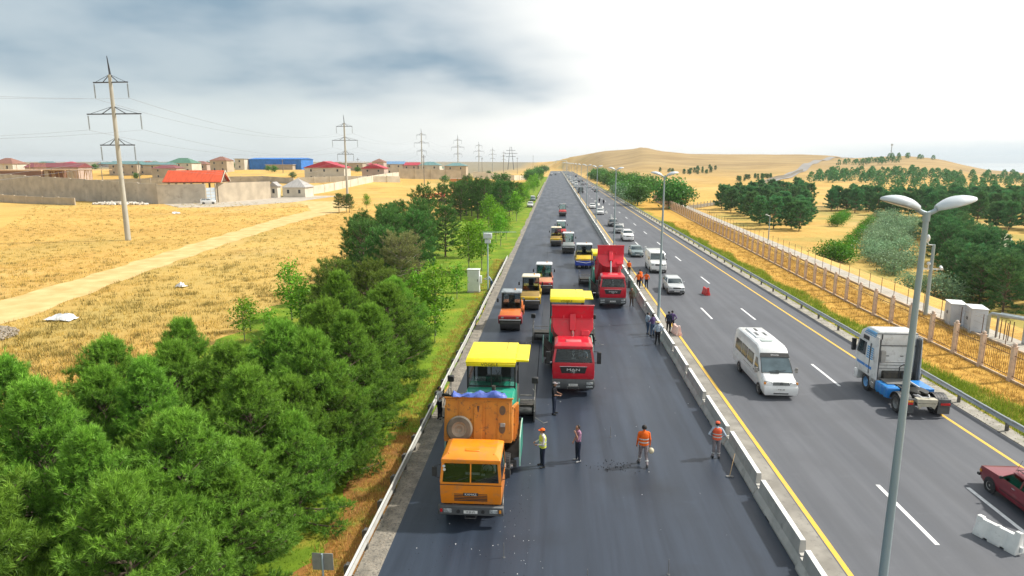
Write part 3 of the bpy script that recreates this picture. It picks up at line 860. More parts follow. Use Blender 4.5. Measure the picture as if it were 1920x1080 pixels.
# ------------------------------------------------------------------ vegetation
def foliage_mat(name, c_in, c_tip, trans=0.25, hue=0.10):
    m = bpy.data.materials.new(name); m.use_nodes = True
    n, l = m.node_tree.nodes, m.node_tree.links
    n.clear()
    out = n.new('ShaderNodeOutputMaterial')
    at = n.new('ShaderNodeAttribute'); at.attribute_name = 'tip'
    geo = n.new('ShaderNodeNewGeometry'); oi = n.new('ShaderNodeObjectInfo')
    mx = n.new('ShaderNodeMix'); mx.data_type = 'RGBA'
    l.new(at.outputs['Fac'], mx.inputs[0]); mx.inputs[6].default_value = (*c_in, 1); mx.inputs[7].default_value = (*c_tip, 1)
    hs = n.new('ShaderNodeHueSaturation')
    l.new(mx.outputs[2], hs.inputs['Color'])
    def mr(f, a, b):
        t = n.new('ShaderNodeMapRange'); t.inputs[3].default_value = a; t.inputs[4].default_value = b; l.new(f, t.inputs[0]); return t.outputs[0]
    l.new(mr(oi.outputs['Random'], 0.5 - hue * 0.12, 0.5 + hue * 0.12), hs.inputs['Hue'])
    mu = n.new('ShaderNodeMath'); mu.operation = 'MULTIPLY'
    l.new(mr(geo.outputs['Random Per Island'], 0.65, 1.35), mu.inputs[0]); l.new(mr(oi.outputs['Random'], 0.85, 1.18), mu.inputs[1])
    l.new(mu.outputs[0], hs.inputs['Value'])
    d = n.new('ShaderNodeBsdfDiffuse'); t = n.new('ShaderNodeBsdfTranslucent'); ms = n.new('ShaderNodeMixShader'); ms.inputs[0].default_value = trans
    l.new(hs.outputs[0], d.inputs[0]); l.new(hs.outputs[0], t.inputs[0]); l.new(d.outputs[0], ms.inputs[1]); l.new(t.outputs[0], ms.inputs[2])
    g = n.new('ShaderNodeBsdfGlossy'); g.inputs['Roughness'].default_value = 0.45; g.inputs[0].default_value = (0.9, 1, 0.9, 1)
    m2 = n.new('ShaderNodeMixShader'); m2.inputs[0].default_value = 0.015
    l.new(ms.outputs[0], m2.inputs[1]); l.new(g.outputs[0], m2.inputs[2])
    l.new(m2.outputs[0], out.inputs[0])
    return m


M_bark = M('pine_bark', (0.20, 0.15, 0.11), 0.95, col2=(0.10, 0.075, 0.06), scale=6, bump=0.5, stretch=(1, 1, 0.3))
M_bark2 = M('grey_bark', (0.30, 0.27, 0.22), 0.95, col2=(0.18, 0.16, 0.13), scale=6, bump=0.5, stretch=(1, 1, 0.3))
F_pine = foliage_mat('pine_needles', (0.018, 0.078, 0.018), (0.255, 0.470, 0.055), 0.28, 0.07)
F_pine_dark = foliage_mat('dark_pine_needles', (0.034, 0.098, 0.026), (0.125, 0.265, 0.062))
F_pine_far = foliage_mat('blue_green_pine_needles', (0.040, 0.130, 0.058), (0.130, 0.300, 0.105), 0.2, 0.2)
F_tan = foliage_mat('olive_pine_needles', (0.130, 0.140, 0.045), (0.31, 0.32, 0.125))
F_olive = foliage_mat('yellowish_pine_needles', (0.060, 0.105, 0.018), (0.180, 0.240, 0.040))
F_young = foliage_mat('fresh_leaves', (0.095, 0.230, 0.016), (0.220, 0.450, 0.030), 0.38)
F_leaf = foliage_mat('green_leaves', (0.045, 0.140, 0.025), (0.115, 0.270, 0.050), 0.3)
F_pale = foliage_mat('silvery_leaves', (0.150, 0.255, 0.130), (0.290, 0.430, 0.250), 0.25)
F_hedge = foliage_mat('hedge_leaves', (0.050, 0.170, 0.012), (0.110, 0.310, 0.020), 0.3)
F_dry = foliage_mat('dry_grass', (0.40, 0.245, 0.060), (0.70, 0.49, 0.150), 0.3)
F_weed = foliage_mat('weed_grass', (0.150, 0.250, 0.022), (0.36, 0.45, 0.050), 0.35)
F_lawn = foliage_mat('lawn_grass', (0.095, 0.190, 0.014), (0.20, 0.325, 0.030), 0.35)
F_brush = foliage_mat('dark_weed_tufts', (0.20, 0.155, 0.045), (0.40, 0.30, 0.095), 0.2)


def tri_mesh(name, V, tip, mat, quads=False):
    """V: (n,k,3) corner array, tip: (n,k) attribute"""
    n, k, _ = V.shape
    me = bpy.data.meshes.new(name)
    me.vertices.add(n * k); me.vertices.foreach_set('co', V.reshape(-1).astype(np.float32))
    me.loops.add(n * k); me.loops.foreach_set('vertex_index', np.arange(n * k, dtype=np.int32))
    me.polygons.add(n); me.polygons.foreach_set('loop_start', np.arange(0, n * k, k, dtype=np.int32))
    try: me.polygons.foreach_set('loop_total', np.full(n, k, dtype=np.int32))
    except Exception: pass
    a = me.attributes.new('tip', 'FLOAT', 'POINT'); a.data.foreach_set('value', tip.reshape(-1).astype(np.float32))
    me.update(calc_edges=True)
    me.materials.append(mat)
    return me


def norm(a): return a / np.maximum(np.linalg.norm(a, axis=-1, keepdims=True), 1e-9)


def needles(P, D, L, tipv, k, nl, w, rs, spread=0.85):
    """P,D (n,3) shoots; k needles on each"""
    n = len(P)
    s = rs.random((n, k, 1))
    rad = norm(np.cross(np.repeat(D[:, None, :], k, 1), norm(rs.normal(size=(n, k, 3)))))
    t = norm(D[:, None, :] * (0.35 + 0.75 * s) + rad * spread * (1.15 - 0.6 * s))
    b = P[:, None, :] + D[:, None, :] * (L[:, None, None] * s)
    ln = nl * (0.7 + 0.5 * rs.random((n, k, 1)))
    side = norm(np.cross(t, norm(rs.normal(size=(n, k, 3))))) * w
    V = np.stack([b - side, b + side, b + t * ln], axis=2).reshape(-1, 3, 3)
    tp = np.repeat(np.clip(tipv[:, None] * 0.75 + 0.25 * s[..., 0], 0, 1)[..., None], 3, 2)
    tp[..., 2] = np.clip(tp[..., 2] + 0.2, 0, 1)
    return V, tp.reshape(-1, 3)


def pine(seed, h, cr, base, nb, k, nl, w, mat, bark, dens=1.0, dead=True, round_=0.6, low=0.9, point=False, nsh=(2, 3, 3, 4), tuft=False):
    rs = np.random.RandomState(seed); r = random.Random(seed)
    P, D, L, T = [], [], [], []
    mt = MB()
    lean = Vector((r.uniform(-.3, .3), r.uniform(-.3, .3), 0))
    tp = [Vector((lean.x * t * t, lean.y * t * t, h * t)) for t in (0, .15, .3, .5, .7, .85, .97)]
    mt.tube(tp, [0.034 * h * (1 - 0.9 * t) * 0.55 + 0.015 for t in (0, .15, .3, .5, .7, .85, .97)], 8)
    for i in range(nb):
        u = base + (0.97 - base) * ((i + r.random()) / nb) ** 0.85
        q = (u - base) / (1 - base)
        prof = (low + (1 - low) * min(1, q / 0.35)) if q < 0.35 else (max(0.06, 1 - (q - 0.35) / 0.66) ** .92 if point else max(0.05, 1 - ((q - 0.35) / 0.68) ** 2) ** round_)
        bl = cr * prof * r.uniform(0.72, 1.12)
        az = i * 2.39996 + r.uniform(-.4, .4); el = radians(-4 + 58 * q ** 1.4 + r.uniform(-10, 12))
        p0 = Vector((lean.x * u * u, lean.y * u * u, h * u))
        d = Vector((cos(az) * cos(el), sin(az) * cos(el), sin(el)))
        pts = [p0 + d * bl * s + Vector((0, 0, 0.16 * bl * s * s)) for s in (0, 0.35, 0.7, 1.0)]
        mt.tube(pts, [0.045 * (bl / 2.2) * (1 - .78 * s) + 0.006 for s in (0, .35, .7, 1)], 5, cap=False)
        lat = Vector((-sin(az), cos(az), 0))
        nn = max(3, int(bl / 0.26 * dens))
        for j in range(nn):
            s = 0.28 + 0.72 * (j + r.random()) / nn
            c = p0 + d * bl * s + Vector((0, 0, 0.16 * bl * s * s))
            for sd in (-1, 1):
                ll = (0.16 + 0.55 * (1 - s) * bl * 0.5 + 0.12) * r.uniform(.4, 1.15)
                e = c + lat * sd * ll + d * ll * 0.5 + Vector((0, 0, 0.10 * ll))
                ns = r.choice(nsh)
                for _ in range(ns):
                    P.append(e + Vector((r.gauss(0, .07), r.gauss(0, .07), r.gauss(0, .06))))
                    if tuft:
                        v_ = Vector((r.gauss(0, 1), r.gauss(0, 1), r.gauss(0, 1))).normalized(); dd = (v_ + d * .35 + Vector((0, 0, .55))).normalized(); P[-1] = e + v_ * .05
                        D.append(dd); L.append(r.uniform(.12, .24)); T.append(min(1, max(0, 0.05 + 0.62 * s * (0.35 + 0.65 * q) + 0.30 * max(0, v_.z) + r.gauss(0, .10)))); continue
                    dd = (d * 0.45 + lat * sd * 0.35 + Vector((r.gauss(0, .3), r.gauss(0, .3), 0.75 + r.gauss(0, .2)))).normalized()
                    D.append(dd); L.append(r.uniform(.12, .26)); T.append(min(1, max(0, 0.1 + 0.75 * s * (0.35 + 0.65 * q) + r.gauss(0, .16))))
        for _ in range(4):
            e = pts[-1]
            P.append(e + Vector((r.gauss(0, .08), r.gauss(0, .08), r.gauss(0, .05))))
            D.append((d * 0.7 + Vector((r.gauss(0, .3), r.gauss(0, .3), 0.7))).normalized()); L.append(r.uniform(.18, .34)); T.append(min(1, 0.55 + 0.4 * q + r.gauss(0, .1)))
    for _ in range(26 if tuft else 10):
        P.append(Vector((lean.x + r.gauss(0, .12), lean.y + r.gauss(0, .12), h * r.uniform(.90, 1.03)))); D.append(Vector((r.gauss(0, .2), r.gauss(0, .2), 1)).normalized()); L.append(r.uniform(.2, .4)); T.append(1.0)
    if tuft:                                                # bare dead twigs poking out of the foliage
        for _ in range(9):
            az = r.uniform(0, 6.28); zz = h * r.uniform(.35, .85); rr = cr * r.uniform(.75, 1.0) * (1.15 - zz / h)
            b0 = Vector((cos(az) * rr * .4, sin(az) * rr * .4, zz)); b1 = Vector((cos(az) * rr, sin(az) * rr, zz + .35))
            mt.tube([b0, b0.lerp(b1, .6) + Vector((0, 0, .08)), b1 + Vector((0, 0, .12))], [.020, .014, .006], 4, cap=False)
            for k_ in (.6, .8): mt.tube([b0.lerp(b1, k_), b0.lerp(b1, k_) + Vector((r.uniform(-.3, .3), r.uniform(-.3, .3), .3))], [.009, .004], 4, cap=False)
    V, tp2 = needles(np.array(P), np.array(D), np.array(L), np.array(T), k, nl, w, rs)
    return mt.mesh('trunk', bark), tri_mesh('crown', V, tp2, mat)


def leafy(seed, h, cr, base, nclump, nleaf, size, mat, bark, trunk_r=0.05, flat=1.0, clump=0.32, multi=1):
    rs = np.random.RandomState(seed); r = random.Random(seed)
    mt = MB(); cz = h * (base + 1) / 2; hz = h * (1 - base) / 2
    for m_ in range(multi):
        a = r.uniform(0, 6.28); o = (0.0 if multi == 1 else cr * 0.35)
        tx, ty = cos(a) * o, sin(a) * o
        mt.tube([(tx * .3, ty * .3, -0.05), (tx * .6 + r.uniform(-.05, .05), ty * .6, h * base * 0.7), (tx, ty, cz), (tx, ty, h * 0.92)], [trunk_r, trunk_r * .8, trunk_r * .55, trunk_r * .2], 7)
    C = []
    for i in range(nclump):
        v = norm(rs.normal(size=3)); rr = (0.35 + 0.65 * rs.random() ** 0.5) * rs.uniform(.8, 1.1)
        taper = 1.0 - 0.35 * max(0, v[2]) * rr
        p = np.array([v[0] * cr * rr * taper, v[1] * cr * rr * taper, cz + v[2] * hz * rr * flat])
        C.append((p, rr))
        if i % 3 == 0: mt.tube([(0, 0, max(h * base * .8, p[2] - 0.5 * h * (1 - base) * .6)), tuple(p)], [trunk_r * .4, trunk_r * .1], 4, cap=False)
    V, T = [], []
    for p, rr in C:
        n = nleaf
        c = p + rs.normal(size=(n, 3)) * clump * cr * np.array([1, 1, .8])
        nrm = norm(rs.normal(size=(n, 3)) + np.array([0, 0, 0.9]))
        a = norm(np.cross(nrm, norm(rs.normal(size=(n, 3))))); b = np.cross(nrm, a)
        s = size * (0.6 + 0.7 * rs.random((n, 1)))
        V.append(np.stack([c - a * s * .5, c + b * s * .35, c + a * s * .6, c - b * s * .35], 1))
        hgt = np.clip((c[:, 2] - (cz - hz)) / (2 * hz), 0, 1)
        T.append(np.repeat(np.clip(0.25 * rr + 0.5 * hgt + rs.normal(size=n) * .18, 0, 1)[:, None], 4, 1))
    return mt.mesh('trunk', bark), tri_mesh('crown', np.concatenate(V), np.concatenate(T), mat)


def tree(name, meshes, loc, label, cat, group, rz=None, sc=1.0, szz=1.0):
    root = thing(name, label, cat, loc, rnd.uniform(0, 6.28) if rz is None else rz, group)
    root.scale = (sc, sc, sc * szz)
    link('trunk', meshes[0], root); link('crown', meshes[1], root)
    return root


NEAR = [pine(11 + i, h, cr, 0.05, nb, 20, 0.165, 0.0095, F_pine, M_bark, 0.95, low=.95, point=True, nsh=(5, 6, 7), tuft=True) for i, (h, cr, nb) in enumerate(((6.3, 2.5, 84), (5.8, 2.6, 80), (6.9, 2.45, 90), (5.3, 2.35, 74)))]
OLIVE = [pine(31 + i, 5.0, 2.1, 0.08, 66, 10, 0.21, 0.016, F_olive, M_bark, 0.95, round_=.5) for i in range(2)]
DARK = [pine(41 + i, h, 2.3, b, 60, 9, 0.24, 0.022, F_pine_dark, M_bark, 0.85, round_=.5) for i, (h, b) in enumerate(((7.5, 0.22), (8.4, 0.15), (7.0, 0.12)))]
TAN = pine(51, 6.2, 2.2, 0.42, 60, 9, 0.20, 0.014, F_tan, M_bark2, 1.0, round_=.45, low=.8)
FAR = [pine(61 + i, h, 2.7, 0.06, 34, 6, 0.62, 0.085, F_pine_far, M_bark, 0.42, round_=.5) for i, h in enumerate((7.0, 6.4, 7.6))]

MID = [pine(65 + i, h, 2.7, 0.05, 46, 9, 0.34, 0.034, F_pine_far, M_bark, 0.6, round_=.5) for i, h in enumerate((6.8, 6.2))]
near_pos = [(-10.3, 21.6, 3, .74), (-10.1, 25.4, 3, .74), (-10.8, 17.8, 3, .76), (-10.2, 30.9, 3, .7), (-11.4, 19.6, 3, .85), (-11.2, 23.4, 1, .78), (-11.0, 27.2, 0, .76), (-12.2, 16.0, 1, .8), (-11.6, 14.3, 3, .95), (-15.2, 13.0, 1, 1.0), (-19.0, 15.2, 0, 1.0), (-12.2, 17.6, 1, .92), (-16.0, 17.0, 0, .95), (-19.4, 19.8, 2, .86), (-11.8, 21.4, 0, .88), (-15.3, 21.2, 2, .84), (-18.4, 23.6, 1, .95),
            (-10.9, 25.2, 1, .92), (-14.4, 25.0, 0, .90), (-17.6, 27.2, 0, .86), (-10.6, 29.2, 2, .82), (-13.9, 29.2, 1, .95), (-10.7, 33.2, 0, .90), (-13.9, 33.4, 2, .82),
            (-10.8, 37.2, 3, 1.05), (-13.8, 37.4, 0, .86), (-11.3, 41.0, 1, .92), (-12.0, 44.8, 0, .80), (-21.8, 18.0, 3, .9), (-22.0, 12.5, 1, .9), (-18.8, 10.6, 2, .85), (-13.6, 15.6, 2, .80), (-13.6, 19.2, 3, .95), (-17.4, 21.6, 3, .9), (-12.6, 23.4, 3, .95), (-16.0, 24.0, 3, .9), (-12.4, 27.2, 3, .95), (-15.6, 29.4, 3, .9), (-12.2, 31.4, 3, .95), (-15.6, 33.2, 0, .8), (-12.2, 35.4, 1, .85), (-12.4, 39.2, 2, .75)]
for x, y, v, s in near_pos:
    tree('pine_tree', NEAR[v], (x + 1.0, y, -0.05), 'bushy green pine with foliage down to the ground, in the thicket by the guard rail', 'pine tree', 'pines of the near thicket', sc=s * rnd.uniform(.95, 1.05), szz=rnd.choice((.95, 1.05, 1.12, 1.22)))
for x, y, v, s in ((-17.6, 49.6, 0, 1.0), (-15.2, 51.5, 1, .95), (-12.6, 48.6, 0, .9)):
    tree('pine_tree', OLIVE[v], (x, y, -0.05), 'yellowish green round pine between the green thicket and the tall dark pines', 'pine tree', 'yellowish pines on the lawn', sc=s)
tree('pine_tree', TAN, (-13.9, 57.9, -0.05), 'olive brown pine with a bare pale trunk on the lawn', 'pine tree', sc=1.0, group=None)
for x, y, v, s in ((-15.7, 58.9, 0, .92), (-18.4, 61.5, 2, 1.0), (-20.5, 66.5, 0, .95), (-17.2, 66.5, 1, .9), (-15.2, 71.0, 0, .98), (-18.8, 73.0, 2, 1.05), (-22.4, 74.5, 1, .85), (-20.4, 81.0, 0, .98), (-16.8, 79.5, 2, 1.05), (-22.6, 86.5, 2, 1.0), (-18.2, 88.5, 0, 1.02), (-19.6, 95.5, 1, 1.10), (-15.6, 92.0, 2, .95), (-22.8, 94.0, 0, .95)):
    tree('pine_tree', DARK[v], (x, y, -0.05), 'tall dark green pine in the dense clump on the edge of the lawn', 'pine tree', 'dark pines on the lawn edge', sc=s)
r = random.Random(5)
for i in range(24):
    x, y = -25.5 + 15.0 * ((i * 0.618) % 1), 148 + 46 * (i / 23)
    tree('pine_tree', DARK[i % 3], (x, y, -0.05), 'dark green pine in the far grove beside the parked cars', 'pine tree', 'far grove of dark pines', sc=r.uniform(.88, 1.12))

YOUNG = [leafy(71, 4.6, 1.05, 0.30, 34, 34, 0.20, F_young, M_bark2, 0.05), leafy(72, 5.2, 1.15, 0.26, 40, 34, 0.21, F_young, M_bark2, 0.055), leafy(73, 3.0, 0.8, 0.25, 22, 30, 0.17, F_young, M_bark2, 0.035)]
for x, y, v, s in ((-9.2, 49.0, 1, .98), (-10.9, 50.6, 0, .95), (-8.9, 47.0, 2, .85), (-10.3, 77.5, 1, 1.1), (-9.0, 80.0, 1, 1.1), (-9.6, 63.0, 2, 1.05), (-8.6, 104.0, 0, 1.05), (-9.8, 109.0, 1, 1.0), (-8.4, 113, 0, .9), (-11.5, 92.0, 0, 1.0), (-20.4, 50.0, 2, 1.25), (-23.5, 46.6, 2, .95), (-21.6, 46.9, 2, .75), (-24.4, 49.5, 2, .8), (-22.6, 53.5, 1, .85), (-19.2, 56.0, 2, 1.1)):
    tree('young_tree', YOUNG[v], (x, y, -0.05), 'slender young broadleaf tree with fresh light green leaves planted on the lawn', 'young tree', 'young trees on the lawn', sc=s * 1.12)
for i in range(26):
    y = 128 + 300 * (i / 25) ** 1.25; x = r.uniform(-13.5, -8.6) if y < 190 else r.uniform(-12.5, -8.2)
    tree('young_tree', YOUNG[i % 2], (x, y, -0.05), 'leafy light green tree in the long row beside the closed road', 'young tree', 'row of trees beside the closed road', sc=r.uniform(.95, 1.35))
FARLEAF = [leafy(81, 7.5, 4.0, 0.18, 60, 26, 0.62, F_leaf, M_bark, 0.16, clump=.22), leafy(82, 6.0, 3.4, 0.12, 46, 24, 0.60, F_leaf, M_bark, 0.13, clump=.22)]
for i in range(14):
    y = 430 + 36 * i
    tree('roadside_tree', FARLEAF[i % 2], (r.uniform(-20, -11), y, land_z(-15, y)), 'distant dark roadside tree where the closed road meets the horizon', 'tree', 'distant trees beside the closed road', sc=r.uniform(.8, 1.3))
tree('roadside_tree', FARLEAF[0], (25.8, 206, -0.05), 'round green tree on a dark trunk beside the open carriageway', 'tree', None, sc=1.02)
tree('roadside_tree', FARLEAF[0], (33.0, 192, -0.05), 'large spreading green tree at the bend of the railing fence', 'tree', None, sc=1.25)
tree('roadside_tree', FARLEAF[1], (37.5, 196, -0.05), 'lower green tree pressed against the large spreading tree', 'tree', None, sc=1.15)
PALE = [leafy(91, 2.3, 1.7, 0.0, 46, 26, 0.20, F_pale, M_bark2, 0.05, multi=3, clump=.24), leafy(92, 1.9, 1.5, 0.0, 40, 26, 0.18, F_pale, M_bark2, 0.05, multi=3, clump=.25)]
for i in range(34):
    y = 222 + 330 * (i / 33); x = r.uniform(26, 35) if i % 2 else r.uniform(30, 46)
    tree('roadside_tree', FARLEAF[i % 2], (x, y, land_z(x, y)), 'green tree in the roadside row in front of the golden hill', 'tree', 'roadside trees in front of the hill', sc=r.uniform(.75, 1.2))
for i in range(10):
    y = 214 + 9 * i
    tree('pale_bush', PALE[i % 2], (r.uniform(24.5, 27.5), y, -0.05), 'pale green bush at the foot of the roadside trees', 'bush', 'pale bushes by the roadside trees', sc=r.uniform(1.4, 2.2))

# pine groves on the land behind the fences
def in_poly(x, y, poly):
    c = False; j = len(poly) - 1
    for i in range(len(poly)):
        if (poly[i][1] > y) != (poly[j][1] > y) and x < (poly[j][0] - poly[i][0]) * (y - poly[i][1]) / (poly[j][1] - poly[i][1]) + poly[i][0]: c = not c
        j = i
    return c
def grove(poly, n, label, group, mind, sc=(.62, .9), seed=1, meshes=FAR, name='pine_tree', cat='pine tree'):
    q = random.Random(seed); xs = [p[0] for p in poly]; ys = [p[1] for p in poly]; got = []
    for _ in range(n * 60):
        x, y = q.uniform(min(xs), max(xs)), q.uniform(min(ys), max(ys))
        if not in_poly(x, y, poly) or any((x - a) ** 2 + (y - b) ** 2 < mind * mind for a, b in got): continue
        got.append((x, y))
        tree(name, meshes[len(got) % len(meshes)], (x, y, land_z(x, y)), label, cat, group, sc=q.uniform(*sc))
        if len(got) >= n: break
grove([(62, 248.7), (54.8, 193.8), (56.8, 158), (70.2, 183.6), (84.9, 225), (96.9, 265.7), (108, 280), (120, 320), (110, 325), (87.2, 304.7), (74.5, 292)], 64, 'dark blue-green pine in the triangular grove behind the wire fence', 'pines of the triangular grove', 3.8, seed=2, sc=(.8, 1.05))
grove([(96.4, 237.7), (114.3, 210.4), (119.6, 196.4), (155, 225.3), (198, 289), (140.7, 271.7), (109.5, 266.6)], 92, 'dark blue-green pine in the long belt across the dry land', 'pines of the long belt', 4.2, seed=3, sc=(.8, 1.05))
grove([(89.8, 163.6), (63.1, 108.4), (53, 86.6), (50, 76.8), (57, 73), (75.5, 100), (67.8, 102.8), (73.6, 116.4), (98.2, 164.2)], 44, 'full green pine in the grove behind the bent gas pipes', 'pines of the grove by the pipes', 3.6, sc=(.72, .98), seed=4, meshes=MID)
grove([(116, 186), (126, 188), (132, 176), (118, 166)], 8, 'full green pine at the edge of the bare sandy clearing', 'pines by the sandy clearing', 3.0, seed=14, sc=(.8, 1.0))
sp_me = bpy.data.meshes.new('sand_patch'); sq = random.Random(8)
sp_pts = [(116, 183), (112, 164), (92, 134), (82, 123), (86, 136), (96, 152), (106, 176)]
sp_me.from_pydata([(x + sq.uniform(-2, 2), y + sq.uniform(-2, 2), -4.02) for x, y in sp_pts], [], [tuple(range(len(sp_pts)))])
sp_me.materials.append(M('sandy_soil', (0.55, 0.50, 0.36), .95, col2=(0.38, 0.38, 0.22), scale=.25, world_space=True, detail=8))
link('sand_patch', sp_me, kind='structure')
def far_mass(name, polys, label, cat, seed):
    """far-off trees too small to pick apart: one object of many small crowns"""
    q = random.Random(seed); rs = np.random.RandomState(seed); V, T = [], []
    for poly, n, mind, sc in polys:
        xs = [p[0] for p in poly]; ys = [p[1] for p in poly]; got = []
        for _ in range(n * 60):
            x, y = q.uniform(min(xs), max(xs)), q.uniform(min(ys), max(ys))
            if not in_poly(x, y, poly) or any((x - c) ** 2 + (y - d) ** 2 < mind * mind for c, d in got): continue
            got.append((x, y)); s = q.uniform(*sc); h = 6.8 * s; z0 = land_z(x, y)
            m = 190; u = rs.random(m) ** 0.8; az = rs.random(m) * 6.283; rr = 3.0 * s * np.sqrt(np.clip(1 - u ** 1.7, 0, 1)) * (0.5 + 0.5 * rs.random(m))
            c = np.stack([x + np.cos(az) * rr, y + np.sin(az) * rr, z0 + h * (0.08 + 0.9 * u)], 1)
            a_ = norm(rs.normal(size=(m, 3))); b_ = norm(np.cross(a_, rs.normal(size=(m, 3)))); l_ = 0.8 * s * (0.6 + 0.8 * rs.random((m, 1)))
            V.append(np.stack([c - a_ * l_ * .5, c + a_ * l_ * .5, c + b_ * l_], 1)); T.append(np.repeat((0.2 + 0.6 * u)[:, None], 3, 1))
            if len(got) >= n: break
    o = link(name, tri_mesh(name, np.concatenate(V), np.concatenate(T), F_pine_far), kind='stuff')
    return tag(o, label, cat)


far_mass('distant_wood', [([(110, 270), (125, 300), (185, 385), (235, 400), (225, 340), (190, 300), (150, 285)], 70, 5, (.55, .85)), ([(150, 400), (210, 520), (250, 560), (300, 520), (250, 420), (200, 390)], 80, 4.5, (.8, 1.1)), ([(230, 420), (330, 560), (430, 640), (380, 470), (290, 360)], 70, 9, (.6, 1.0)), ([(250, 660), (300, 740), (420, 860), (470, 850), (330, 680)], 40, 7, (.7, 1.0))],
         'far dark pine wood and dotted trees on the slope below the ridge road', 'wood', 6)
grove([(82, 560), (150, 660), (170, 640), (110, 540)], 26, 'small dark shrub in a planted row on the golden hill', 'upper row of hill shrubs', 3.5, seed=9, sc=(.30, .55), name='hill_shrub', cat='shrub')
grove([(112, 430), (150, 500), (158, 480), (120, 415)], 22, 'small dark shrub on the lower slope of the golden hill', 'lower hill shrubs', 3.5, seed=10, sc=(.28, .5), name='hill_shrub', cat='shrub')
grove([(57, 125), (52.7, 109.3), (51.2, 98), (60, 112), (68, 133), (98, 180), (99, 205.6), (77.6, 163)], 44, 'silvery green bush in the broad strip between hedge and pines', 'silvery bushes behind the wire fence', 2.8, seed=11, sc=(1.1, 1.7), meshes=PALE, name='silvery_bush', cat='bush')
for x, y, s in ((48.8, 85.4, 1.35), (50.2, 82.8, 1.2), (47.6, 89.0, 1.1), (51.5, 87.5, 1.2)):
    tree('silvery_bush', PALE[0], (x, y, land_z(x, y)), 'silvery green bush beside the camera mast', 'bush', 'silvery bushes by the camera mast', sc=s)
HEDGE = [leafy(95, 2.3, 1.7, 0.0, 44, 26, 0.22, F_hedge, M_bark, 0.05, multi=3, clump=.24)]
for x, y, s in ((48.8, 117.8, 1.5), (50.6, 116.7, 1.4), (51.5, 121, 1.4), (53.5, 126.2, 1.1), (58.4, 132.6, .95), (62.5, 141, .9), (66.6, 149, 1.0), (72.9, 160, 1.0), (77, 168, .9), (81, 175.7, 1.0), (86, 185, .9), (91, 194.5, 1.0), (77, 184, 1.2), (80.3, 190.8, 1.2), (83.6, 197.4, 1.25), (87.6, 205, 1.2), (91.7, 212.8, 1.1)):
    tree('hedge_bush', HEDGE[0], (x, y, land_z(x, y)), 'vivid green bush in a row on the dry land behind the wire fence', 'bush', 'vivid green bushes on the dry land', sc=s)
# small trees beside the dirt track
for x, y, s in ((-57.9, 172.5, .62), (-56.2, 173.5, .66), (-54.9, 172.0, .6)):
    tree('track_tree', TAN if s > .65 else DARK[0], (x, y, -0.05), 'small flat-topped pine in the trio beside the dirt track', 'pine tree', 'trio of pines by the dirt track', sc=s)
tree('track_tree', YOUNG[1], (-52.6, 180.5, -0.05), 'thin crooked light green tree beside the dirt track pines', 'young tree', None, sc=.9)

# ------------------------------------------------------------------ grass and weeds
def blades(name, n, area, h, w, mat, label, cat, seed, bias=None, zf=-0.04, lean=0.35, clump=0, tipm=0.5, avoid=None):
    rs = np.random.RandomState(seed)
    P = area(rs, n)
    if avoid is not None: P = P[[not avoid(a, b) for a, b in P[:, :2]]]
    n = len(P)
    ln = h[0] + (h[1] - h[0]) * rs.random((n, 1))
    d = norm(np.concatenate([rs.normal(size=(n, 2)) * lean, np.ones((n, 1))], 1))
    a = rs.random(n) * 6.283
    side = np.stack([np.cos(a), np.sin(a), np.zeros(n)], 1) * w * (0.6 + 0.8 * rs.random((n, 1)))
    V = np.stack([P - side, P + side, P + d * ln], 1)
    t = np.clip(tipm + rs.normal(size=(n, 1)) * 0.3, 0, 1); T = np.concatenate([t * .5, t * .5, t], 1)
    o = link(name, tri_mesh(name, V, T, mat), kind='stuff')
    return tag(o, label, cat)


def a_strip(x0, x1, y0, y1, p=2.0):
    def f(rs, n):
        y = y0 + (y1 - y0) * rs.random(n) ** p
        a = np.array([x0(v) if callable(x0) else x0 for v in y]); b = np.array([x1(v) if callable(x1) else x1 for v in y])
        return np.stack([a + (b - a) * rs.random(n), y, np.full(n, -0.04)], 1)
    return f


def a_clumps(x0, x1, y0, y1, per, rad, p=1.6, nz=None):
    def f(rs, n):
        m = n // per
        y = y0 + (y1 - y0) * rs.random(m) ** p
        a = np.array([x0(v) if callable(x0) else x0 for v in y]); b = np.array([x1(v) if callable(x1) else x1 for v in y])
        c = np.stack([a + (b - a) * rs.random(m), y], 1)
        c = np.repeat(c, per, 0) + rs.normal(size=(m * per, 2)) * rad
        return np.concatenate([c, np.full((m * per, 1), -0.05)], 1)
    return f


on_track = lambda x, y: tr(0, -1)(y) - .1 < x < tr(0, 1)(y) + .1
blades('lawn_grass', 70000, a_strip(lawn_edge, -6.85, 14, 110, 1.5), (0.04, 0.12), 0.012, F_lawn, 'short green grass of the lawn beside the guard rail', 'grass', 1)
blades('rail_grass', 16000, a_clumps(-8.2, -6.85, 16, 90, 8, 0.10, 1.5), (0.10, 0.26), 0.012, F_dry, 'dry yellow tufts along the foot of the guard rail', 'grass', 2)
blades('weeds', 52000, a_clumps(23.5, lambda y: 25.6 + 0.5 * sin(y * .4), 24, 150, 13, 0.16, 1.7), (0.14, 0.55), 0.014, F_weed, 'tall green weeds behind the guard rail of the open carriageway', 'weeds', 3)
blades('straw', 60000, a_clumps(25.2, lambda y: fence_x(y) + 4.6, 24, 150, 9, 0.14, 1.7), (0.12, 0.38), 0.014, F_dry, 'dry orange grass growing along the railing fence', 'grass', 4)
blades('field_grass', 90000, a_clumps(lambda y: -0.72 * y - 22, lambda y: lawn_edge(y) - 0.3, 34, 210, 10, 0.20, 1.5), (0.10, 0.34), 0.020, F_dry, 'dry golden grass covering the open field', 'grass', 5, avoid=on_track)
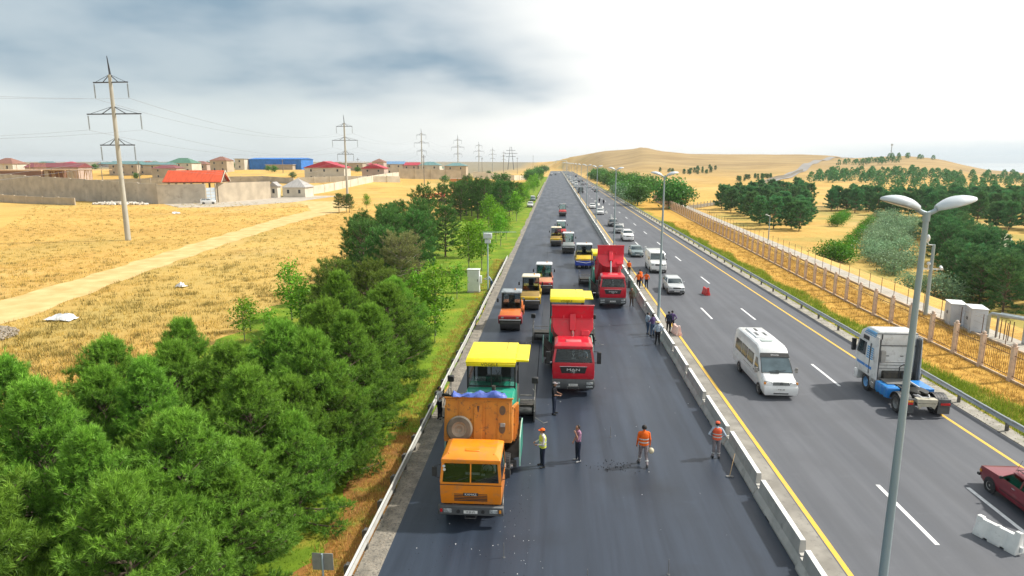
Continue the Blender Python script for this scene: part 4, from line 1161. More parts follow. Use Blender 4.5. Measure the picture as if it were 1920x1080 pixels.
blades('field_brush', 8000, a_clumps(lambda y: -0.55 * y - 16, lambda y: lawn_edge(y) - 0.8, 36, 85, 40, 0.38, 1.4), (0.15, 0.60), 0.022, F_brush, 'larger brown and olive brush clumps in the field beside the thicket', 'brush', 16, tipm=.45, avoid=on_track)
blades('field_weeds', 30000, a_clumps(lambda y: -0.72 * y - 22, lambda y: lawn_edge(y) - 0.5, 38, 215, 14, 0.22, 1.35), (0.12, 0.42), 0.025, F_brush, 'dark dry weed tufts dotted over the golden field', 'weeds', 6, tipm=.35, avoid=on_track)

# ------------------------------------------------------------------ power line
M_pyl = M('pylon_concrete', (0.46, 0.45, 0.40), 0.85, col2=(0.36, 0.35, 0.31), scale=1.5, stretch=(1, 1, 0.2))
M_pst = M('pylon_steel', (0.055, 0.06, 0.07), 0.6, metal=0.3)
M_ins = M('insulator', (0.16, 0.18, 0.18), 0.3)
pyl_me = {}


def pylon_meshes():
    d = {}
    d['pole'] = MB().cyl((0, 0, -0.3), (0, 0, 27.6), 0.46, 0.26, 14).mesh('pole', M_pyl)
    d['spike'] = MB().cyl((0, 0, 27.5), (-0.15, 0, 30.6), 0.10, 0.05, 6).cyl((0.25, 0, 27.4), (-0.1, 0, 30.4), 0.06, 0.04, 6).mesh('spike', M_pst)
    arms = []
    for z, w in ((26.4, 3.15), (21.3, 5.0), (16.2, 3.2)):
        mb = MB().box(-w, w, -0.09, 0.09, z - 0.09, z + 0.09)
        for s in (-1, 1):
            mb.cyl((s * w * .92, 0, z), (0, 0, z + 1.25), 0.035, n=5)
            mb.cyl((s * w * .45, 0, z), (0, 0, z + 1.25), 0.07, n=5)
        arms.append((mb.mesh('crossarm', M_pst), z, w))
    d['arms'] = arms
    mi = MB(); mi.cyl((0, 0, 0), (0, 0, -2.5), 0.03, n=6)
    for k in range(12): mi.cyl((0, 0, -0.25 - 0.18 * k), (0, 0, -0.33 - 0.18 * k), 0.13, 0.09, n=8)
    d['ins'] = mi.mesh('insulator', M_ins)
    return d


PY = pylon_meshes()


def pylon(x, y, label, group=None, rz=0.0, sc=1.0, z=None):
    root = thing('power_pylon', label, 'pylon', (x, y, land_z(x, y) if z is None else z), rz, group)
    root.scale = (sc, sc, sc)
    link('pole', PY['pole'], root); link('spike', PY['spike'], root)
    for me, zz, w in PY['arms']:
        a = link('crossarm', me, root)
        for s in (-1, 1): link('insulator', PY['ins'], a, (s * w * 0.97, 0, zz - 0.1))
    return root


PYL = [(-74, 108.2), (-79, 246), (-87, 429), (-74, 502), (-72, 624), (-78, 824), (-80, 1030)]
pylon(*PYL[0], 'tall concrete power pylon with three crossarms standing in the golden field', rz=radians(-4))
pylon(*PYL[1], 'concrete power pylon behind the trio of small pines by the dirt track', rz=radians(-2))
for p in PYL[2:]: pylon(*p, 'distant concrete power pylon in the line marching along the built-up plain', 'far pylons of the line')
M_cond = M('power_cable', (0.22, 0.23, 0.25), 0.5)
chain = [(-69, -30)] + PYL[:4]
for a, b in zip(chain[:-1], chain[1:]):
    for wz, w in ((26.3, 3.05), (21.2, 4.85), (16.1, 3.1)):
        for s in (-1, 1):
            pts = []
            for i in range(15):
                t = i / 14; z0, z1 = land_z(*a) + wz - 2.5, land_z(*b) + wz - 2.5
                pts.append((a[0] + (b[0] - a[0]) * t + s * w, a[1] + (b[1] - a[1]) * t, z0 + (z1 - z0) * t - 4 * 3.6 * t * (1 - t)))
            o = MB().tube(pts, 0.022, 4, cap=False).build('power_cable', M_cond)
            tag(o, 'thin dark power cable sagging between the pylons', 'cable', 'power cables between the pylons')
M_wpole = M('timber_pole', (0.24, 0.21, 0.18), 0.9)
for x, y, h in ((-66, 330, 17), (-196, 300, 14), (-160, 380, 15), (-236, 330, 13.5), (-50, 640, 20), (-40, 700, 18), (-30, 900, 22), (-110, 400, 12), (-130, 430, 16), (-62, 560, 17)):
    root = thing('utility_pole', 'slim utility pole with a short crossbar among the houses', 'utility pole', (x, y, land_z(x, y) - .2), 0, 'utility poles among the houses')
    MB().cyl((0, 0, 0), (0, 0, h - land_z(x, y)), 0.22, 0.15, 7).build('pole', M_wpole, root)
    MB().box(-1.0, 1.0, -0.08, 0.08, h - land_z(x, y) - 1.2, h - land_z(x, y) - 1.0).build('crossbar', M_pst, root)
root = thing('lattice_pylon', 'distant two-legged lattice pylon near the foot of the hill', 'pylon', (-75, 1120, land_z(-75, 1120)))
for s in (-1, 1): MB().cyl((s * 5, 0, 0), (s * 1.2, 0, 38), 0.55, 0.3, 5).build('leg', M_pst, root)
for z, w in ((22, 8), (27, 11), (32, 8)): MB().box(-w, w, -.3, .3, z - .3, z + .3).build('crossarm', M_pst, root)
root = thing('radio_mast', 'slim radio mast on the skyline of the far ridge', 'mast', (480, 985, land_z(480, 985)))
MB().cyl((0, 0, -1), (0, 0, 19), 0.7, 0.45, 6).build('mast', M('mast_grey', (0.40, 0.42, 0.44), 0.6), root)
MB().cyl((0, 0, 16.5), (0, 0, 18.5), 1.5, 1.5, 8).build('antenna_ring', M('mast_white', (0.55, 0.55, 0.55), 0.6), root)

# ------------------------------------------------------------------ walls, yards and houses
M_wallg = M('grey_block_wall', (0.50, 0.45, 0.37), 0.9, col2=(0.38, 0.34, 0.28), scale=0.35, bump=0.3, world_space=True, detail=8, dirt=((0.27, 0.24, 0.20), 0.5, 0.55, 0.75))
M_wallt = M('tan_wall', (0.50, 0.42, 0.31), 0.9, col2=(0.38, 0.32, 0.24), scale=0.3, world_space=True, detail=7)
M_wallw = M('cream_wall', (0.66, 0.61, 0.51), 0.9, col2=(0.53, 0.48, 0.39), scale=0.3, world_space=True, detail=6)
M_wallp = M('pinkish_render', (0.50, 0.39, 0.33), 0.9, col2=(0.41, 0.32, 0.27), scale=0.3, world_space=True)
M_plank = M('raw_timber', (0.52, 0.37, 0.20), 0.85, col2=(0.38, 0.26, 0.14), scale=1.2, world_space=True)
M_win = M('far_window', (0.05, 0.06, 0.07), 0.15)
R_ = lambda n, c: M('roof_' + n, c, 0.65, col2=tuple(x * .75 for x in c), scale=0.6, world_space=True, stretch=(3, .3, 1))
R_red = R_('orange_red', (0.72, 0.105, 0.035)); R_mar = R_('maroon', (0.24, 0.065, 0.070)); R_teal = R_('teal', (0.14, 0.27, 0.27)); R_grn = R_('green', (0.10, 0.22, 0.15))
R_brn = R_('brown', (0.28, 0.13, 0.09)); R_blue = R_('blue', (0.035, 0.20, 0.62)); R_crim = R_('crimson', (0.50, 0.045, 0.075)); R_gry = R_('grey', (0.42, 0.40, 0.38)); R_bl2 = R_('slate_blue', (0.16, 0.30, 0.48))


def house(name, label, x0, x1, y, depth, ze, zt, roof, wm, rm, cat='house', group=None, floors=1, ov=0.5, nwin=None):
    zb = land_z((x0 + x1) / 2, y) - 0.4; cx = (x0 + x1) / 2; w = (x1 - x0) / 2; d = depth / 2
    root = thing(name, label, cat, (cx, y + d, zb), 0, group)
    he, ht = ze - zb, zt - zb
    MB().box(-w, w, -d, d, 0, he).build('wall', wm, root, smooth=False)
    mb = MB(); W, D_ = w + ov, d + ov
    if roof == 'hip':
        k = min(W, D_) * 0.95
        rr = [(-W, -D_, he), (W, -D_, he), (W, D_, he), (-W, D_, he)]
        rx = max(0.05, W - k)
        t = [(-rx, 0, ht), (rx, 0, ht)]
        mb.add(rr + t, [(0, 1, 5, 4), (1, 2, 5), (2, 3, 4, 5), (3, 0, 4), (0, 3, 2, 1)])
    elif roof == 'gable_x':
        mb.prism([(-D_, he), (D_, he), (D_, he + .12), (0, ht), (-D_, he + .12)], 'x', -W, W)
    elif roof == 'gable_y':
        mb.prism([(-W, he), (W, he), (W, he + .12), (0, ht), (-W, he + .12)], 'y', -D_, D_)
    else:
        mb.box(-W, W, -D_, D_, he, max(ht, he + .25))
    mb.build('roof', rm, root, smooth=False)
    n = nwin if nwin is not None else max(1, min(3, int(w * 2 / 5.0)))
    hf = he / floors
    for fl in range(floors):
        for i in range(n):
            wx = -w + 2 * w * (i + .5) / n
            f = MB().box(wx - .55, wx + .55, -d - .06, -d - .01, fl * hf + hf * .42, fl * hf + hf * .82).build('window', M_wallw, root, smooth=False)
            MB().box(wx - .45, wx + .45, -d - .08, -d - .065, fl * hf + hf * .45, fl * hf + hf * .79).build('pane', M_win, f, smooth=False)
    return root


def wall_run(name, label, pts, heights, mat, bay=0, th=0.25, cat='wall', cap=True, courses=0):
    """straight masonry wall through ground points, each bay a panel of its own"""
    root = thing(name, label, cat, (pts[0][0], pts[0][1], 0))
    ox, oy = pts[0]
    for i, ((a, b), (c, d)) in enumerate(zip(pts[:-1], pts[1:])):
        L = sqrt((c - a) ** 2 + (d - b) ** 2); n = max(1, int(round(L / bay))) if bay else 1
        ux, uy = (c - a) / L, (d - b) / L; px, py = -uy * th / 2, ux * th / 2
        for k in range(n):
            s0, s1 = L * k / n, L * (k + 1) / n
            A, B = (a + ux * s0, b + uy * s0), (a + ux * s1, b + uy * s1)
            hA = heights[i] + (heights[i + 1] - heights[i]) * k / n; hB = heights[i] + (heights[i + 1] - heights[i]) * (k + 1) / n
            hA += rnd.uniform(-.08, .08); hB = hA + (hB - hA) * .3
            zA, zB = land_z(*A) - .3, land_z(*B) - .3
            g_ = 0.02
            P = [(A[0] + ux * g_ - px - ox, A[1] + uy * g_ - py - oy), (B[0] - ux * g_ - px - ox, B[1] - uy * g_ - py - oy), (B[0] - ux * g_ + px - ox, B[1] - uy * g_ + py - oy), (A[0] + ux * g_ + px - ox, A[1] + uy * g_ + py - oy)]
            zz = [zA, zB, zB, zA]; hh = [hA, hB, hB, hA]
            MB().hexa([(p[0], p[1], z) for p, z in zip(P, zz)] + [(p[0], p[1], z + .3 + h) for p, z, h in zip(P, zz, hh)]).build('wall_panel', mat, root, smooth=False)
            if bay:
                q = th * .5 + .12
                MB().box(A[0] - ox - q, A[0] - ox + q, A[1] - oy - q, A[1] - oy + q, zA, zA + .3 + hA + .15).build('pier', mat, root, smooth=False)
    return root


wall_run('compound_wall', 'tall bare grey block wall of the compound with the unfinished timber floor', [(-212, 238), (-178, 224), (-152, 212), (-127.5, 203.5)], [8.8, 7.9, 7.1, 6.2], M_wallg, bay=9, th=.4)
wall_run('compound_wall', 'grey wall under the orange-red roof beside the blue and white gate', [(-127.4, 203.0), (-114.4, 208.5)], [6.2, 6.5], M_wallg, bay=0, th=.4)
wall_run('compound_wall', 'plain tan wall behind the white parked car', [(-112.4, 212.5), (-105.6, 238)], [6.4, 5.7], M_wallt, bay=0, th=.4)
wall_run('compound_wall', 'long low cream wall running from the small gatehouse across the plain', [(-103.0, 249), (-99, 290), (-94.5, 335), (-90, 376)], [3.5, 3.4, 3.4, 3.5], M_wallw, bay=10, th=.3)
wall_run('compound_wall', 'large tan compound wall with an open doorway beside the power line', [(-90, 376), (-73, 384), (-56, 392)], [5.6, 5.6, 5.6], M_wallt, bay=8.5, th=.3)
wall_run('compound_wall', 'pale wall in front of the crimson roofed houses', [(-128, 322), (-100, 334), (-82, 345)], [3.0, 3.0, 3.2], M_wallw, bay=8, th=.3)
wall_run('compound_wall', 'far brown boundary wall behind the walled golden field', [(-310, 312), (-236, 306), (-190, 320), (-150, 330), (-130, 321)], [3.0, 3.0, 3.0, 3.0, 2.8], M_wallg, bay=11, th=.3)
wall_run('compound_wall', 'distant low wall on the plain beyond the tan compound', [(-58, 470), (-30, 480), (-12, 520)], [4.4, 3.6, 2.4], M_wallw, bay=9, th=.3)
wall_run('low_wall', 'unfinished low block wall with pale posts below the tall compound wall', [(-192, 212), (-172, 203), (-150, 196)], [2.6, 2.4, 2.2], M_wallt, bay=7, th=.35)
# gate
M_gate = M('pale_blue_gate', (0.56, 0.64, 0.72), 0.5, col2=(0.46, 0.54, 0.62), scale=1)
root = thing('metal_gate', 'pale blue metal gate with rails under the orange-red roof', 'gate', (-113.4, 210.0, -0.05), radians(52))
MB().box(-1.5, 1.5, -0.06, 0.06, 0.1, 5.0).build('leaf', M_gate, root, smooth=False)
for z in (0.9, 1.9, 2.9, 3.9): MB().box(-1.5, 1.5, -0.1, -0.06, z - .08, z + .08).build('rail', M_wallw, root, smooth=False)
MB().box(-.06, .06, -0.11, -0.06, .1, 5.0).build('rail', M_wallw, root, smooth=False)
for s in (-1, 1): MB().box(s * 1.75 - .22, s * 1.75 + .22, -.22, .22, 0, 6.3).build('pier', M_wallt, root, smooth=False)
# red roofed pavilion on the wall
root = thing('pavilion', 'pavilion with a bright orange-red gable roof above the grey wall', 'pavilion', (-120.3, 214.5, -0.05), radians(8))
for x in (-8, -3, 3, 7.6):
    for y in (-2.8, 2.8): MB().box(x - .25, x + .25, y - .25, y + .25, 0, 7.0).build('column', M_wallt, root, smooth=False)
MB().add([(-9.5, -4.2, 6.9), (9.5, -4.2, 6.9), (9.0, 0, 10.6), (-9.0, 0, 10.6), (-9.5, 4.2, 6.9), (9.5, 4.2, 6.9), (-9.5, -4.2, 6.7), (9.5, -4.2, 6.7), (9.0, 0, 10.35), (-9.0, 0, 10.35), (-9.5, 4.2, 6.7), (9.5, 4.2, 6.7)],
         [(0, 1, 2, 3), (3, 2, 5, 4), (6, 9, 8, 7), (9, 10, 11, 8), (0, 6, 7, 1), (4, 5, 11, 10), (1, 7, 8, 2), (2, 8, 11, 5), (0, 3, 9, 6), (3, 4, 10, 9)]).build('roof', R_red, root, smooth=False)
for s in (-1, 1): MB().hexa([(9.52, 0, 10.3), (9.62, 0, 10.3), (9.62, s * 4.3, 6.6), (9.52, s * 4.3, 6.6), (9.52, 0, 10.7), (9.62, 0, 10.7), (9.62, s * 4.3, 7.0), (9.52, s * 4.3, 7.0)]).build('bargeboard', M_wallw, root, smooth=False)
MB().box(-9.2, 9.0, -3.9, 3.9, 6.45, 6.65).build('ceiling', M_plank, root, smooth=False)
MB().prism([(-3.6, 6.9), (3.6, 6.9), (0, 9.9)], 'x', 8.6, 8.7).build('gable_boards', M('dark_timber', (0.14, 0.08, 0.05), 0.8), root, smooth=False)
# gatehouse with hipped grey roof
house('gatehouse', 'small cream gatehouse with a peaked porch at the corner of the long low wall', -107.6, -104.6, 242, 3, 4.2, 5.9, 'gable_y', M_wallw, R_gry, 'gatehouse', nwin=1)
house('annex', 'cream annex under a broad grey hipped roof beside the gatehouse', -104.3, -95.5, 246, 9, 3.7, 7.0, 'hip', M_wallw, R_gry, 'building', nwin=2)
# unfinished timber floor
root = thing('unfinished_building', 'unfinished concrete floor on a forest of timber props above the grey wall', 'building', (-206, 262, 0))
MB().box(-27, -2, -7, 7, 9.6, 10.1).build('floor_slab', M('slab_edge', (0.62, 0.44, 0.28), 0.9), root, smooth=False)
MB().box(-2, 19, -6, 6, 9.9, 10.15).build('formwork_deck', M_plank, root, smooth=False)
q = random.Random(3)
for i in range(46):
    x = -20 + 38.5 * i / 45 + q.uniform(-.4, .4); t = q.choice((0, 0, 0, .7, -.7, 1.2)) * q.uniform(.4, 1); y = q.choice((-6, -5, -3, 2))
    MB().cyl((x, y, 5.5), (x + t, y, 9.9), 0.10, n=5).build('prop', M_plank, root, smooth=False)
for i in range(3): MB().box(-14 + i * 11, -11.5 + i * 11, -5.5, -5.0, 5, 9.6).build('block_pier', M_wallt, root, smooth=False)
for i in range(9): MB().cyl((-6 + .55 * i, -5, 10.1), (-6 + .55 * i, -5, 13.0), 0.07, n=5).build('rebar', M('rebar_pink', (0.55, 0.28, 0.20), .8), root, smooth=False)
for z in (11, 12.6): MB().box(-6.3, -1.2, -5.1, -4.9, z, z + .12).build('rail', M_plank, root, smooth=False)
for i in range(4): MB().cyl((-24 + 5.5 * i, -6, 10.1), (-24 + 5.5 * i, -6, 12.6), 0.09, n=5).build('rail_post', M_plank, root, smooth=False)
MB().box(-24, -7, -6.1, -5.9, 12.2, 12.35).build('rail', M_plank, root, smooth=False)
MB().box(-27, -2, -6.9, 6.9, 5.0, 9.6).build('shaded_hall', M('bare_brick', (0.22, 0.12, 0.08), .95), root, smooth=False)

HOUSES = [('white house under a red hipped roof at the end of the grey wall', -297, -284.4, 330, 10, 12.3, 15.3, 'hip', M_wallw, R_brn),
          ('long low building with a dark maroon roof behind the timber props', -277.9, -248.6, 330, 10, 10.4, 12.8, 'gable_x', M_wallp, R_mar),
          ('house with a blue-green gable roof behind the tall pylon', -254.3, -237.5, 362, 10, 11.9, 13.7, 'gable_x', M_wallt, R_teal),
          ('low shed with a dull teal roof', -254, -241, 384, 8, 10.6, 13.1, 'gable_x', M_wallt, R_teal),
          ('house with a dark green hipped roof and white windows', -233.5, -217.7, 384, 11, 12.5, 15.6, 'hip', M_wallw, R_grn),
          ('long shed with a pale teal roof along the skyline', -240, -222, 366, 10, 11.6, 12.9, 'gable_x', M_wallt, R_teal),
          ('low house with a maroon roof just above the orange-red pavilion', -217.6, -203.9, 344, 9, 9.8, 11.7, 'hip', M_wallt, R_mar),
          ('small brick-coloured house beside the tall tan house', -229, -218.2, 402, 8, 11.8, 13.7, 'hip', M_wallp, R_brn),
          ('tall tan house with a brown hipped roof', -206.2, -196, 384, 9, 14.0, 16.4, 'hip', M_wallt, R_brn),
          ('white flat-roofed block beside the blue warehouse', -210.8, -204.4, 424, 8, 15.1, 15.3, 'flat', M_wallw, R_gry),
          ('white house with a crimson gable roof and two dark windows', -129.3, -108.4, 334, 11, 10.3, 13.6, 'gable_y', M_wallw, R_crim),
          ('wooden-gabled house with a red-brown roof', -105, -92.8, 354, 9, 9.7, 12.2, 'gable_y', M_wallp, R_crim),
          ('tan two-storey house behind the red-brown roof', -118.8, -111.3, 424, 8, 13.2, 15.3, 'hip', M_wallp, R_brn),
          ('house with a slate blue roof', -113.2, -100.8, 434, 10, 11.7, 13.6, 'gable_x', M_wallw, R_bl2),
          ('house with a pink-red roof beside the slate blue one', -101.0, -91.0, 434, 10, 11.0, 12.9, 'gable_x', M_wallp, R_crim),
          ('house with a broad teal roof above the tan compound wall', -90.4, -76.4, 434, 10, 11.0, 13.3, 'hip', M_wallw, R_teal),
          ('cream house with a pale teal roof by the far pylons', -71.1, -57.4, 424, 10, 10.7, 12.6, 'hip', M_wallt, R_teal),
          ('grey-roofed row building between the red roof and the pylon', -138.5, -125.2, 424, 9, 12.5, 13.6, 'gable_x', M_wallt, R_gry)]
for h in HOUSES: house('house', h[0], *h[1:], floors=1 if h[5] - land_z((h[1] + h[2]) / 2, h[3]) < 5 else 2)
house('warehouse', 'large bright blue warehouse with a flat roof on the skyline', -204, -168.4, 430, 22, 14.9, 15.9, 'gable_x', R_blue, R_blue, 'warehouse', nwin=0)
house('warehouse', 'lower sandy wing in front of the bright blue warehouse', -190, -172, 424, 5, 11.2, 11.6, 'flat', M_wallt, R_gry, 'warehouse', nwin=0)
for i in range(26):
    x = -640 + 23 * i + rnd.uniform(-6, 6); y = rnd.uniform(560, 860)
    ze = land_z(x, y) + rnd.uniform(2.5, 4.0)
    if x > -90: continue
    house('house', 'small far house in the settlement on the horizon', x - rnd.uniform(5, 9), x + 6, y, 10, ze, ze + rnd.uniform(1.2, 2.4), rnd.choice(('hip', 'gable_x')), rnd.choice((M_wallw, M_wallt, M_wallp)), rnd.choice((R_mar, R_teal, R_gry, R_brn, R_grn, R_crim)), group='far houses on the horizon', nwin=2)
r2 = random.Random(12)
for i in range(70):
    x = r2.uniform(-340, -30); y = r2.uniform(335, 640)
    tree('garden_tree', FARLEAF[i % 2], (x, y, land_z(x, y) - .2), 'small dark garden tree among the houses', 'tree', 'garden trees among the houses', sc=r2.uniform(.35, .8))

# ------------------------------------------------------------------ farm machinery in the yard beside the grove
M_fred = M('farm_red', (0.62, 0.03, 0.04), 0.5, col2=(0.48, 0.025, 0.03), scale=1)
M_tyre = M('tyre_rubber', (0.028, 0.028, 0.03), 0.85, col2=(0.05, 0.048, 0.045), scale=3, bump=0.1)
root = thing('farm_implement', 'long red folding farm implement on dark wheels in the yard', 'farm machine', (-38, 214, 0), radians(14))
for k, z in enumerate((1.6, 2.4)): MB().cyl((-6, -.5, z), (6.5, .5, z + 1.2), 0.22, n=6).build('boom', M_fred, root)
for k in range(12): MB().cyl((-5.5 + k, -.5, 1.3 + .1 * k), (-5.0 + k, .3, 2.9 + .1 * k), 0.12, n=5).build('strut', M_fred, root)
for x in (-4, -2.6, 0.4, 1.8, 4.6): MB().cyl((x, -1.2, .75), (x, -.8, .75), .75, n=16).build('wheel', M_tyre, root)
MB().box(-5, 5.4, -1.0, -.6, .7, .95).build('axle_beam', M_dark, root)
root = thing('storage_container', 'orange site hut with a pale roof near the farm machinery', 'hut', (-50.5, 338, land_z(-50.5, 338)), radians(6))
MB().box(-3.4, 3.4, -1.3, 1.3, 0.2, 3.4).build('body', M('hut_orange', (0.66, 0.26, 0.09), .7), root, smooth=False)
MB().box(-3.6, 3.6, -1.5, 1.5, 3.4, 3.6).build('roof', M_wallw, root, smooth=False)
MB().box(-.5, .5, -1.34, -1.3, .25, 2.3).build('door', M_wallw, root, smooth=False)

# ------------------------------------------------------------------ rubble, bags and litter
M_stone = M('grey_rubble', (0.40, 0.34, 0.27), 0.95, col2=(0.26, 0.22, 0.17), scale=2, world_space=True)
M_wst = M('white_rubble', (0.72, 0.68, 0.60), 0.9, col2=(0.55, 0.50, 0.43), scale=1, world_space=True)
def stones(name, n, c, rx, ry, hz, s, mat, label, seed):
    q = random.Random(seed); mb = MB()
    for _ in range(n):
        a, u = q.uniform(0, 6.283), sqrt(q.random()); x, y = c[0] + cos(a) * rx * u, c[1] + sin(a) * ry * u
        z = hz * max(0, 1 - u * u); k = s * q.uniform(.5, 1.3)
        mb.at(Matrix.Translation((x, y, z + k * .2)) @ Matrix.Rotation(q.uniform(0, 6), 4, (q.random(), q.random(), q.random() + .1)))
        mb.hexa([(-k, -k * .7, -k * .5), (k * .8, -k, -k * .5), (k, k * .6, -k * .4), (-k * .7, k, -k * .5), (-k * .6, -k * .5, k * .5), (k * .7, -k * .6, k * .4), (k * .6, k * .7, k * .5), (-k * .8, k * .6, k * .4)])
    mb.at(None)
    return tag(mb.build(name, mat, smooth=False, weld=False, kind='stuff'), label, 'rubble')
stones('rubble', 2600, (-46.2, 46.0), 4.2, 3.4, 0.6, 0.085, M_stone, 'heap of grey broken stone beside the dirt track', 1)
stones('rubble', 260, (-138, 200), 9, 1.8, .5, 0.42, M_wst, 'scattered pale stones at the foot of the grey compound wall', 2)
M_bag = M('white_sheet', (0.80, 0.80, 0.80), 0.7, col2=(0.66, 0.68, 0.72), scale=3)
def sheet(loc, sx, sy, label, seed):
    q = random.Random(seed); mb = MB(); n = 7; vs = []; fs = []
    for i in range(n):
        for j in range(n):
            vs.append((sx * (i / (n - 1) - .5) + q.uniform(-.06, .06), sy * (j / (n - 1) - .5) + q.uniform(-.06, .06), q.uniform(.04, .55) * (1 if 0 < i < n - 1 and 0 < j < n - 1 else .3)))
    for i in range(n - 1):
        for j in range(n - 1): fs.append((i * n + j, i * n + j + 1, (i + 1) * n + j + 1, (i + 1) * n + j))
    o = mb.add(vs, fs).build('plastic_sheet', M_bag, loc=loc, smooth=True)
    return tag(o, label, 'plastic sheet')
sheet((-42.4, 52.0, 0.02), 2.4, 1.3, 'crumpled white plastic sheet lying beside the stone heap', 1)
sheet((-40.4, 67.0, 0.02), 1.0, .8, 'small white plastic scrap in the golden field', 2)
sheet((-99.0, 165.0, 0.02), 2.0, 1.2, 'pale sheet lying in the field before the tan wall', 3)

# ------------------------------------------------------------------ vehicles: shared pieces (every vehicle is drawn with its nose at y = 0 facing -y)
G_dark = glass('cab_glass', (0.66, 0.70, 0.71), 0.0)
G_teal = glass('teal_cab_glass', (0.45, 0.72, 0.68), 0.16)
G_car = M('car_glass', (0.050, 0.075, 0.085), 0.05, col2=(0.022, 0.032, 0.036), scale=1.5, spec=0.8)
M_blk = M('black_plastic', (0.022, 0.022, 0.024), 0.55, col2=(0.034, 0.034, 0.034), scale=6)
M_gry = M('grey_plastic', (0.095, 0.10, 0.105), 0.55, col2=(0.075, 0.08, 0.085), scale=5, dirt=((0.16, 0.15, 0.13), 4, 0.60, 0.78))
M_chas = M('chassis_steel', (0.045, 0.044, 0.042), 0.7, metal=0.2, col2=(0.085, 0.075, 0.06), scale=4)
M_rim = M('steel_rim', (0.34, 0.33, 0.31), 0.5, metal=0.4, col2=(0.22, 0.21, 0.20), scale=6)
M_chr = M('bright_steel', (0.70, 0.71, 0.72), 0.22, metal=0.9)
M_lamp = M('headlamp_glass', (0.50, 0.53, 0.54), 0.12, col2=(0.22, 0.24, 0.25), scale=14)
M_amber = M('amber_lens', (0.80, 0.30, 0.03), 0.25); M_redl = M('red_lens', (0.60, 0.02, 0.02), 0.25)
M_plate = M('number_plate', (0.80, 0.80, 0.78), 0.5)
M_ink = M('plate_ink', (0.02, 0.02, 0.03), 0.6)
M_seat = M('seat_fabric', (0.045, 0.045, 0.05), 0.9); M_int = M('cab_lining', (0.12, 0.12, 0.115), 0.9)
M_wlet = M('white_lettering', (0.80, 0.80, 0.80), 0.5); M_blet = M('black_lettering', (0.015, 0.015, 0.02), 0.5)


def paint(name, c, rough=0.32, dirt=0.0, coat=0.5):
    return M(name, c, rough, col2=tuple(x * .86 for x in c), scale=1.5, coat=coat, dirt=((0.20, 0.165, 0.13), 2.8, 0.56 - .10 * dirt, 1.05 - .1 * dirt))


_wheel = {}


def wheel_meshes(r, w, rim):
    k = (round(r, 3), round(w, 3), rim.name)
    if k not in _wheel:
        t = MB().lathe([(r * .60, -w * .5), (r * .90, -w * .5), (r * .985, -w * .38), (r, -w * .2), (r, w * .2), (r * .985, w * .38), (r * .90, w * .5), (r * .60, w * .5), (r * .60, -w * .5)], (0, 0, 0), 'x', 26)
        for i in range(26):
            a = 2 * pi * i / 26
            t.at(Matrix.Rotation(a, 4, 'X')); t.box(-w * .46, w * .46, -.022 * r / .5, .022 * r / .5, r * .985, r * 1.006)
        t.at(None)
        m = MB().lathe([(0.001, w * .30), (r * .16, w * .32), (r * .20, w * .22), (r * .40, w * .10), (r * .52, w * .34), (r * .605, w * .46), (r * .605, -w * .46), (r * .3, -w * .3), (0.001, -w * .3)], (0, 0, 0), 'x', 20)
        for i in range(8):
            a = 2 * pi * i / 8; m.cyl((w * .17, r * .30 * cos(a), r * .30 * sin(a)), (w * .24, r * .30 * cos(a), r * .30 * sin(a)), r * .035, n=5)
        _wheel[k] = (t.mesh('wheel', M_tyre, weld=True), m.mesh('rim', rim))
    return _wheel[k]


def wheel(root, x, y, r, w, rim=None, z=None, name='wheel'):
    tm, rm = wheel_meshes(r, w, rim or M_rim)
    o = link(name, tm, root, (x, y, r if z is None else z))
    q = link('rim', rm, o)
    if x < 0: q.rotation_euler = (0, 0, pi)
    return o


def levels(lv):
    """stack of rectangles (z, x half width, y0, y1)"""
    return MB().loft([[(-w, a, z), (w, a, z), (w, b, z), (-w, b, z)] for z, w, a, b in lv])


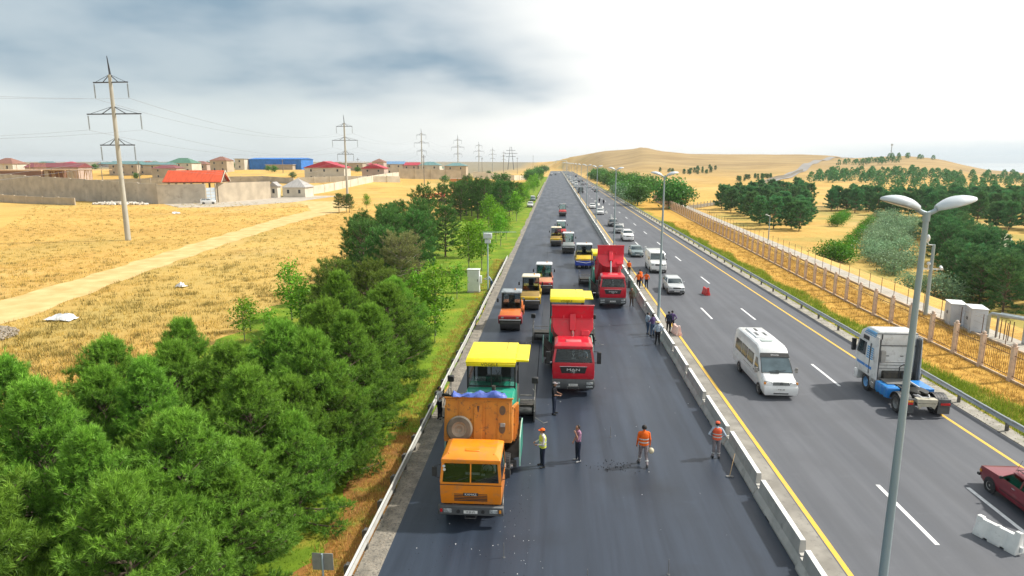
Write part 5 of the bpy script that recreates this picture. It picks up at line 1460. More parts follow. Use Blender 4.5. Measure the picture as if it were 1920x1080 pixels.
def greenhouse(root, zb, rb, zt, rt, pw, pm, gm, roof_th, rm, over=0.0, back='glass', sides=(0.0,), mid_front=False, roof_name='roof', crown=0.12, lining=True):
    """pillars, panes and roof between a lower rectangle rb=(w,y0,y1) and an upper one rt"""
    wb, a0, a1 = rb; wt, c0, c1 = rt
    cb = [(-wb, a0), (wb, a0), (wb, a1), (-wb, a1)]; ct = [(-wt, c0), (wt, c0), (wt, c1), (-wt, c1)]
    pil = MB()
    for (x, y), (u, v) in zip(cb, ct):
        sx = 1 if x < 0 else -1; sy = 1 if y == a0 else -1
        pil.hexa([(x, y, zb), (x + sx * pw, y, zb), (x + sx * pw, y + sy * pw, zb), (x, y + sy * pw, zb), (u, v, zt), (u + sx * pw, v, zt), (u + sx * pw, v + sy * pw, zt), (u, v + sy * pw, zt)])
    pil.build('pillars', pm, root, smooth=False)
    L = lambda p, q, t: tuple(p[i] + (q[i] - p[i]) * t for i in range(3))
    def pane(name, p0, p1, q1, q0, inset=0.02):
        c = [sum(k[i] for k in (p0, p1, q1, q0)) / 4 for i in range(3)]
        pts = [L(k, c, inset) for k in (p0, p1, q1, q0)]
        n = (Vector(pts[1]) - Vector(pts[0])).cross(Vector(pts[3]) - Vector(pts[0])).normalized() * 0.012
        return MB().hexa([tuple(Vector(k)) for k in pts] + [tuple(Vector(k) + n) for k in pts]).build(name, gm, root, smooth=False)
    e = 0.008
    pane('windshield', (-wb + pw, a0 + e, zb), (wb - pw, a0 + e, zb), (wt - pw, c0 + e, zt), (-wt + pw, c0 + e, zt))
    if back == 'glass': pane('rear_window', (wb - pw, a1 - e, zb), (-wb + pw, a1 - e, zb), (-wt + pw, c1 - e, zt), (wt - pw, c1 - e, zt))
    if back == 'solid' and lining: MB().hexa([(-wb + .03, a1 - .09, zb - .6), (wb - .03, a1 - .09, zb - .6), (wb - .03, a1 - .055, zb - .6), (-wb + .03, a1 - .055, zb - .6), (-wt + .03, c1 - .09, zt), (wt - .03, c1 - .09, zt), (wt - .03, c1 - .055, zt), (-wt + .03, c1 - .055, zt)]).build('cab_lining', M_seat, root, smooth=False)
    if back == 'solid': MB().hexa([(-wb, a1 - .05, zb), (wb, a1 - .05, zb), (wb, a1, zb), (-wb, a1, zb), (-wt, c1 - .05, zt), (wt, c1 - .05, zt), (wt, c1, zt), (-wt, c1, zt)]).build('back_panel', pm, root, smooth=False)
    for s in (-1, 1):
        pane('side_window', (s * (wb - e), a0 + pw, zb), (s * (wb - e), a1 - pw, zb), (s * (wt - e), c1 - pw, zt), (s * (wt - e), c0 + pw, zt))
    if back == 'solid': MB().box(-wb + .02, wb - .02, a0 + .04, a1 - .1, zb - .001, zb + .004).build('sill_lining', M_seat, root, smooth=False); MB().box(-wt + .02, wt - .02, c0 + .04, c1 - .1, zt - .02, zt - .004).build('headlining', M_seat, root, smooth=False)
    if mid_front: MB().hexa([(-.025, a0 - .01, zb), (.025, a0 - .01, zb), (.025, a0 + .03, zb), (-.025, a0 + .03, zb), (-.025, c0 - .01, zt), (.025, c0 - .01, zt), (.025, c0 + .03, zt), (-.025, c0 + .03, zt)]).build('windshield_bar', pm, root, smooth=False)
    levels([(zt, wt + over, c0 - over, c1 + over), (zt + roof_th * .55, wt + over, c0 - over, c1 + over), (zt + roof_th, wt + over - crown, c0 - over + crown * 1.3, c1 + over - crown)]).build(roof_name, rm, root, bevel=0.035, seg=2)


def driver(root, x, y, z, shirt, name='driver_seat'):
    s = MB().box(x - .24, x + .24, y - .22, y + .26, z - .12, z).box(x - .24, x + .24, y + .2, y + .34, z, z + .72)
    o = s.build(name, M_seat, root, bevel=.03)
    return o


def steering(root, x, y, z):
    mb = MB(); pts = [(x + .2 * cos(t), y + .08 * sin(t), z + .16 * sin(t)) for t in [2 * pi * i / 14 for i in range(15)]]
    mb.tube(pts, .018, 6).cyl((x, y, z), (x, y - .2, z - .4), .025, n=6)
    mb.build('steering_wheel', M_blk, root)


def plate(root, y, z, txt, x=0.0, face='-y', w=.52):
    s = -1 if face == '-y' else 1
    o = MB().box(x - w / 2, x + w / 2, min(y, y + s * .015), max(y, y + s * .015), z - .058, z + .058).build('number_plate', M_plate, root, smooth=False)
    lettering(txt, .10, M_ink, o, (x, y + s * .018, z), face, sx=.9)
    return o


def bed_frame(root, hinge, ang):
    """placed group transform for a tipping body: returns matrix mapping bed coordinates (hinge at origin, y<0 to the front)"""
    return Matrix.Translation(hinge) @ Matrix.Rotation(-ang, 4, 'X')


# ------------------------------------------------------------------ orange tipper truck
def orange_truck(loc):
    P = paint('truck_orange', (0.90, 0.27, 0.004), 0.38, dirt=.6)
    B = M('tipper_rusty_orange', (0.62, 0.235, 0.025), 0.7, col2=(0.50, 0.17, 0.022), scale=1.6, detail=7, dirt=((0.13, 0.07, 0.035), 4.5, 0.56, 0.70))
    root = thing('dump_truck', 'orange cab-over dump truck with rusty tipped body and a blue tarpaulin on top', 'truck', loc)
    levels([(.84, 1.13, .12, 1.92), (1.25, 1.15, .07, 1.95), (1.74, 1.15, .05, 1.95)]).build('cab', P, root, bevel=.05, seg=2)
    greenhouse(root, 1.74, (1.15, .05, 1.95), 2.42, (1.09, .20, 1.93), .10, P, G_dark, .30, P, over=.02, back='solid', mid_front=True, crown=.22)
    MB().box(-1.02, 1.02, .30, .62, 1.55, 1.86).build('dashboard', M_seat, root, bevel=.04)
    driver(root, .58, 1.05, 1.35, None); driver(root, -.55, 1.05, 1.35, None, 'passenger_seat'); steering(root, .58, .72, 1.98)
    MB().box(-1.1, 1.1, .2, 1.9, 1.1, 1.2).build('cab_floor', M_int, root)
    MB().box(-.25, .30, .44, .52, 1.86, 1.93).box(.36, .5, .40, .48, 1.86, 1.9).build('papers', M_wlet, root)
    # front panel
    for k in range(5):
        z = 1.00 + .062 * k
        MB().box(-.62, .62, .062, .085, z, z + .028).build('grille_slot', M_blk, root)
    MB().box(-.28, .28, .045, .075, 1.215, 1.32).build('badge', M_blk, root, bevel=.008)
    lettering('KAMAZ', .125, M_wlet, root, (0, .040, 1.268), '-y', sx=1.05)
    MB().box(-1.155, 1.155, .035, .06, 1.635, 1.655).build('panel_seam', M_blk, root)
    for s in (-1, 1):
        MB().box(s * 1.152, s * 1.158, .40, 1.42, 1.02, 1.72).build('door', P, root, bevel=.004)
        MB().box(s * 1.15, s * 1.175, 1.22, 1.36, 1.52, 1.56).build('door_handle', M_blk, root)
        MB().tube([(s * 1.12, .25, 2.35), (s * 1.36, .18, 2.3), (s * 1.36, .18, 1.9), (s * 1.12, .2, 1.8)], .016, 6).box(s * 1.36 - .09, s * 1.36 + .09, .15, .20, 1.92, 2.28).build('mirror', M_blk, root)
        MB().cyl((s * .35 - .3, .045, 1.76), (s * .35 + .25, .085, 1.93), .012, n=5).build('wiper', M_blk, root)
    for k, z in enumerate((2.32, 2.20)): MB().cyl((-1.0 + .02 * k, .165 - .03 * k, z), (-1.0 + .02 * k, .155 - .03 * k, z), .055, n=14).build('sticker', M_wlet, root)
    MB().box(-.27, .27, .62, .84, 2.715, 2.75).build('roof_hatch', P, root, bevel=.012)
    for s in (-1, 1): MB().ball((s * .85, .45, 2.70), .035, 8, 6).build('marker_lamp', M_amber, root)
    MB().box(-1.23, 1.23, -.02, .16, .44, .82).build('bumper', M_gry, root, bevel=.04)
    for s in (-1, 1):
        MB().box(s * .86 - .15, s * .86 + .15, -.045, -.02, .56, .72).build('headlight', M_lamp, root, bevel=.012)
        MB().box(s * 1.10 - .045, s * 1.10 + .045, -.04, -.02, .57, .71).build('indicator', M_redl if s < 0 else M_amber, root, bevel=.01)
        MB().cyl((s * .46, -.05, .62), (s * .46, -.02, .62), .07, n=12).build('fog_light', M_blk, root)
    plate(root, -.022, .60, '10 JB 672')
    MB().tube([(-.2, -.02, .46), (-.2, -.12, .40), (.2, -.12, .40), (.2, -.02, .46)], .025, 6).build('tow_hook', M_blk, root)
    for s in (-1, 1):
        MB().box(s * .46 - .05, s * .46 + .05, .5, 6.5, .74, .96).build('chassis_rail', M_chas, root)
        MB().loft([[(s * .68, y, z), (s * 1.13, y, z), (s * 1.13, y, z + .05), (s * .68, y, z + .05)] for y, z in ((.62, .62), (.80, .98), (1.25, 1.10), (1.72, .98), (1.9, .62))]).build('mudguard', M_blk, root)
        wheel(root, s * .98, 1.27, .51, .30)
        for y in (4.15, 5.47): wheel(root, s * .92, y, .51, .58)
        MB().box(s * .78 - .3, s * .78 + .3, 2.25, 3.35, .52, 1.02).build('fuel_tank', M_chas if s < 0 else M_rim, root, bevel=.06)
    MB().box(-.5, .5, 2.0, 2.3, .95, 1.5).build('gearbox_cover', M_chas, root)
    MB().box(-1.05, 1.05, 6.42, 6.52, .65, .85).build('rear_bumper', M_chas, root)
    MB().cyl((.72, 2.1, .9), (.72, 2.1, 2.3), .06, n=8).build('exhaust', M_rim, root)
    # tipper body
    T = bed_frame(root, (0, 6.0, 1.12), radians(18))
    W = 1.36
    mb = MB().at(T)
    mb.box(-W, W, -3.75, .45, 0, .08)
    for s in (-1, 1): mb.box(s * W - .03, s * W + .03, -3.75, .45, .08, 1.35)
    mb.build('tipper_body', B, root, bevel=.01)
    fw = MB().at(T).box(-W, W, -3.82, -3.75, .0, 1.72).build('headboard', B, root, bevel=.012)
    for x0, x1, z0, z1 in ((-1.30, -.86, .12, 1.62), (-.80, -.32, .12, 1.62), (.30, .72, .12, 1.62), (.78, 1.28, .12, 1.62)):
        MB().at(T).box(x0, x1, -3.845, -3.82, z0, z1).build('panel', B, fw, bevel=.012)
    MB().at(T).box(-W - .05, W + .05, -3.88, -3.70, 1.72, 1.78).build('top_rim', B, fw, bevel=.01)
    MB().at(T).box(-.17, .17, -3.90, -3.82, .0, 1.5).build('centre_post', B, fw, bevel=.01)
    for z in (1.28, .55):
        MB().at(T).loft([[(.98 + .13 * cos(t), y, z + .19 * sin(t)) for t in [2 * pi * i / 12 for i in range(12)]] for y in (-3.862, -3.846)]).build('stamped_opening', M('opening_brown', (0.16, 0.10, 0.06), .9), fw)
    MB().at(T).box(.90, 1.10, -3.90, -3.86, .62, .78).build('latch', M_rim, fw, bevel=.01)
    for s in (-1, 1):
        for y in (-3.0, -2.1, -1.2, -.3): MB().at(T).box(s * W + s * .03, s * W + s * .10, y - .05, y + .05, .0, 1.35).build('side_rib', B, root)
        MB().at(T).box(s * W - .05, s * W + .05, -3.75, .45, 1.35, 1.42).build('side_rim', B, root)
    MB().at(T).box(-W + .05, W - .05, -3.7, .2, .08, .9).build('asphalt_load', M('hot_asphalt', (0.018, 0.018, 0.02), .9, bump=.6, bscale=20), root)
    a = T @ Vector((0, -3.86, 1.45))
    MB().cyl((0, 2.15, .95), tuple(Vector((0, 2.15, .95)).lerp(a, .38)), .10, n=12).cyl((0, 2.15, .95), tuple(a), .065, n=12).build('lift_ram', M('ram_brown', (0.12, 0.06, 0.045), .45, metal=.4), root)
    # spare wheel hung on the headboard
    sp = T @ Vector((-.72, -4.03, .52))
    R_ = M('dusty_rim', (0.30, 0.25, 0.19), .7); D_ = M('dusty_tyre', (0.17, 0.145, 0.11), .9, col2=(0.11, 0.095, 0.075), scale=3)
    tm = MB().lathe([(.30, -.13), (.47, -.13), (.52, -.07), (.53, 0), (.52, .07), (.47, .13), (.30, .13), (.30, -.13)], (0, 0, 0), 'y', 30).mesh('spare_wheel', D_)
    o = link('spare_wheel', tm, root, tuple(sp)); o.rotation_euler = (-radians(18), 0, 0)
    link('rim', MB().lathe([(.001, .02), (.12, 0), (.13, -.05), (.20, -.05), (.26, -.10), (.305, -.12), (.305, .12), (.001, .1)], (0, 0, 0), 'y', 24).mesh('rim', R_), o)
    # tarpaulin
    q = random.Random(4); mb = MB().at(T); n = 26; secs = []; ph = [q.uniform(0, 6.28) for _ in range(4)]
    for i in range(n):
        x = -1.12 + 2.25 * i / (n - 1); h = .17 + .06 * sin(x * 5 + ph[0]) + .04 * sin(x * 11 + ph[1]) + (.14 * sin((i / n - .6) / .3 * pi) if .6 < i / n < .9 else 0); w = .21 + .05 * sin(x * 7 + ph[2])
        if i in (0, n - 1): h, w = .03, .05
        secs.append([(x + q.uniform(-.02, .02), -3.78 + w * cos(t) + .03 * sin(9 * x + 4 * t + ph[3]), 1.785 + max(0, h * sin(t)) + (.035 * sin(13 * x + 5 * t + ph[1]) + q.uniform(-.008, .008) if .2 < t < 2.9 else 0)) for t in [pi * k / 9 for k in range(10)]])
    tarp = mb.loft(secs).build('tarpaulin', M('blue_tarpaulin', (0.10, 0.16, 0.52), .5, col2=(0.06, 0.10, 0.38), scale=5, bump=.5, bscale=9), smooth=True, angle=50)
    tarp.location = loc
    tag(tarp, 'crumpled blue tarpaulin rolled along the headboard of the orange truck', 'tarpaulin')
    return root


orange_truck((-2.98, 22.05, 0))


# ------------------------------------------------------------------ red tipper trucks
def red_truck(loc, ang, label):
    P = paint('truck_red', (0.68, 0.010, 0.030), 0.35, dirt=.4); PB = paint('tipper_red', (0.74, 0.012, 0.035), 0.45, coat=.2)
    root = thing('dump_truck', label, 'truck', loc)
    levels([(.95, 1.20, .10, 2.1), (1.30, 1.22, .04, 2.15), (1.98, 1.22, .04, 2.15)]).build('cab', P, root, bevel=.06, seg=2)
    greenhouse(root, 1.98, (1.22, .04, 2.15), 2.72, (1.10, .26, 2.12), .13, P, G_dark, .34, P, over=.01, back='solid', crown=.20)
    MB().box(-1.08, 1.08, .32, .7, 1.8, 2.08).build('dashboard', M_seat, root, bevel=.05)
    driver(root, .60, 1.15, 1.6, None); driver(root, -.58, 1.15, 1.6, None, 'passenger_seat'); steering(root, .60, .82, 2.2)
    MB().cyl((-.02, .30, 2.56), (-.02, .29, 2.56), .07, n=14).box(-.10, .14, .42, .46, 2.08, 2.16).prism([(-.08, 2.46), (-.03, 2.46), (0, 2.34), (.03, 2.46), (.08, 2.46), (.02, 2.26), (-.02, 2.26)], 'y', .27, .28).build('pennant', M_wlet, root)
    MB().prism([(-.78, 1.72), (.78, 1.72), (.68, 1.34), (-.68, 1.34)], 'y', .005, .04).build('grille', M_blk, root, bevel=.02)
    lettering('MAN', .20, M_wlet, root, (0, -.004, 1.55), '-y', sx=1.8)
    MB().tube([(.10 * cos(t) * .9, -.002, 1.40 + .07 * sin(t)) for t in [pi * i / 8 for i in range(9)]], .012, 5).tube([(-.03, -.002, 1.40), (.05, -.002, 1.40), (.0, -.002, 1.36), (.06, -.002, 1.36)], .010, 5).build('emblem', M_wlet, root)
    MB().tube([(-.80, .0, 1.745), (.80, .0, 1.745)], .014, 6).build('grille_trim', M_chr, root)
    levels([(.36, 1.17, .06, .7), (.55, 1.24, -.03, .75), (.82, 1.24, -.02, .75), (.97, 1.22, .04, .7)]).build('bumper', M_gry, root, bevel=.03, seg=2)
    for s in (-1, 1):
        MB().box(s * .95 - .19, s * .95 + .19, -.055, -.02, .68, .82).build('headlight', M_lamp, root, bevel=.015)
        MB().box(s * .95 - .19, s * .95 + .19, -.05, -.02, .50, .60).build('fog_light', M_lamp, root, bevel=.015)
        MB().tube([(s * 1.15, .22, 2.62), (s * 1.45, .12, 2.62)], .02, 6).tube([(s * 1.2, .15, 1.95), (s * 1.45, .12, 1.98)], .02, 6).box(s * 1.47 - .12, s * 1.47 + .12, .04, .20, 1.92, 2.60).build('mirror', M_blk, root, bevel=.02)
        MB().box(s * 1.222, s * 1.232, .35, 1.45, 1.1, 1.95).build('door', P, root, bevel=.004)
        MB().box(s * 1.225, s * 1.25, 1.25, 1.42, 1.72, 1.77).build('door_handle', M_blk, root)
        MB().cyl((s * .4 - .35, .03, 2.02), (s * .4 + .3, .10, 2.12), .014, n=5).build('wiper', M_blk, root)
        MB().loft([[(s * .72, y, z), (s * 1.22, y, z), (s * 1.22, y, z + .06), (s * .72, y, z + .06)] for y, z in ((.72, .55), (.86, .98), (1.4, 1.16), (1.95, .98), (2.1, .55))]).build('mudguard', M_gry, root)
        wheel(root, s * 1.0, 1.42, .52, .32)
        for y in (4.75, 6.1): wheel(root, s * .95, y, .52, .60)
        MB().box(s * .46 - .05, s * .46 + .05, .6, 7.1, .82, 1.06).build('chassis_rail', M_chas, root)
        MB().box(s * .85 - .32, s * .85 + .32, 2.5, 3.7, .5, 1.05).build('fuel_tank', M_gry, root, bevel=.07)
        MB().tube([(s * 1.2, 2.25, 1.1), (s * 1.2, 2.25, 2.6)], .03, 6).build('grab_rail', M_gry, root)
    plate(root, -.035, .66, '90 DX 214')
    MB().tube([(-.33, -.04, .40), (-.33, -.06, .56), (.33, -.06, .56), (.33, -.04, .40)], .018, 6).build('step_frame', M_rim, root)
    levels([(3.055, .46, .55, 1.05), (3.10, .44, .57, 1.03)]).build('roof_vent', M('faded_red', (0.72, 0.16, 0.17), .5), root, bevel=.01)
    # half-pipe tipper body
    T = bed_frame(root, (0, 6.75, 1.15), ang)
    prof = [(-1.26, 1.55), (-1.24, .80), (-1.10, .42), (-.80, .12), (-.45, 0), (.45, 0), (.80, .12), (1.10, .42), (1.24, .80), (1.26, 1.55)]
    inner = [(x * .955, z + .05 if z < 1.5 else z) for x, z in reversed(prof)]
    MB().at(T).loft([[(x, y, z) for x, z in prof + inner] for y in (-4.35, .5)]).build('tipper_body', PB, root, smooth=False)
    front = MB().at(T).loft([[(x, y, min(z, 1.28)) for x, z in prof] for y in (-4.42, -4.35)]).build('headboard', PB, root, bevel=.012)
    MB().at(T).hexa([(-1.25, -4.40, 1.285), (1.25, -4.40, 1.285), (1.25, -4.34, 1.285), (-1.25, -4.34, 1.285), (-1.28, -4.82, 2.02), (1.28, -4.82, 2.02), (1.28, -4.76, 2.02), (-1.28, -4.76, 2.02)]).build('canopy', PB, front)
    MB().at(T).box(-1.31, 1.31, -4.90, -4.74, 2.02, 2.09).build('canopy_rim', paint('rim_red', (0.72, 0.09, 0.10)), front, bevel=.012)
    MB().at(T).box(-1.25, 1.25, -4.46, -4.42, 1.24, 1.30).build('crease_bar', PB, front, bevel=.008)
    for s in (-1, 1):
        MB().at(T).prism([(-4.40, 1.30), (-4.80, 2.0), (-4.30, 1.55)], 'x', s * 1.25 - .02, s * 1.25 + .02).build('canopy_gusset', PB, front)
        MB().at(T).box(s * .55 - .04, s * .55 + .04, -4.52, -4.42, 1.30, 1.62).build('canopy_rib', PB, front)
        for y in (-3.2, -2.0, -.8): MB().at(T).box(s * 1.26, s * 1.33, y - .06, y + .06, .75, 1.55).build('side_rib', PB, root)
    MB().at(T).box(-.19, .19, -4.74, -4.42, .52, 1.55).build('ram_housing', PB, front, bevel=.03)
    MB().at(T).box(.52, 1.02, -4.56, -4.42, .22, .55).build('step_box', PB, front, bevel=.02)
    a = T @ Vector((0, -4.58, .62))
    MB().cyl((0, 2.45, 1.0), tuple(a), .085, n=12).cyl((0, 2.45, 1.0), tuple(Vector((0, 2.45, 1.0)).lerp(a, .4)), .125, n=12).build('lift_ram', M_chr, root)
    MB().at(T).loft([[(x * .94, y, z + .06) for x, z in [p for p in prof if p[1] < 1.0]] for y in (-3.6, .45)]).build('asphalt_load', MATS['hot_asphalt'], root)
    return root


red_truck((1.20, 36.25, 0), radians(20), 'red dump truck backed to the middle paver, its half-pipe body tipped low')
red_truck((5.50, 59.6, 0), radians(31), 'red dump truck beside the concrete barriers, its body tipped up higher')


# ------------------------------------------------------------------ asphalt pavers
def paver(loc, label):
    Gn = paint('paver_green', (0.012, 0.36, 0.235), 0.38, dirt=.5); Yl = paint('paver_yellow', (0.90, 0.74, 0.008), 0.45, coat=.2)
    St = M('worn_steel', (0.11, 0.11, 0.11), .5, metal=.5, col2=(0.05, 0.05, 0.05), scale=3); Hd = M('hopper_inside', (0.035, 0.033, 0.03), .7, col2=(0.09, 0.08, 0.07), scale=2)
    root = thing('asphalt_paver', label, 'paver', loc)
    # hopper
    for s in (-1, 1):
        MB().hexa([(s * .55, .1, .45), (s * 1.62, .1, .75), (s * 1.62, 2.2, .75), (s * .55, 2.2, .45), (s * .55, .1, .50), (s * 1.58, .1, 1.55), (s * 1.58, 2.2, 1.55), (s * .55, 2.2, .50)]).build('hopper_wing', Hd, root)
        MB().prism([(.05, .35), (2.25, .35), (2.25, 1.62), (1.6, 1.70), (.25, 1.55), (.05, 1.2)], 'x', s * 1.60, s * 1.66).build('hopper_side', Gn, root, bevel=.012)
        MB().tube([(s * 1.63, .05, .35), (s * 1.63, .02, 1.2), (s * 1.63, .25, 1.57), (s * 1.63, 1.6, 1.72), (s * 1.63, 2.25, 1.64)], .035, 6).build('wing_edge', M('edge_pale_green', (0.30, 0.52, 0.44), .5), root)
        MB().prism([(1.2, .0), (5.6, .0), (5.85, .22), (5.75, .62), (5.4, .72), (1.3, .72), (1.0, .5), (1.0, .2)], 'x', s * .78, s * 1.16).build('crawler_track', M_blk, root, bevel=.02)
        for y in (1.5, 2.5, 3.5, 4.5, 5.4): MB().cyl((s * 1.12, y, .33), (s * 1.19, y, .33), .2, n=14).build('track_roller', M_chas, root)
    MB().box(-1.5, 1.5, -.02, .08, .30, .62).build('apron', St, root, bevel=.02)
    for s in (-1, 1): MB().cyl((s * .9 - .45, -.12, .42), (s * .9 + .45, -.12, .42), .11, n=12).build('push_roller', M_chr, root)
    MB().box(-.55, .55, .1, 2.3, .36, .46).build('conveyor', Hd, root)
    # engine block
    levels([(.72, 1.22, 2.3, 5.2), (1.7, 1.24, 2.28, 5.2), (2.30, 1.22, 2.5, 5.2), (2.42, 1.15, 2.62, 5.2)]).build('engine_hood', Gn, root, bevel=.05, seg=2)
    for k in range(4): MB().box(-.85, .65, 2.98 + .16 * k, 3.06 + .16 * k, 2.415, 2.43).build('louvre', M_blk, root)
    MB().box(-1.0, -.42, 2.7, 3.4, 2.415, 2.428).build('hood_label', M('pale_sticker', (0.45, 0.62, 0.60), .5), root)
    lettering('S', .26, M_blet, root, (.80, 2.40, 2.0), '-y')
    MB().cyl((.18, 3.55, 2.4), (.18, 3.55, 2.75), .10, n=12).build('exhaust', M_chas, root)
    MB().box(-1.05, 1.05, 2.255, 2.30, 1.0, 1.55).build('radiator_grille', M_blk, root)
    # operator stand
    MB().box(-1.25, 1.25, 5.2, 6.4, 1.0, 1.9).build('operator_platform', M_chas, root, bevel=.02)
    for s in (-1, 1):
        MB().box(s * .62 - .26, s * .62 + .26, 5.35, 5.85, 1.9, 2.35).box(s * .62 - .26, s * .62 + .26, 5.8, 5.95, 2.3, 2.95).build('seat', M_seat, root, bevel=.05)
    MB().box(-.35, .45, 5.05, 5.3, 2.2, 2.75).build('control_console', M_gry, root, bevel=.04)
    for x, y in ((-1.17, 4.25), (1.17, 4.25), (-1.17, 6.9), (1.17, 6.9)):
        MB().box(x - .04, x + .04, y - .04, y + .04, 2.3 if y < 5 else 1.6, 3.72).build('roof_post', M_blk, root)
    MB().box(-1.13, 1.13, 4.235, 4.25, 2.48, 3.64).build('windshield', G_dark, root, smooth=False)
    MB().box(-1.17, 1.17, 4.21, 4.28, 2.44, 2.50).box(-1.17, 1.17, 4.21, 4.28, 3.62, 3.70).box(-.03, .03, 4.20, 4.27, 2.5, 3.62).build('windshield_frame', M_blk, root)
    MB().tube([(.05, 4.19, 2.55), (.42, 4.19, 3.3)], .014, 5).tube([(.45, 4.19, 2.55), (.25, 4.19, 3.35)], .014, 5).build('wiper', M_blk, root)
    for s in (-1, 1): MB().tube([(s * 1.17, 4.3, 2.75), (s * 1.17, 6.9, 2.75)], .022, 6).build('hand_rail', M_blk, root)
    levels([(3.70, 1.22, 3.95, 7.15), (3.80, 1.24, 3.92, 7.18), (3.96, 1.20, 4.1, 7.0)]).build('roof', Yl, root, bevel=.03, seg=2)
    MB().box(1.20, 1.84, 4.25, 7.0, 3.74, 3.86).build('roof_wing', Yl, root, bevel=.02)
    MB().box(-1.20, 1.20, 3.90, 3.95, 3.60, 3.74).build('roof_fascia', Yl, root, bevel=.01)
    lettering('VÖGELE', .20, M_blet, root, (-.05, 3.893, 3.69), '-y', sx=1.15)
    MB().tube([(.68, 5.5, 3.97), (.68, 6.9, 3.98)], .01, 5).build('roof_seam', M_chas, root)
    # screed
    MB().box(-2.42, 2.02, 6.55, 7.45, .06, .52).build('screed', St, root, bevel=.03)
    MB().box(-2.42, 2.02, 6.60, 7.40, .53, .66).build('screed_walkway', M_chas, root, bevel=.02)
    MB().cyl((-2.3, 6.2, .42), (1.95, 6.2, .42), .19, n=12).build('auger', St, root)
    for s, xe in ((-1, -2.5), (1, 2.08)):
        MB().box(xe - .04, xe + .04, 5.7, 7.6, .03, .62).build('end_plate', St, root, bevel=.01)
        MB().tube([(xe, 7.2, .6), (xe, 7.2, 1.75)], .035, 6).build('control_post', M_rim, root)
        MB().box(xe - .17, xe + .17, 7.08, 7.32, 1.65, 1.98).build('control_box', M_blk, root, bevel=.03)
        MB().tube([(xe, 6.0, .6), (xe, 6.0, 1.15), (xe, 6.9, 1.15)], .025, 6).tube([(xe, 6.4, .6), (xe, 6.4, 1.5), (xe - s * .1, 6.7, 1.5)], .02, 6).tube([(xe + s * .05, 5.7, .3), (xe + s * .5, 5.4, .12), (xe + s * .7, 5.7, .06)], .018, 5).build('sensor_rig', M_rim, root)
        MB().tube([(xe - s * .15, 6.8, 1.1), (s * 1.3, 6.8, 1.1)], .03, 6).tube([(xe - s * .15, 6.8, .82), (s * 1.3, 6.8, .82)], .03, 6).build('screed_rail', M_rim, root)
        MB().box(s * 1.22 - .06, s * 1.22 + .06, 2.9, 6.6, .75, 1.0).build('tow_arm', Gn, root, bevel=.02)
    return root


paver((-3.02, 26.35, 0), 'green asphalt paver with yellow roof directly behind the orange truck')
paver((0.98, 41.3, 0), 'green asphalt paver with yellow roof behind the low-tipped red truck')
paver((5.30, 64.7, 0), 'green asphalt paver with yellow roof hidden behind the high-tipped red truck')


# ------------------------------------------------------------------ rollers
M_drum = M('drum_steel', (0.115, 0.11, 0.105), .42, metal=.6, col2=(0.055, 0.052, 0.05), scale=2.2, stretch=(.3, 2, 2))


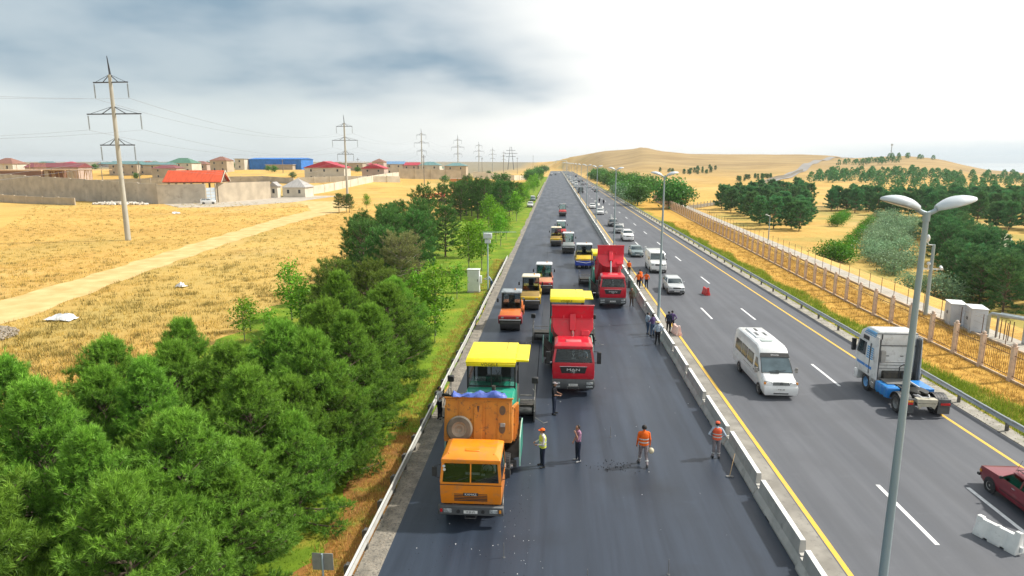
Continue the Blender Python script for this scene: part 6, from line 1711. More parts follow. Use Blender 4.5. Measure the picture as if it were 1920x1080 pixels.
def roller(loc, label, c_main, c_low, roof, gm, hood=None, tyres=False, skirt=None, rz=0.0, dark_cab=False):
    root = thing('road_roller', label, 'roller', loc, rz)
    wide = 1.06 if skirt else .86
    if tyres:
        n = 4
        for i in range(n):
            x = -wide + .22 + (2 * wide - .44) * i / (n - 1)
            wheel(root, x, .55, .50, .40, name='tyre_wheel'); wheel(root, x, 4.0, .50, .40, name='tyre_wheel')
    else:
        dm = MB().lathe([(.02, -.80), (.55, -.80), (.62, -.79), (.63, -.77), (.63, .77), (.62, .79), (.55, .80), (.02, .80)], (0, 0, 0), 'x', 40).mesh('drum', M_drum)
        for y in (.63, 3.95):
            d = link('drum', dm, root, (0, y, .63))
            for s in (-1, 1): link('hub', MB().cyl((s * .80, 0, 0), (s * .86, 0, 0), .2, n=14).mesh('hub', M_chas), d)
    # front yoke
    levels([(1.02, wide + .08, .02, 1.45), (1.22, wide + .08, .0, 1.5), (1.30, wide + .05, .05, 1.5)]).build('front_frame', c_low, root, bevel=.03, seg=2)
    levels([(1.30, wide - .02, .12, 1.5), (1.58, wide - .06, .55, 1.5)]).build('front_hood', c_main if hood is None else hood, root, bevel=.03, seg=2)
    for s in (-1, 1):
        MB().prism([(.05, 1.2), (1.45, 1.2), (1.1, .55), (.75, .48), (.4, .55)], 'x', s * (wide + .02), s * (wide + .09)).build('fork_arm', c_low, root, bevel=.015)
        MB().prism([(3.2, 1.2), (4.6, 1.2), (4.3, .55), (3.95, .48), (3.6, .55)], 'x', s * (wide + .02), s * (wide + .09)).build('fork_arm', c_main, root, bevel=.015)
        MB().box(s * .6 - .10, s * .6 + .10, -.01, .03, 1.08, 1.2).build('headlight', M_lamp, root, bevel=.01)
    MB().cyl((-wide, -.03, .96), (wide, -.03, .96), .035, n=8).build('spray_bar', M_wlet, root)
    MB().box(-wide + .05, wide - .05, -.02, .0, .80, .90).build('scraper', M_chas, root)
    MB().box(-.62, .62, 1.4, 3.3, .55, 1.35).build('chassis', M_chas, root, bevel=.04)
    levels([(1.0, wide, 2.95, 4.55), (1.55, wide - .02, 2.9, 4.5), (1.78, wide - .12, 2.9, 4.2)]).build('engine_hood', c_main, root, bevel=.05, seg=2)
    for k in range(4): MB().box(-.5, .5, 4.52, 4.56, 1.1 + .1 * k, 1.15 + .1 * k).build('vent_slot', M_blk, root)
    if skirt:
        levels([(.42, wide + .12, -.12, 1.5), (1.0, wide + .10, -.10, 1.5)]).build('wheel_skirt', skirt, root, bevel=.03)
        MB().tube([(-wide, -.15, .95), (.2, -.15, .75), (wide, -.15, .95)], .03, 6).build('skirt_rope', M_wlet, root)
    w2 = wide - .06
    MB().box(-w2, w2, 1.42, 2.9, 1.30, 1.42).build('cab_floor', M_chas, root)
    pm = M_blk
    greenhouse(root, 1.42, (w2, 1.45, 2.88), 2.82, (w2 - .04, 1.55, 2.80), .07, pm, gm, .16, roof, over=.09, back='glass', crown=.10)
    MB().box(-.24, .24, 2.1, 2.5, 1.42, 1.95).box(-.24, .24, 2.45, 2.58, 1.9, 2.5).build('seat', M_seat, root, bevel=.05)
    MB().box(-.30, .30, 1.62, 1.85, 1.42, 2.0).build('console', M_gry, root, bevel=.03); steering(root, 0, 1.85, 2.12)
    for s in (-1, 1): MB().tube([(s * w2, 1.5, 2.5), (s * (w2 + .28), 1.40, 2.5), (s * (w2 + .28), 1.40, 2.3)], .014, 5).box(s * (w2 + .28) - .07, s * (w2 + .28) + .07, 1.38, 1.43, 2.1, 2.4).build('mirror', M_blk, root)
    MB().cyl((.3, 2.2, 2.98), (.3, 2.2, 3.10), .06, n=10).build('beacon', M_amber, root)
    return root


c_or = paint('roller_orange', (0.78, 0.20, 0.035), .4); c_rd = paint('roller_red', (0.55, 0.035, 0.035), .4); c_yl = paint('roller_yellow', (0.80, 0.52, 0.02), .4, dirt=.5); c_sal = paint('roller_salmon', (0.74, 0.33, 0.17), .45)
c_brn = M('dusty_brown_hood', (0.34, 0.22, 0.06), .6); c_drkr = M('cab_roof_dark', (0.15, 0.165, 0.175), .45, col2=(0.36, 0.40, 0.42), scale=2.5); c_wr = M('cab_roof_white', (0.74, 0.76, 0.77), .4); c_cr = M('cab_roof_cream', (0.80, 0.73, 0.55), .45)
c_bl = M('blue_skirt', (0.02, 0.06, 0.42), .55); c_gh = M('grey_hood', (0.30, 0.32, 0.31), .5)
roller((-3.45, 50.3, .05), 'red and orange tandem roller with a dark cab roof beside the near shoulder', c_or, c_rd, c_drkr, G_dark)
roller((-2.12, 57.8, .05), 'yellow tandem roller with a cream roof just behind the dark-roofed red one', c_yl, c_yl, c_cr, G_dark, hood=c_brn)
roller((-1.02, 65.2, .05), 'salmon and red tandem roller with a white roof and teal glass behind the yellow one', c_or, c_rd, c_wr, G_teal, hood=c_sal)
roller((3.88, 82.0, .05), 'yellow pneumatic roller with a blue skirt over its front wheels', c_yl, c_yl, c_wr, G_dark, tyres=True, skirt=c_bl)
roller((2.10, 95.4, .05), 'red and grey pneumatic roller with a white roof behind the blue-skirted roller', c_rd, c_gh, c_wr, G_teal, tyres=True, hood=c_gh)
roller((0.30, 103.6, .05), 'small yellow tandem roller with a pale roof in the middle of the closed road', c_yl, c_yl, c_cr, G_dark, hood=c_brn)
roller((1.20, 115.2, .05), 'red tandem roller with a white roof half hidden behind the small yellow roller', c_rd, c_rd, c_wr, G_teal)
roller((2.00, 162.5, .05), 'red tandem roller standing alone far along the closed road', c_rd, c_rd, c_drkr, G_teal)


# ------------------------------------------------------------------ cars
def ring(w, z0, z1, y, k=.90, top=.93):
    """rounded car cross-section at station y"""
    h = z1 - z0
    r = [(-w * k, z0), (w * k, z0), (w, z0 + h * .25), (w, z0 + h * .62), (w * .985, z0 + h * .80), (w * top, z1), (-w * top, z1), (-w * .985, z0 + h * .80), (-w, z0 + h * .62), (-w, z0 + h * .25)]
    return [(x, y, z) for x, z in r]


def car(loc, label, P, L=4.3, W=1.70, H=1.45, kind='sedan', rz=0.0, cat='car', group=None, plate_txt='99 AA 001', rack=False, ground=.20):
    root = thing({'van': 'van', 'suv': 'suv', 'pickup': 'pickup'}.get(kind, 'car'), label, cat, loc, rz, group)
    w = W / 2
    K = {'sedan': (.26, .92, 1.02, .30, .42, .72, .85, .90), 'wagon': (.25, .93, 1.02, .29, .42, .90, .985, .95), 'suv': (.25, 1.00, 1.10, .30, .40, .92, .985, .95), 'van': (.17, 1.12, 1.20, .185, .33, .985, .995, 1.0), 'hatch': (.26, .92, 1.0, .30, .43, .82, .97, .92)}[kind]
    hood, hz, belt, c0, c1, c2, c3, wt = K
    zb = ground; belt *= H / 1.45 if kind != 'van' else H / 1.95; hz *= H / 1.45 if kind != 'van' else H / 1.95
    # lower body
    st = [(0.0, w * .86, zb + .14, hz * .70), (.03, w * .95, zb + .04, hz * .86), (.10, w, zb, hz * .94), (c0 * .97, w, zb, belt - .03), (c1, w, zb, belt), (.80, w, zb, belt)]
    if kind == 'sedan': st += [(c3, w, zb, belt - .02), (.97, w * .96, zb + .04, belt - .07), (1.0, w * .88, zb + .14, belt - .16)]
    else: st += [(.97, w * .985, zb + .03, belt), (1.0, w * .93, zb + .12, belt - .03)]
    MB().loft([ring(b, a0, a1, t * L) for t, b, a0, a1 in st]).build('body', P, root, bevel=.0, angle=50)
    # cabin
    zt = H - .07; wb = w * .955; wtt = w * (.80 if kind != 'van' else .92)
    a0, a1, d0, d1 = c0 * L, c3 * L, c1 * L, c2 * L
    if kind == 'van':
        MB().loft([[(-wb, y, belt - .02), (wb, y, belt - .02), (wb * .99, y, z * .55 + belt * .45), (wtt, y, z - .06), (wtt * .9, y, z), (-wtt * .9, y, z), (-wtt, y, z - .06), (-wb * .99, y, z * .55 + belt * .45)] for y, z in ((a0, belt + .02), (d0 - .12, H - .10), (d0 + .2, H), (L * .55, H + .01), (L * .96, H), (L * .995, H - .08))]).build('upper_body', P, root, angle=50)
        e = Vector((0, -(H - .10 - belt), d0 - .12 - a0)).normalized() * .012
        def q(t, x): return (x, a0 + (d0 - .12 - a0) * t, belt + .02 + (H - .12 - belt) * t)
        MB().hexa([tuple(Vector(q(.06, -wb * .93)) ), tuple(Vector(q(.06, wb * .93))), tuple(Vector(q(.9, wtt * .9))), tuple(Vector(q(.9, -wtt * .9)))] + [tuple(Vector(p) + e) for p in (q(.06, -wb * .93), q(.06, wb * .93), q(.9, wtt * .9), q(.9, -wtt * .9))]).build('windshield', G_car, root, smooth=False)
        for s in (-1, 1):
            MB().hexa([(s * (wb + .004), a0 + .35, belt + .05), (s * (wb + .004), d0 + .75, belt + .05), (s * (wb * .98), d0 + .75, belt + .05), (s * (wb * .98), a0 + .35, belt + .05), (s * (wtt + .014), d0 + .02, H - .26), (s * (wtt + .014), d0 + .70, H - .26), (s * (wtt - .03), d0 + .70, H - .26), (s * (wtt - .03), d0 + .02, H - .26)]).build('side_window', G_car, root, smooth=False)
            MB().box(s * w, s * (w + .015), d0 + .9, L * .93, .62, .70).build('side_strip', M_gry, root)
    else:
        MB().loft([[(-wb, y0, belt - .01), (wb, y0, belt - .01), (wb, y1, belt - .01), (-wb, y1, belt - .01)] if k == 0 else [(-wtt, y0, zt), (wtt, y0, zt), (wtt, y1, zt), (-wtt, y1, zt)] for k, (y0, y1) in enumerate(((a0, a1), (d0, d1)))]).build('windows', G_car, root, bevel=.02)
        levels([(zt - .02, wtt + .015, d0 - .04, d1 + .04), (zt + .04, wtt - .02, d0 + .02, d1), (H, wtt - .14, d0 + .16, d1 - .12)]).build('roof', P, root, bevel=.02, seg=2)
        pl = MB()
        def pil(tb, tt, s, pw):
            yb, yt = tb, tt
            pl.hexa([(s * (wb + .008), yb - pw, belt - .02), (s * (wb + .008), yb + pw, belt - .02), (s * (wb - .05), yb + pw, belt - .02), (s * (wb - .05), yb - pw, belt - .02), (s * (wtt + .012), yt - pw * .8, zt), (s * (wtt + .012), yt + pw * .8, zt), (s * (wtt - .05), yt + pw * .8, zt), (s * (wtt - .05), yt - pw * .8, zt)])
        for s in (-1, 1):
            pil(a0 + .03, d0 + .02, s, .05); pil((a0 + a1) / 2 - .05, (d0 + d1) / 2 - .08, s, .035); pil(a1 - .06, d1 - .04, s, .09)
        pl.build('pillars', P, root)
    for s in (-1, 1):
        MB().box(s * w * .72 - .17, s * w * .72 + .17, -.012, .10, hz * .70, hz * .84).build('headlight', M_lamp, root, bevel=.02)
        MB().box(s * w * .80 - .13, s * w * .80 + .13, L - .06, L + .012, belt * .66, belt * .88).build('tail_light', M_redl, root, bevel=.015)
        MB().box(s * (w + .09) - .08, s * (w + .09) + .08, a0 + .30, a0 + .40, belt + .0, belt + .14).build('mirror', P if kind != 'van' else M_blk, root, bevel=.03)
        MB().box(s * w, s * (w + .012), (c0 + .02) * L + .9, (c0 + .02) * L + 1.06, belt - .16, belt - .12).build('door_handle', M_blk, root)
        r = .31 if kind in ('sedan', 'hatch', 'wagon') else .35
        for y in (L * .185 if kind != 'van' else L * .16, L * .79):
            wheel(root, s * (w - .065), y, r, .20)
            MB().lathe([(r + .055, 0), (r + .055, .012), (.05, .012), (.05, 0)], (s * (w - .002) if s > 0 else -w - .010, y, r), 'x', 18).build('wheel_arch', M_blk, root)
    MB().box(-w * .45, w * .45, -.01, .04, hz * .68, hz * .82).build('grille', M_blk, root, bevel=.01)
    MB().box(-w * .9, w * .9, -.04, .12, zb + .10, zb + .30).build('front_bumper', M_gry if kind in ('van', 'wagon') else P, root, bevel=.04)
    MB().box(-w * .9, w * .9, L - .1, L + .05, zb + .12, zb + .34).build('rear_bumper', M_gry if kind in ('van', 'wagon') else P, root, bevel=.04)
    plate(root, -.042, zb + .22, plate_txt)
    plate(root, L + .052, zb + .24, plate_txt, face='+y')
    if kind == 'suv':
        MB().tube([(-w * .7, L * .42, H + .02), (-w * .7, L * .88, H + .02)], .025, 6).tube([(w * .7, L * .42, H + .02), (w * .7, L * .88, H + .02)], .025, 6).build('roof_rails', M_blk, root)
    return root


p_w = paint('car_white', (0.80, 0.80, 0.79), .3); p_s = paint('car_silver', (0.50, 0.53, 0.55), .3); p_t = paint('car_teal_grey', (0.16, 0.22, 0.23), .3); p_k = paint('car_black', (0.025, 0.03, 0.035), .3); p_g = paint('car_grey', (0.22, 0.23, 0.24), .3)
p_dr = paint('car_dark_red', (0.22, 0.008, 0.022), .35); p_b = paint('car_navy', (0.05, 0.08, 0.16), .3)
car((12.55, 66.0, 0), 'silver estate car with black bumper passing the red plastic barrier', p_s, 4.25, 1.70, 1.50, 'wagon', plate_txt='10 DT 415')
car((12.75, 79.2, 0), 'white panel van with high roof coming along beside the roadworks', p_w, 5.5, 1.98, 2.45, 'van', plate_txt='90 KB 118', cat='van')
car((11.85, 92.6, 0), 'teal grey saloon car driving just behind the white panel van', p_t, 4.6, 1.76, 1.43, 'sedan')
car((12.65, 111.5, 0), 'white off-road car with roof rails next to a white plastic barrier', p_w, 4.7, 1.86, 1.78, 'suv', cat='car')
car((12.35, 124.0, 0), 'grey hatchback tucked behind the white off-road car', p_g, 4.2, 1.72, 1.46, 'hatch')
car((12.35, 137.0, 0), 'black saloon car following the grey hatchback', p_k, 4.7, 1.80, 1.44, 'sedan')
car((11.75, 168.5, 0), 'white saloon car beside the third street lamp of the row', p_w, 4.5, 1.75, 1.44, 'sedan')
car((11.0, 190.0, 0), 'white taxi-like saloon beyond the lone far roller', p_w, 4.4, 1.74, 1.46, 'sedan')
# far traffic
far_specs = [(10.9, 345, p_s, 'sedan'), (12.0, 372, p_w, 'van'), (11.0, 395, p_w, 'suv'), (12.6, 420, p_k, 'sedan'), (11.0, 450, p_w, 'hatch'), (13.6, 470, p_s, 'sedan'), (11.4, 505, p_w, 'van'), (12.4, 540, p_g, 'sedan'), (11.2, 600, p_w, 'sedan'), (12.8, 640, p_b, 'suv'), (11.6, 700, p_w, 'van'),
             (18.6, 300, p_t, 'sedan'), (18.9, 322, p_w, 'hatch'), (18.2, 350, p_w, 'suv'), (19.2, 402, p_w, 'sedan'), (18.2, 455, p_g, 'hatch'), (19.2, 520, p_w, 'sedan'), (18.4, 585, p_b, 'suv'), (19, 660, p_s, 'sedan'), (16, 385, p_g, 'sedan'), (15.6, 440, p_k, 'hatch'), (15.8, 505, p_w, 'sedan')]
for x, y, pp, kd in far_specs:
    car((x, y, 0), 'small far car in the queue of two-way traffic on the open carriageway', pp, 5.2 if kd == 'van' else 4.4, 1.9 if kd == 'van' else 1.75, 2.3 if kd == 'van' else (1.7 if kd == 'suv' else 1.45), kd, rz=0 if x < 15 else pi, group='far traffic')
for i, (x, y, pp, kd) in enumerate(((-4.4, 640, p_k, 'suv'), (0.5, 655, p_k, 'sedan'), (-3.5, 700, p_w, 'van'), (2.5, 735, p_w, 'van'), (-1, 760, p_s, 'suv'), (4.5, 770, p_w, 'sedan'))):
    car((x, y, .05), 'tiny vehicle parked across the far end of the closed road', pp, 5.0, 1.9, 2.2 if kd == 'van' else 1.6, kd, group='vehicles at the far end of the closed road')
# parked on the near shoulder
car((-7.3, 194.5, -.03), 'white boxy car parked on the grass verge beside the tree row', p_w, 4.3, 1.72, 1.62, 'wagon')
car((-7.6, 226.0, -.03), 'white and green car parked further along the grass verge', p_t, 4.4, 1.74, 1.5, 'hatch')
car((-7.9, 231.5, -.03), 'pale car parked end-on behind the white and green car', p_w, 4.4, 1.74, 1.5, 'hatch')
car((-109.5, 205.5, -.02), 'white car parked in front of the plain tan wall', p_w, 4.6, 1.78, 1.7, 'suv', rz=radians(118))


def army_truck(loc):
    P = M('army_grey', (0.13, 0.15, 0.14), .6)
    root = thing('truck', 'dark grey flatbed truck in the slow queue beside the barriers', 'truck', loc)
    levels([(.9, 1.15, .1, 1.9), (1.7, 1.18, .05, 1.9)]).build('cab', P, root, bevel=.05)
    greenhouse(root, 1.7, (1.18, .05, 1.9), 2.45, (1.05, .2, 1.85), .09, P, G_car, .2, P, back='solid')
    MB().box(-1.2, 1.2, 2.1, 6.4, 1.1, 1.9).build('cargo_bed', P, root, bevel=.02)
    MB().box(-1.2, 1.2, -.05, .15, .5, .85).build('bumper', M_blk, root, bevel=.02)
    for s in (-1, 1):
        for y in (1.2, 4.2, 5.5): wheel(root, s * .98, y, .55, .35)
        MB().box(s * .85 - .15, s * .85 + .15, -.01, .06, .95, 1.2).build('headlight', M_lamp, root)
    return root
army_truck((11.15, 284, 0))


# ------------------------------------------------------------------ dark red boxy saloon
def red_car(loc):
    """three-box saloon of the eighties: flat bonnet, upright lamps, roof rack"""
    P = p_dr
    root = thing('car', 'dark red boxy saloon with a roof rack beside the white plastic barrier', 'car', loc, pi)
    w = .80; L = 4.15
    st = [(0, w * .97, .36, .80), (.04, w * .985, .30, .845), (.25, w, .24, .87), (1.22, w, .24, .93), (2.2, w, .24, .945), (3.1, w, .24, .95), (4.0, w * .985, .28, .92), (4.15, w * .96, .38, .86)]
    MB().loft([[(-b * .93, y, z0), (b * .93, y, z0), (b, y, z0 + .22), (b, y, z1 - .10), (b * .965, y, z1), (-b * .965, y, z1), (-b, y, z1 - .10), (-b, y, z0 + .22)] for y, b, z0, z1 in st]).build('body', P, root, angle=45)
    greenhouse(root, .93, (w * .96, 1.22, 3.35), 1.33, (w * .80, 1.72, 3.0), .05, P, G_dark, .09, P, over=.02, crown=.12)
    for s in (-1, 1): MB().hexa([(s * w * .965, 2.28, .93), (s * w * .965, 2.36, .93), (s * w * .90, 2.36, .93), (s * w * .90, 2.28, .93), (s * w * .81, 2.30, 1.33), (s * w * .81, 2.36, 1.33), (s * w * .76, 2.36, 1.33), (s * w * .76, 2.30, 1.33)]).build('door_pillar', P, root)
    MB().box(-w * .88, w * .88, 1.35, 3.2, .60, .80).build('cabin_floor', M_int, root)
    for s in (-1, 1): MB().box(s * .36 - .22, s * .36 + .22, 1.95, 2.3, .72, .95).box(s * .36 - .22, s * .36 + .22, 2.25, 2.4, .9, 1.28).build('seat', M_seat, root, bevel=.05)
    MB().box(-.66, .66, 2.75, 3.05, .75, 1.15).build('rear_bench', M_seat, root, bevel=.05)
    MB().box(-w * .95, w * .95, -.015, .02, .52, .78).build('grille', M_blk, root, bevel=.01)
    for s in (-1, 1):
        MB().box(s * .60 - .17, s * .60 + .17, -.03, .0, .55, .76).build('headlight', M_lamp, root, bevel=.01)
        MB().box(s * (w + .004) - .012, s * (w + .004) + .012, .03, .14, .60, .72).build('side_repeater', M_amber, root)
        for y in (.72, 3.3): wheel(root, s * .745, y, .29, .17, M('pale_rim', (0.52, 0.51, 0.48), .45, metal=.4)); 
        for y in (.72, 3.3): MB().lathe([(.355, 0), (.355, .01), (.05, .01), (.05, 0)], (s * .802 if s > 0 else -.812, y, .29), 'x', 20).build('wheel_arch', M_blk, root)
        for y in (1.95, 2.95): MB().box(s * (w + .005) - .015, s * (w + .005) + .015, y, y + .16, .80, .835).build('door_handle', M_chr, root)
        MB().box(s * w - .002, s * w + .006, 1.28, 3.6, .44, .47).build('sill_trim', M_blk, root)
        MB().tube([(s * .52, 1.75, 1.42), (s * .52, 1.75, 1.50), (s * .52, 3.0, 1.50), (s * .52, 3.0, 1.42)], .016, 5).build('rack_rail', M_blk, root)
        MB().box(s * .90 - .07, s * .90 + .07, 1.40, 1.48, .95, 1.07).build('mirror', M_blk, root, bevel=.02)
    for k in range(5): MB().tube([(-.60, 1.8 + .29 * k, 1.505), (.60, 1.8 + .29 * k, 1.505)], .014, 5).build('rack_bar', M_blk, root)
    MB().tube([(.5, 1.6, 1.35), (.52, 1.9, 1.95)], .006, 4).build('aerial', M_blk, root)
    MB().box(-.82, .82, -.13, .02, .38, .50).build('front_bumper', M_blk, root, bevel=.03)
    MB().box(-.82, .82, L - .02, L + .12, .38, .50).build('rear_bumper', M_blk, root, bevel=.03)
    return root


red_car((18.85, 26.75, 0))


# ------------------------------------------------------------------ white minibus
def minibus(loc):
    P = paint('bus_white', (0.80, 0.81, 0.81), .32)
    root = thing('minibus', 'white high-roof minibus with a dark sun visor strip driving along the carriageway', 'minibus', loc)
    def sec(y, w0, z0, z1, wt):
        zm = z0 + (z1 - z0) * .45
        return [(-w0 * .93, y, z0), (w0 * .93, y, z0), (w0, y, z0 + .14), (w0, y, zm), (w0 * (1 + wt) / 2 + .01, y, z1 - .28 * (z1 - z0) * .6), (w0 * wt, y, z1 - .07), (w0 * wt * .88, y, z1), (-w0 * wt * .88, y, z1), (-w0 * wt, y, z1 - .07), (-w0 * (1 + wt) / 2 - .01, y, z1 - .28 * (z1 - z0) * .6), (-w0, y, zm), (-w0, y, z0 + .14)]
    st = [(0, .84, .42, .86, .92), (.04, .92, .36, .98, .93), (.18, .965, .32, 1.06, .93), (.78, .97, .32, 1.24, .92), (.82, .97, .32, 1.30, .92), (1.62, .97, .32, 2.28, .86), (1.85, .97, .32, 2.52, .84), (2.3, .97, .32, 2.64, .84), (4.2, .97, .32, 2.66, .84), (6.4, .97, .32, 2.62, .84), (6.72, .955, .36, 2.50, .83), (6.80, .93, .42, 2.30, .84)]
    MB().loft([sec(*s) for s in st]).build('body', P, root, angle=32)
    # windscreen on the sloping nose
    def q(t, x): return Vector((x, .84 + .76 * t, 1.325 + .93 * t))
    n = Vector((0, -.93, .76)).normalized()
    def onwin(name, t0, t1, x0, x1, mat, off=.012):
        p = [q(t0, -x0), q(t0, x0), q(t1, x1), q(t1, -x1)]
        MB().hexa([tuple(k - n * .02) for k in p] + [tuple(k + n * off) for k in p]).build(name, mat, root, smooth=False)
    onwin('windshield', .02, .90, .86, .78, M('bus_windshield', (0.085, 0.135, 0.16), .05, col2=(0.04, 0.07, 0.085), scale=1.3, spec=.8))
    onwin('windshield_surround', -.01, .97, .90, .80, M_blk, .006)
    onwin('sun_visor', .80, 1.02, .845, .80, M_blk, .05)
    sv = q(.90, 0) + n * .056
    lt = lettering('SPRINTER', .11, M_wlet, root, tuple(sv), '-y', sx=1.0); lt.rotation_euler = (atan2(.93, .76), 0, 0)
    for s in (-1, 1):
        MB().cyl(tuple(q(.05, s * .2 - .25) + n * .03), tuple(q(.12, s * .2 + .3) + n * .03), .012, n=5).build('wiper', M_blk, root)
    MB().box(-.40, .10, .795, .83, 1.285, 1.315).build('cowl_vent', M_blk, root)
    # sides
    def sidepane(name, s, y0, y1, z0, z1, mat, off=.010, sk=0.0):
        def X(z):
            return .97 if z < 1.40 else (.97 - (z - 1.40) * .09)
        p = [(s * (X(z0) - .03), y0, z0), (s * (X(z0) - .03), y1, z0), (s * (X(z1) - .03), y1, z1), (s * (X(z1) - .03), y0 + sk, z1)]
        qv = [(s * (X(z0) + off), y0, z0), (s * (X(z0) + off), y1, z0), (s * (X(z1) + off), y1, z1), (s * (X(z1) + off), y0 + sk, z1)]
        return MB().hexa(p + qv).build(name, mat, root, smooth=False)
    for s in (-1, 1):
        sidepane('door_window', s, 1.10, 1.95, 1.32, 1.98, G_car, .012, .52)
        for y0, y1 in ((2.35, 3.45), (3.62, 4.75), (4.92, 6.1)):
            sidepane('window_frame', s, y0 - .04, y1 + .04, 1.32, 2.04, M_blk, .012); sidepane('side_window', s, y0, y1, 1.36, 2.0, M('bus_window', (0.10, 0.13, 0.10), .1, col2=(0.05, 0.06, 0.06), scale=1.2), .018)
        MB().box(s * .97, s * .985, 1.5, 6.5, .80, .86).build('side_trim', P, root, bevel=.006)
        MB().box(s * .972, s * .98, 2.6, 4.2, 1.08, 1.10).build('door_rail', M_gry, root)
        MB().box(s * .972, s * .99, 1.95, 2.12, 1.14, 1.19).build('door_handle', M_blk, root)
        MB().tube([(s * .95, 1.08, 1.40), (s * 1.10, 1.02, 1.42)], .02, 6).box(s * 1.15 - .08, s * 1.15 + .08, .96, 1.06, 1.28, 1.58).build('mirror', M_rim, root, bevel=.03)
        for y in (.95, 5.05):
            wheel(root, s * .895, y, .34, .22)
            MB().lathe([(.40, 0), (.40, .012), (.05, .012), (.05, 0)], (s * .968 if s > 0 else -.98, y, .34), 'x', 20).build('wheel_arch', M_blk, root)
        MB().hexa([(s * .50, .0, .84), (s * .88, .05, .86), (s * .90, .16, .86), (s * .50, .12, .84), (s * .50, .03, 1.00), (s * .90, .12, 1.05), (s * .92, .22, 1.05), (s * .50, .14, 1.00)]).build('headlight', M('bus_headlamp', (0.17, 0.19, 0.20), .1, col2=(0.30, 0.32, 0.33), scale=12), root, bevel=.01)
        MB().box(s * .90 - .05, s * .90 + .05, .03, .10, .88, 1.0).build('indicator', M_amber, root)
        for k in range(2): MB().cyl((s * (.55 + .16 * k), -.03, .48), (s * (.55 + .16 * k), .02, .48), .045, n=10).build('fog_light', M_blk, root)
    MB().prism([(-.48, .84), (.48, .84), (.44, 1.02), (-.44, 1.02)], 'y', -.025, .06).build('grille', M('bus_grille', (0.20, 0.21, 0.21), .4), root, bevel=.012)
    for k in range(3): MB().box(-.43, .43, -.02, -.012, .89 + .045 * k, .905 + .045 * k).build('grille_bar', M_blk, root)
    mb = MB(); c = (0, -.03, .955)
    mb.tube([(c[0] + .075 * cos(t), c[1], c[2] + .075 * sin(t)) for t in [2 * pi * i / 16 for i in range(17)]], .010, 5)
    for a in (pi / 2, pi / 2 + 2.094, pi / 2 + 4.189): mb.cyl(c, (c[0] + .075 * cos(a), c[1], c[2] + .075 * sin(a)), .009, n=5)
    mb.build('emblem', M_blk, root)
    levels([(.24, .88, .0, .5), (.42, .95, -.05, .6), (.70, .95, -.05, .6), (.80, .93, .0, .5)]).build('front_bumper', P, root, bevel=.03, seg=2)
    MB().box(-.42, .42, -.062, -.04, .33, .40).build('air_intake', M_blk, root, bevel=.01)
    plate(root, -.052, .60, '77 BC 309')
    # roof gear
    levels([(2.655, .50, 3.5, 5.9), (2.74, .46, 3.6, 5.8)]).build('air_conditioner', P, root, bevel=.02)
    for k in range(3): MB().cyl((.0, 5.1 + .24 * k, 2.735), (.0, 5.1 + .24 * k, 2.75), .10, n=14).build('fan', M_blk, root)
    for x in (-.25, .25): MB().box(x - .1, x + .1, 3.9, 4.7, 2.735, 2.745).build('unit_grille', M_gry, root)
    levels([(2.655, .40, 2.75, 3.25), (2.69, .37, 2.79, 3.21)]).build('roof_hatch', M('hatch_glass', (0.40, 0.46, 0.44), .15), root, bevel=.01)
    return root


minibus((13.05, 36.35, 0))


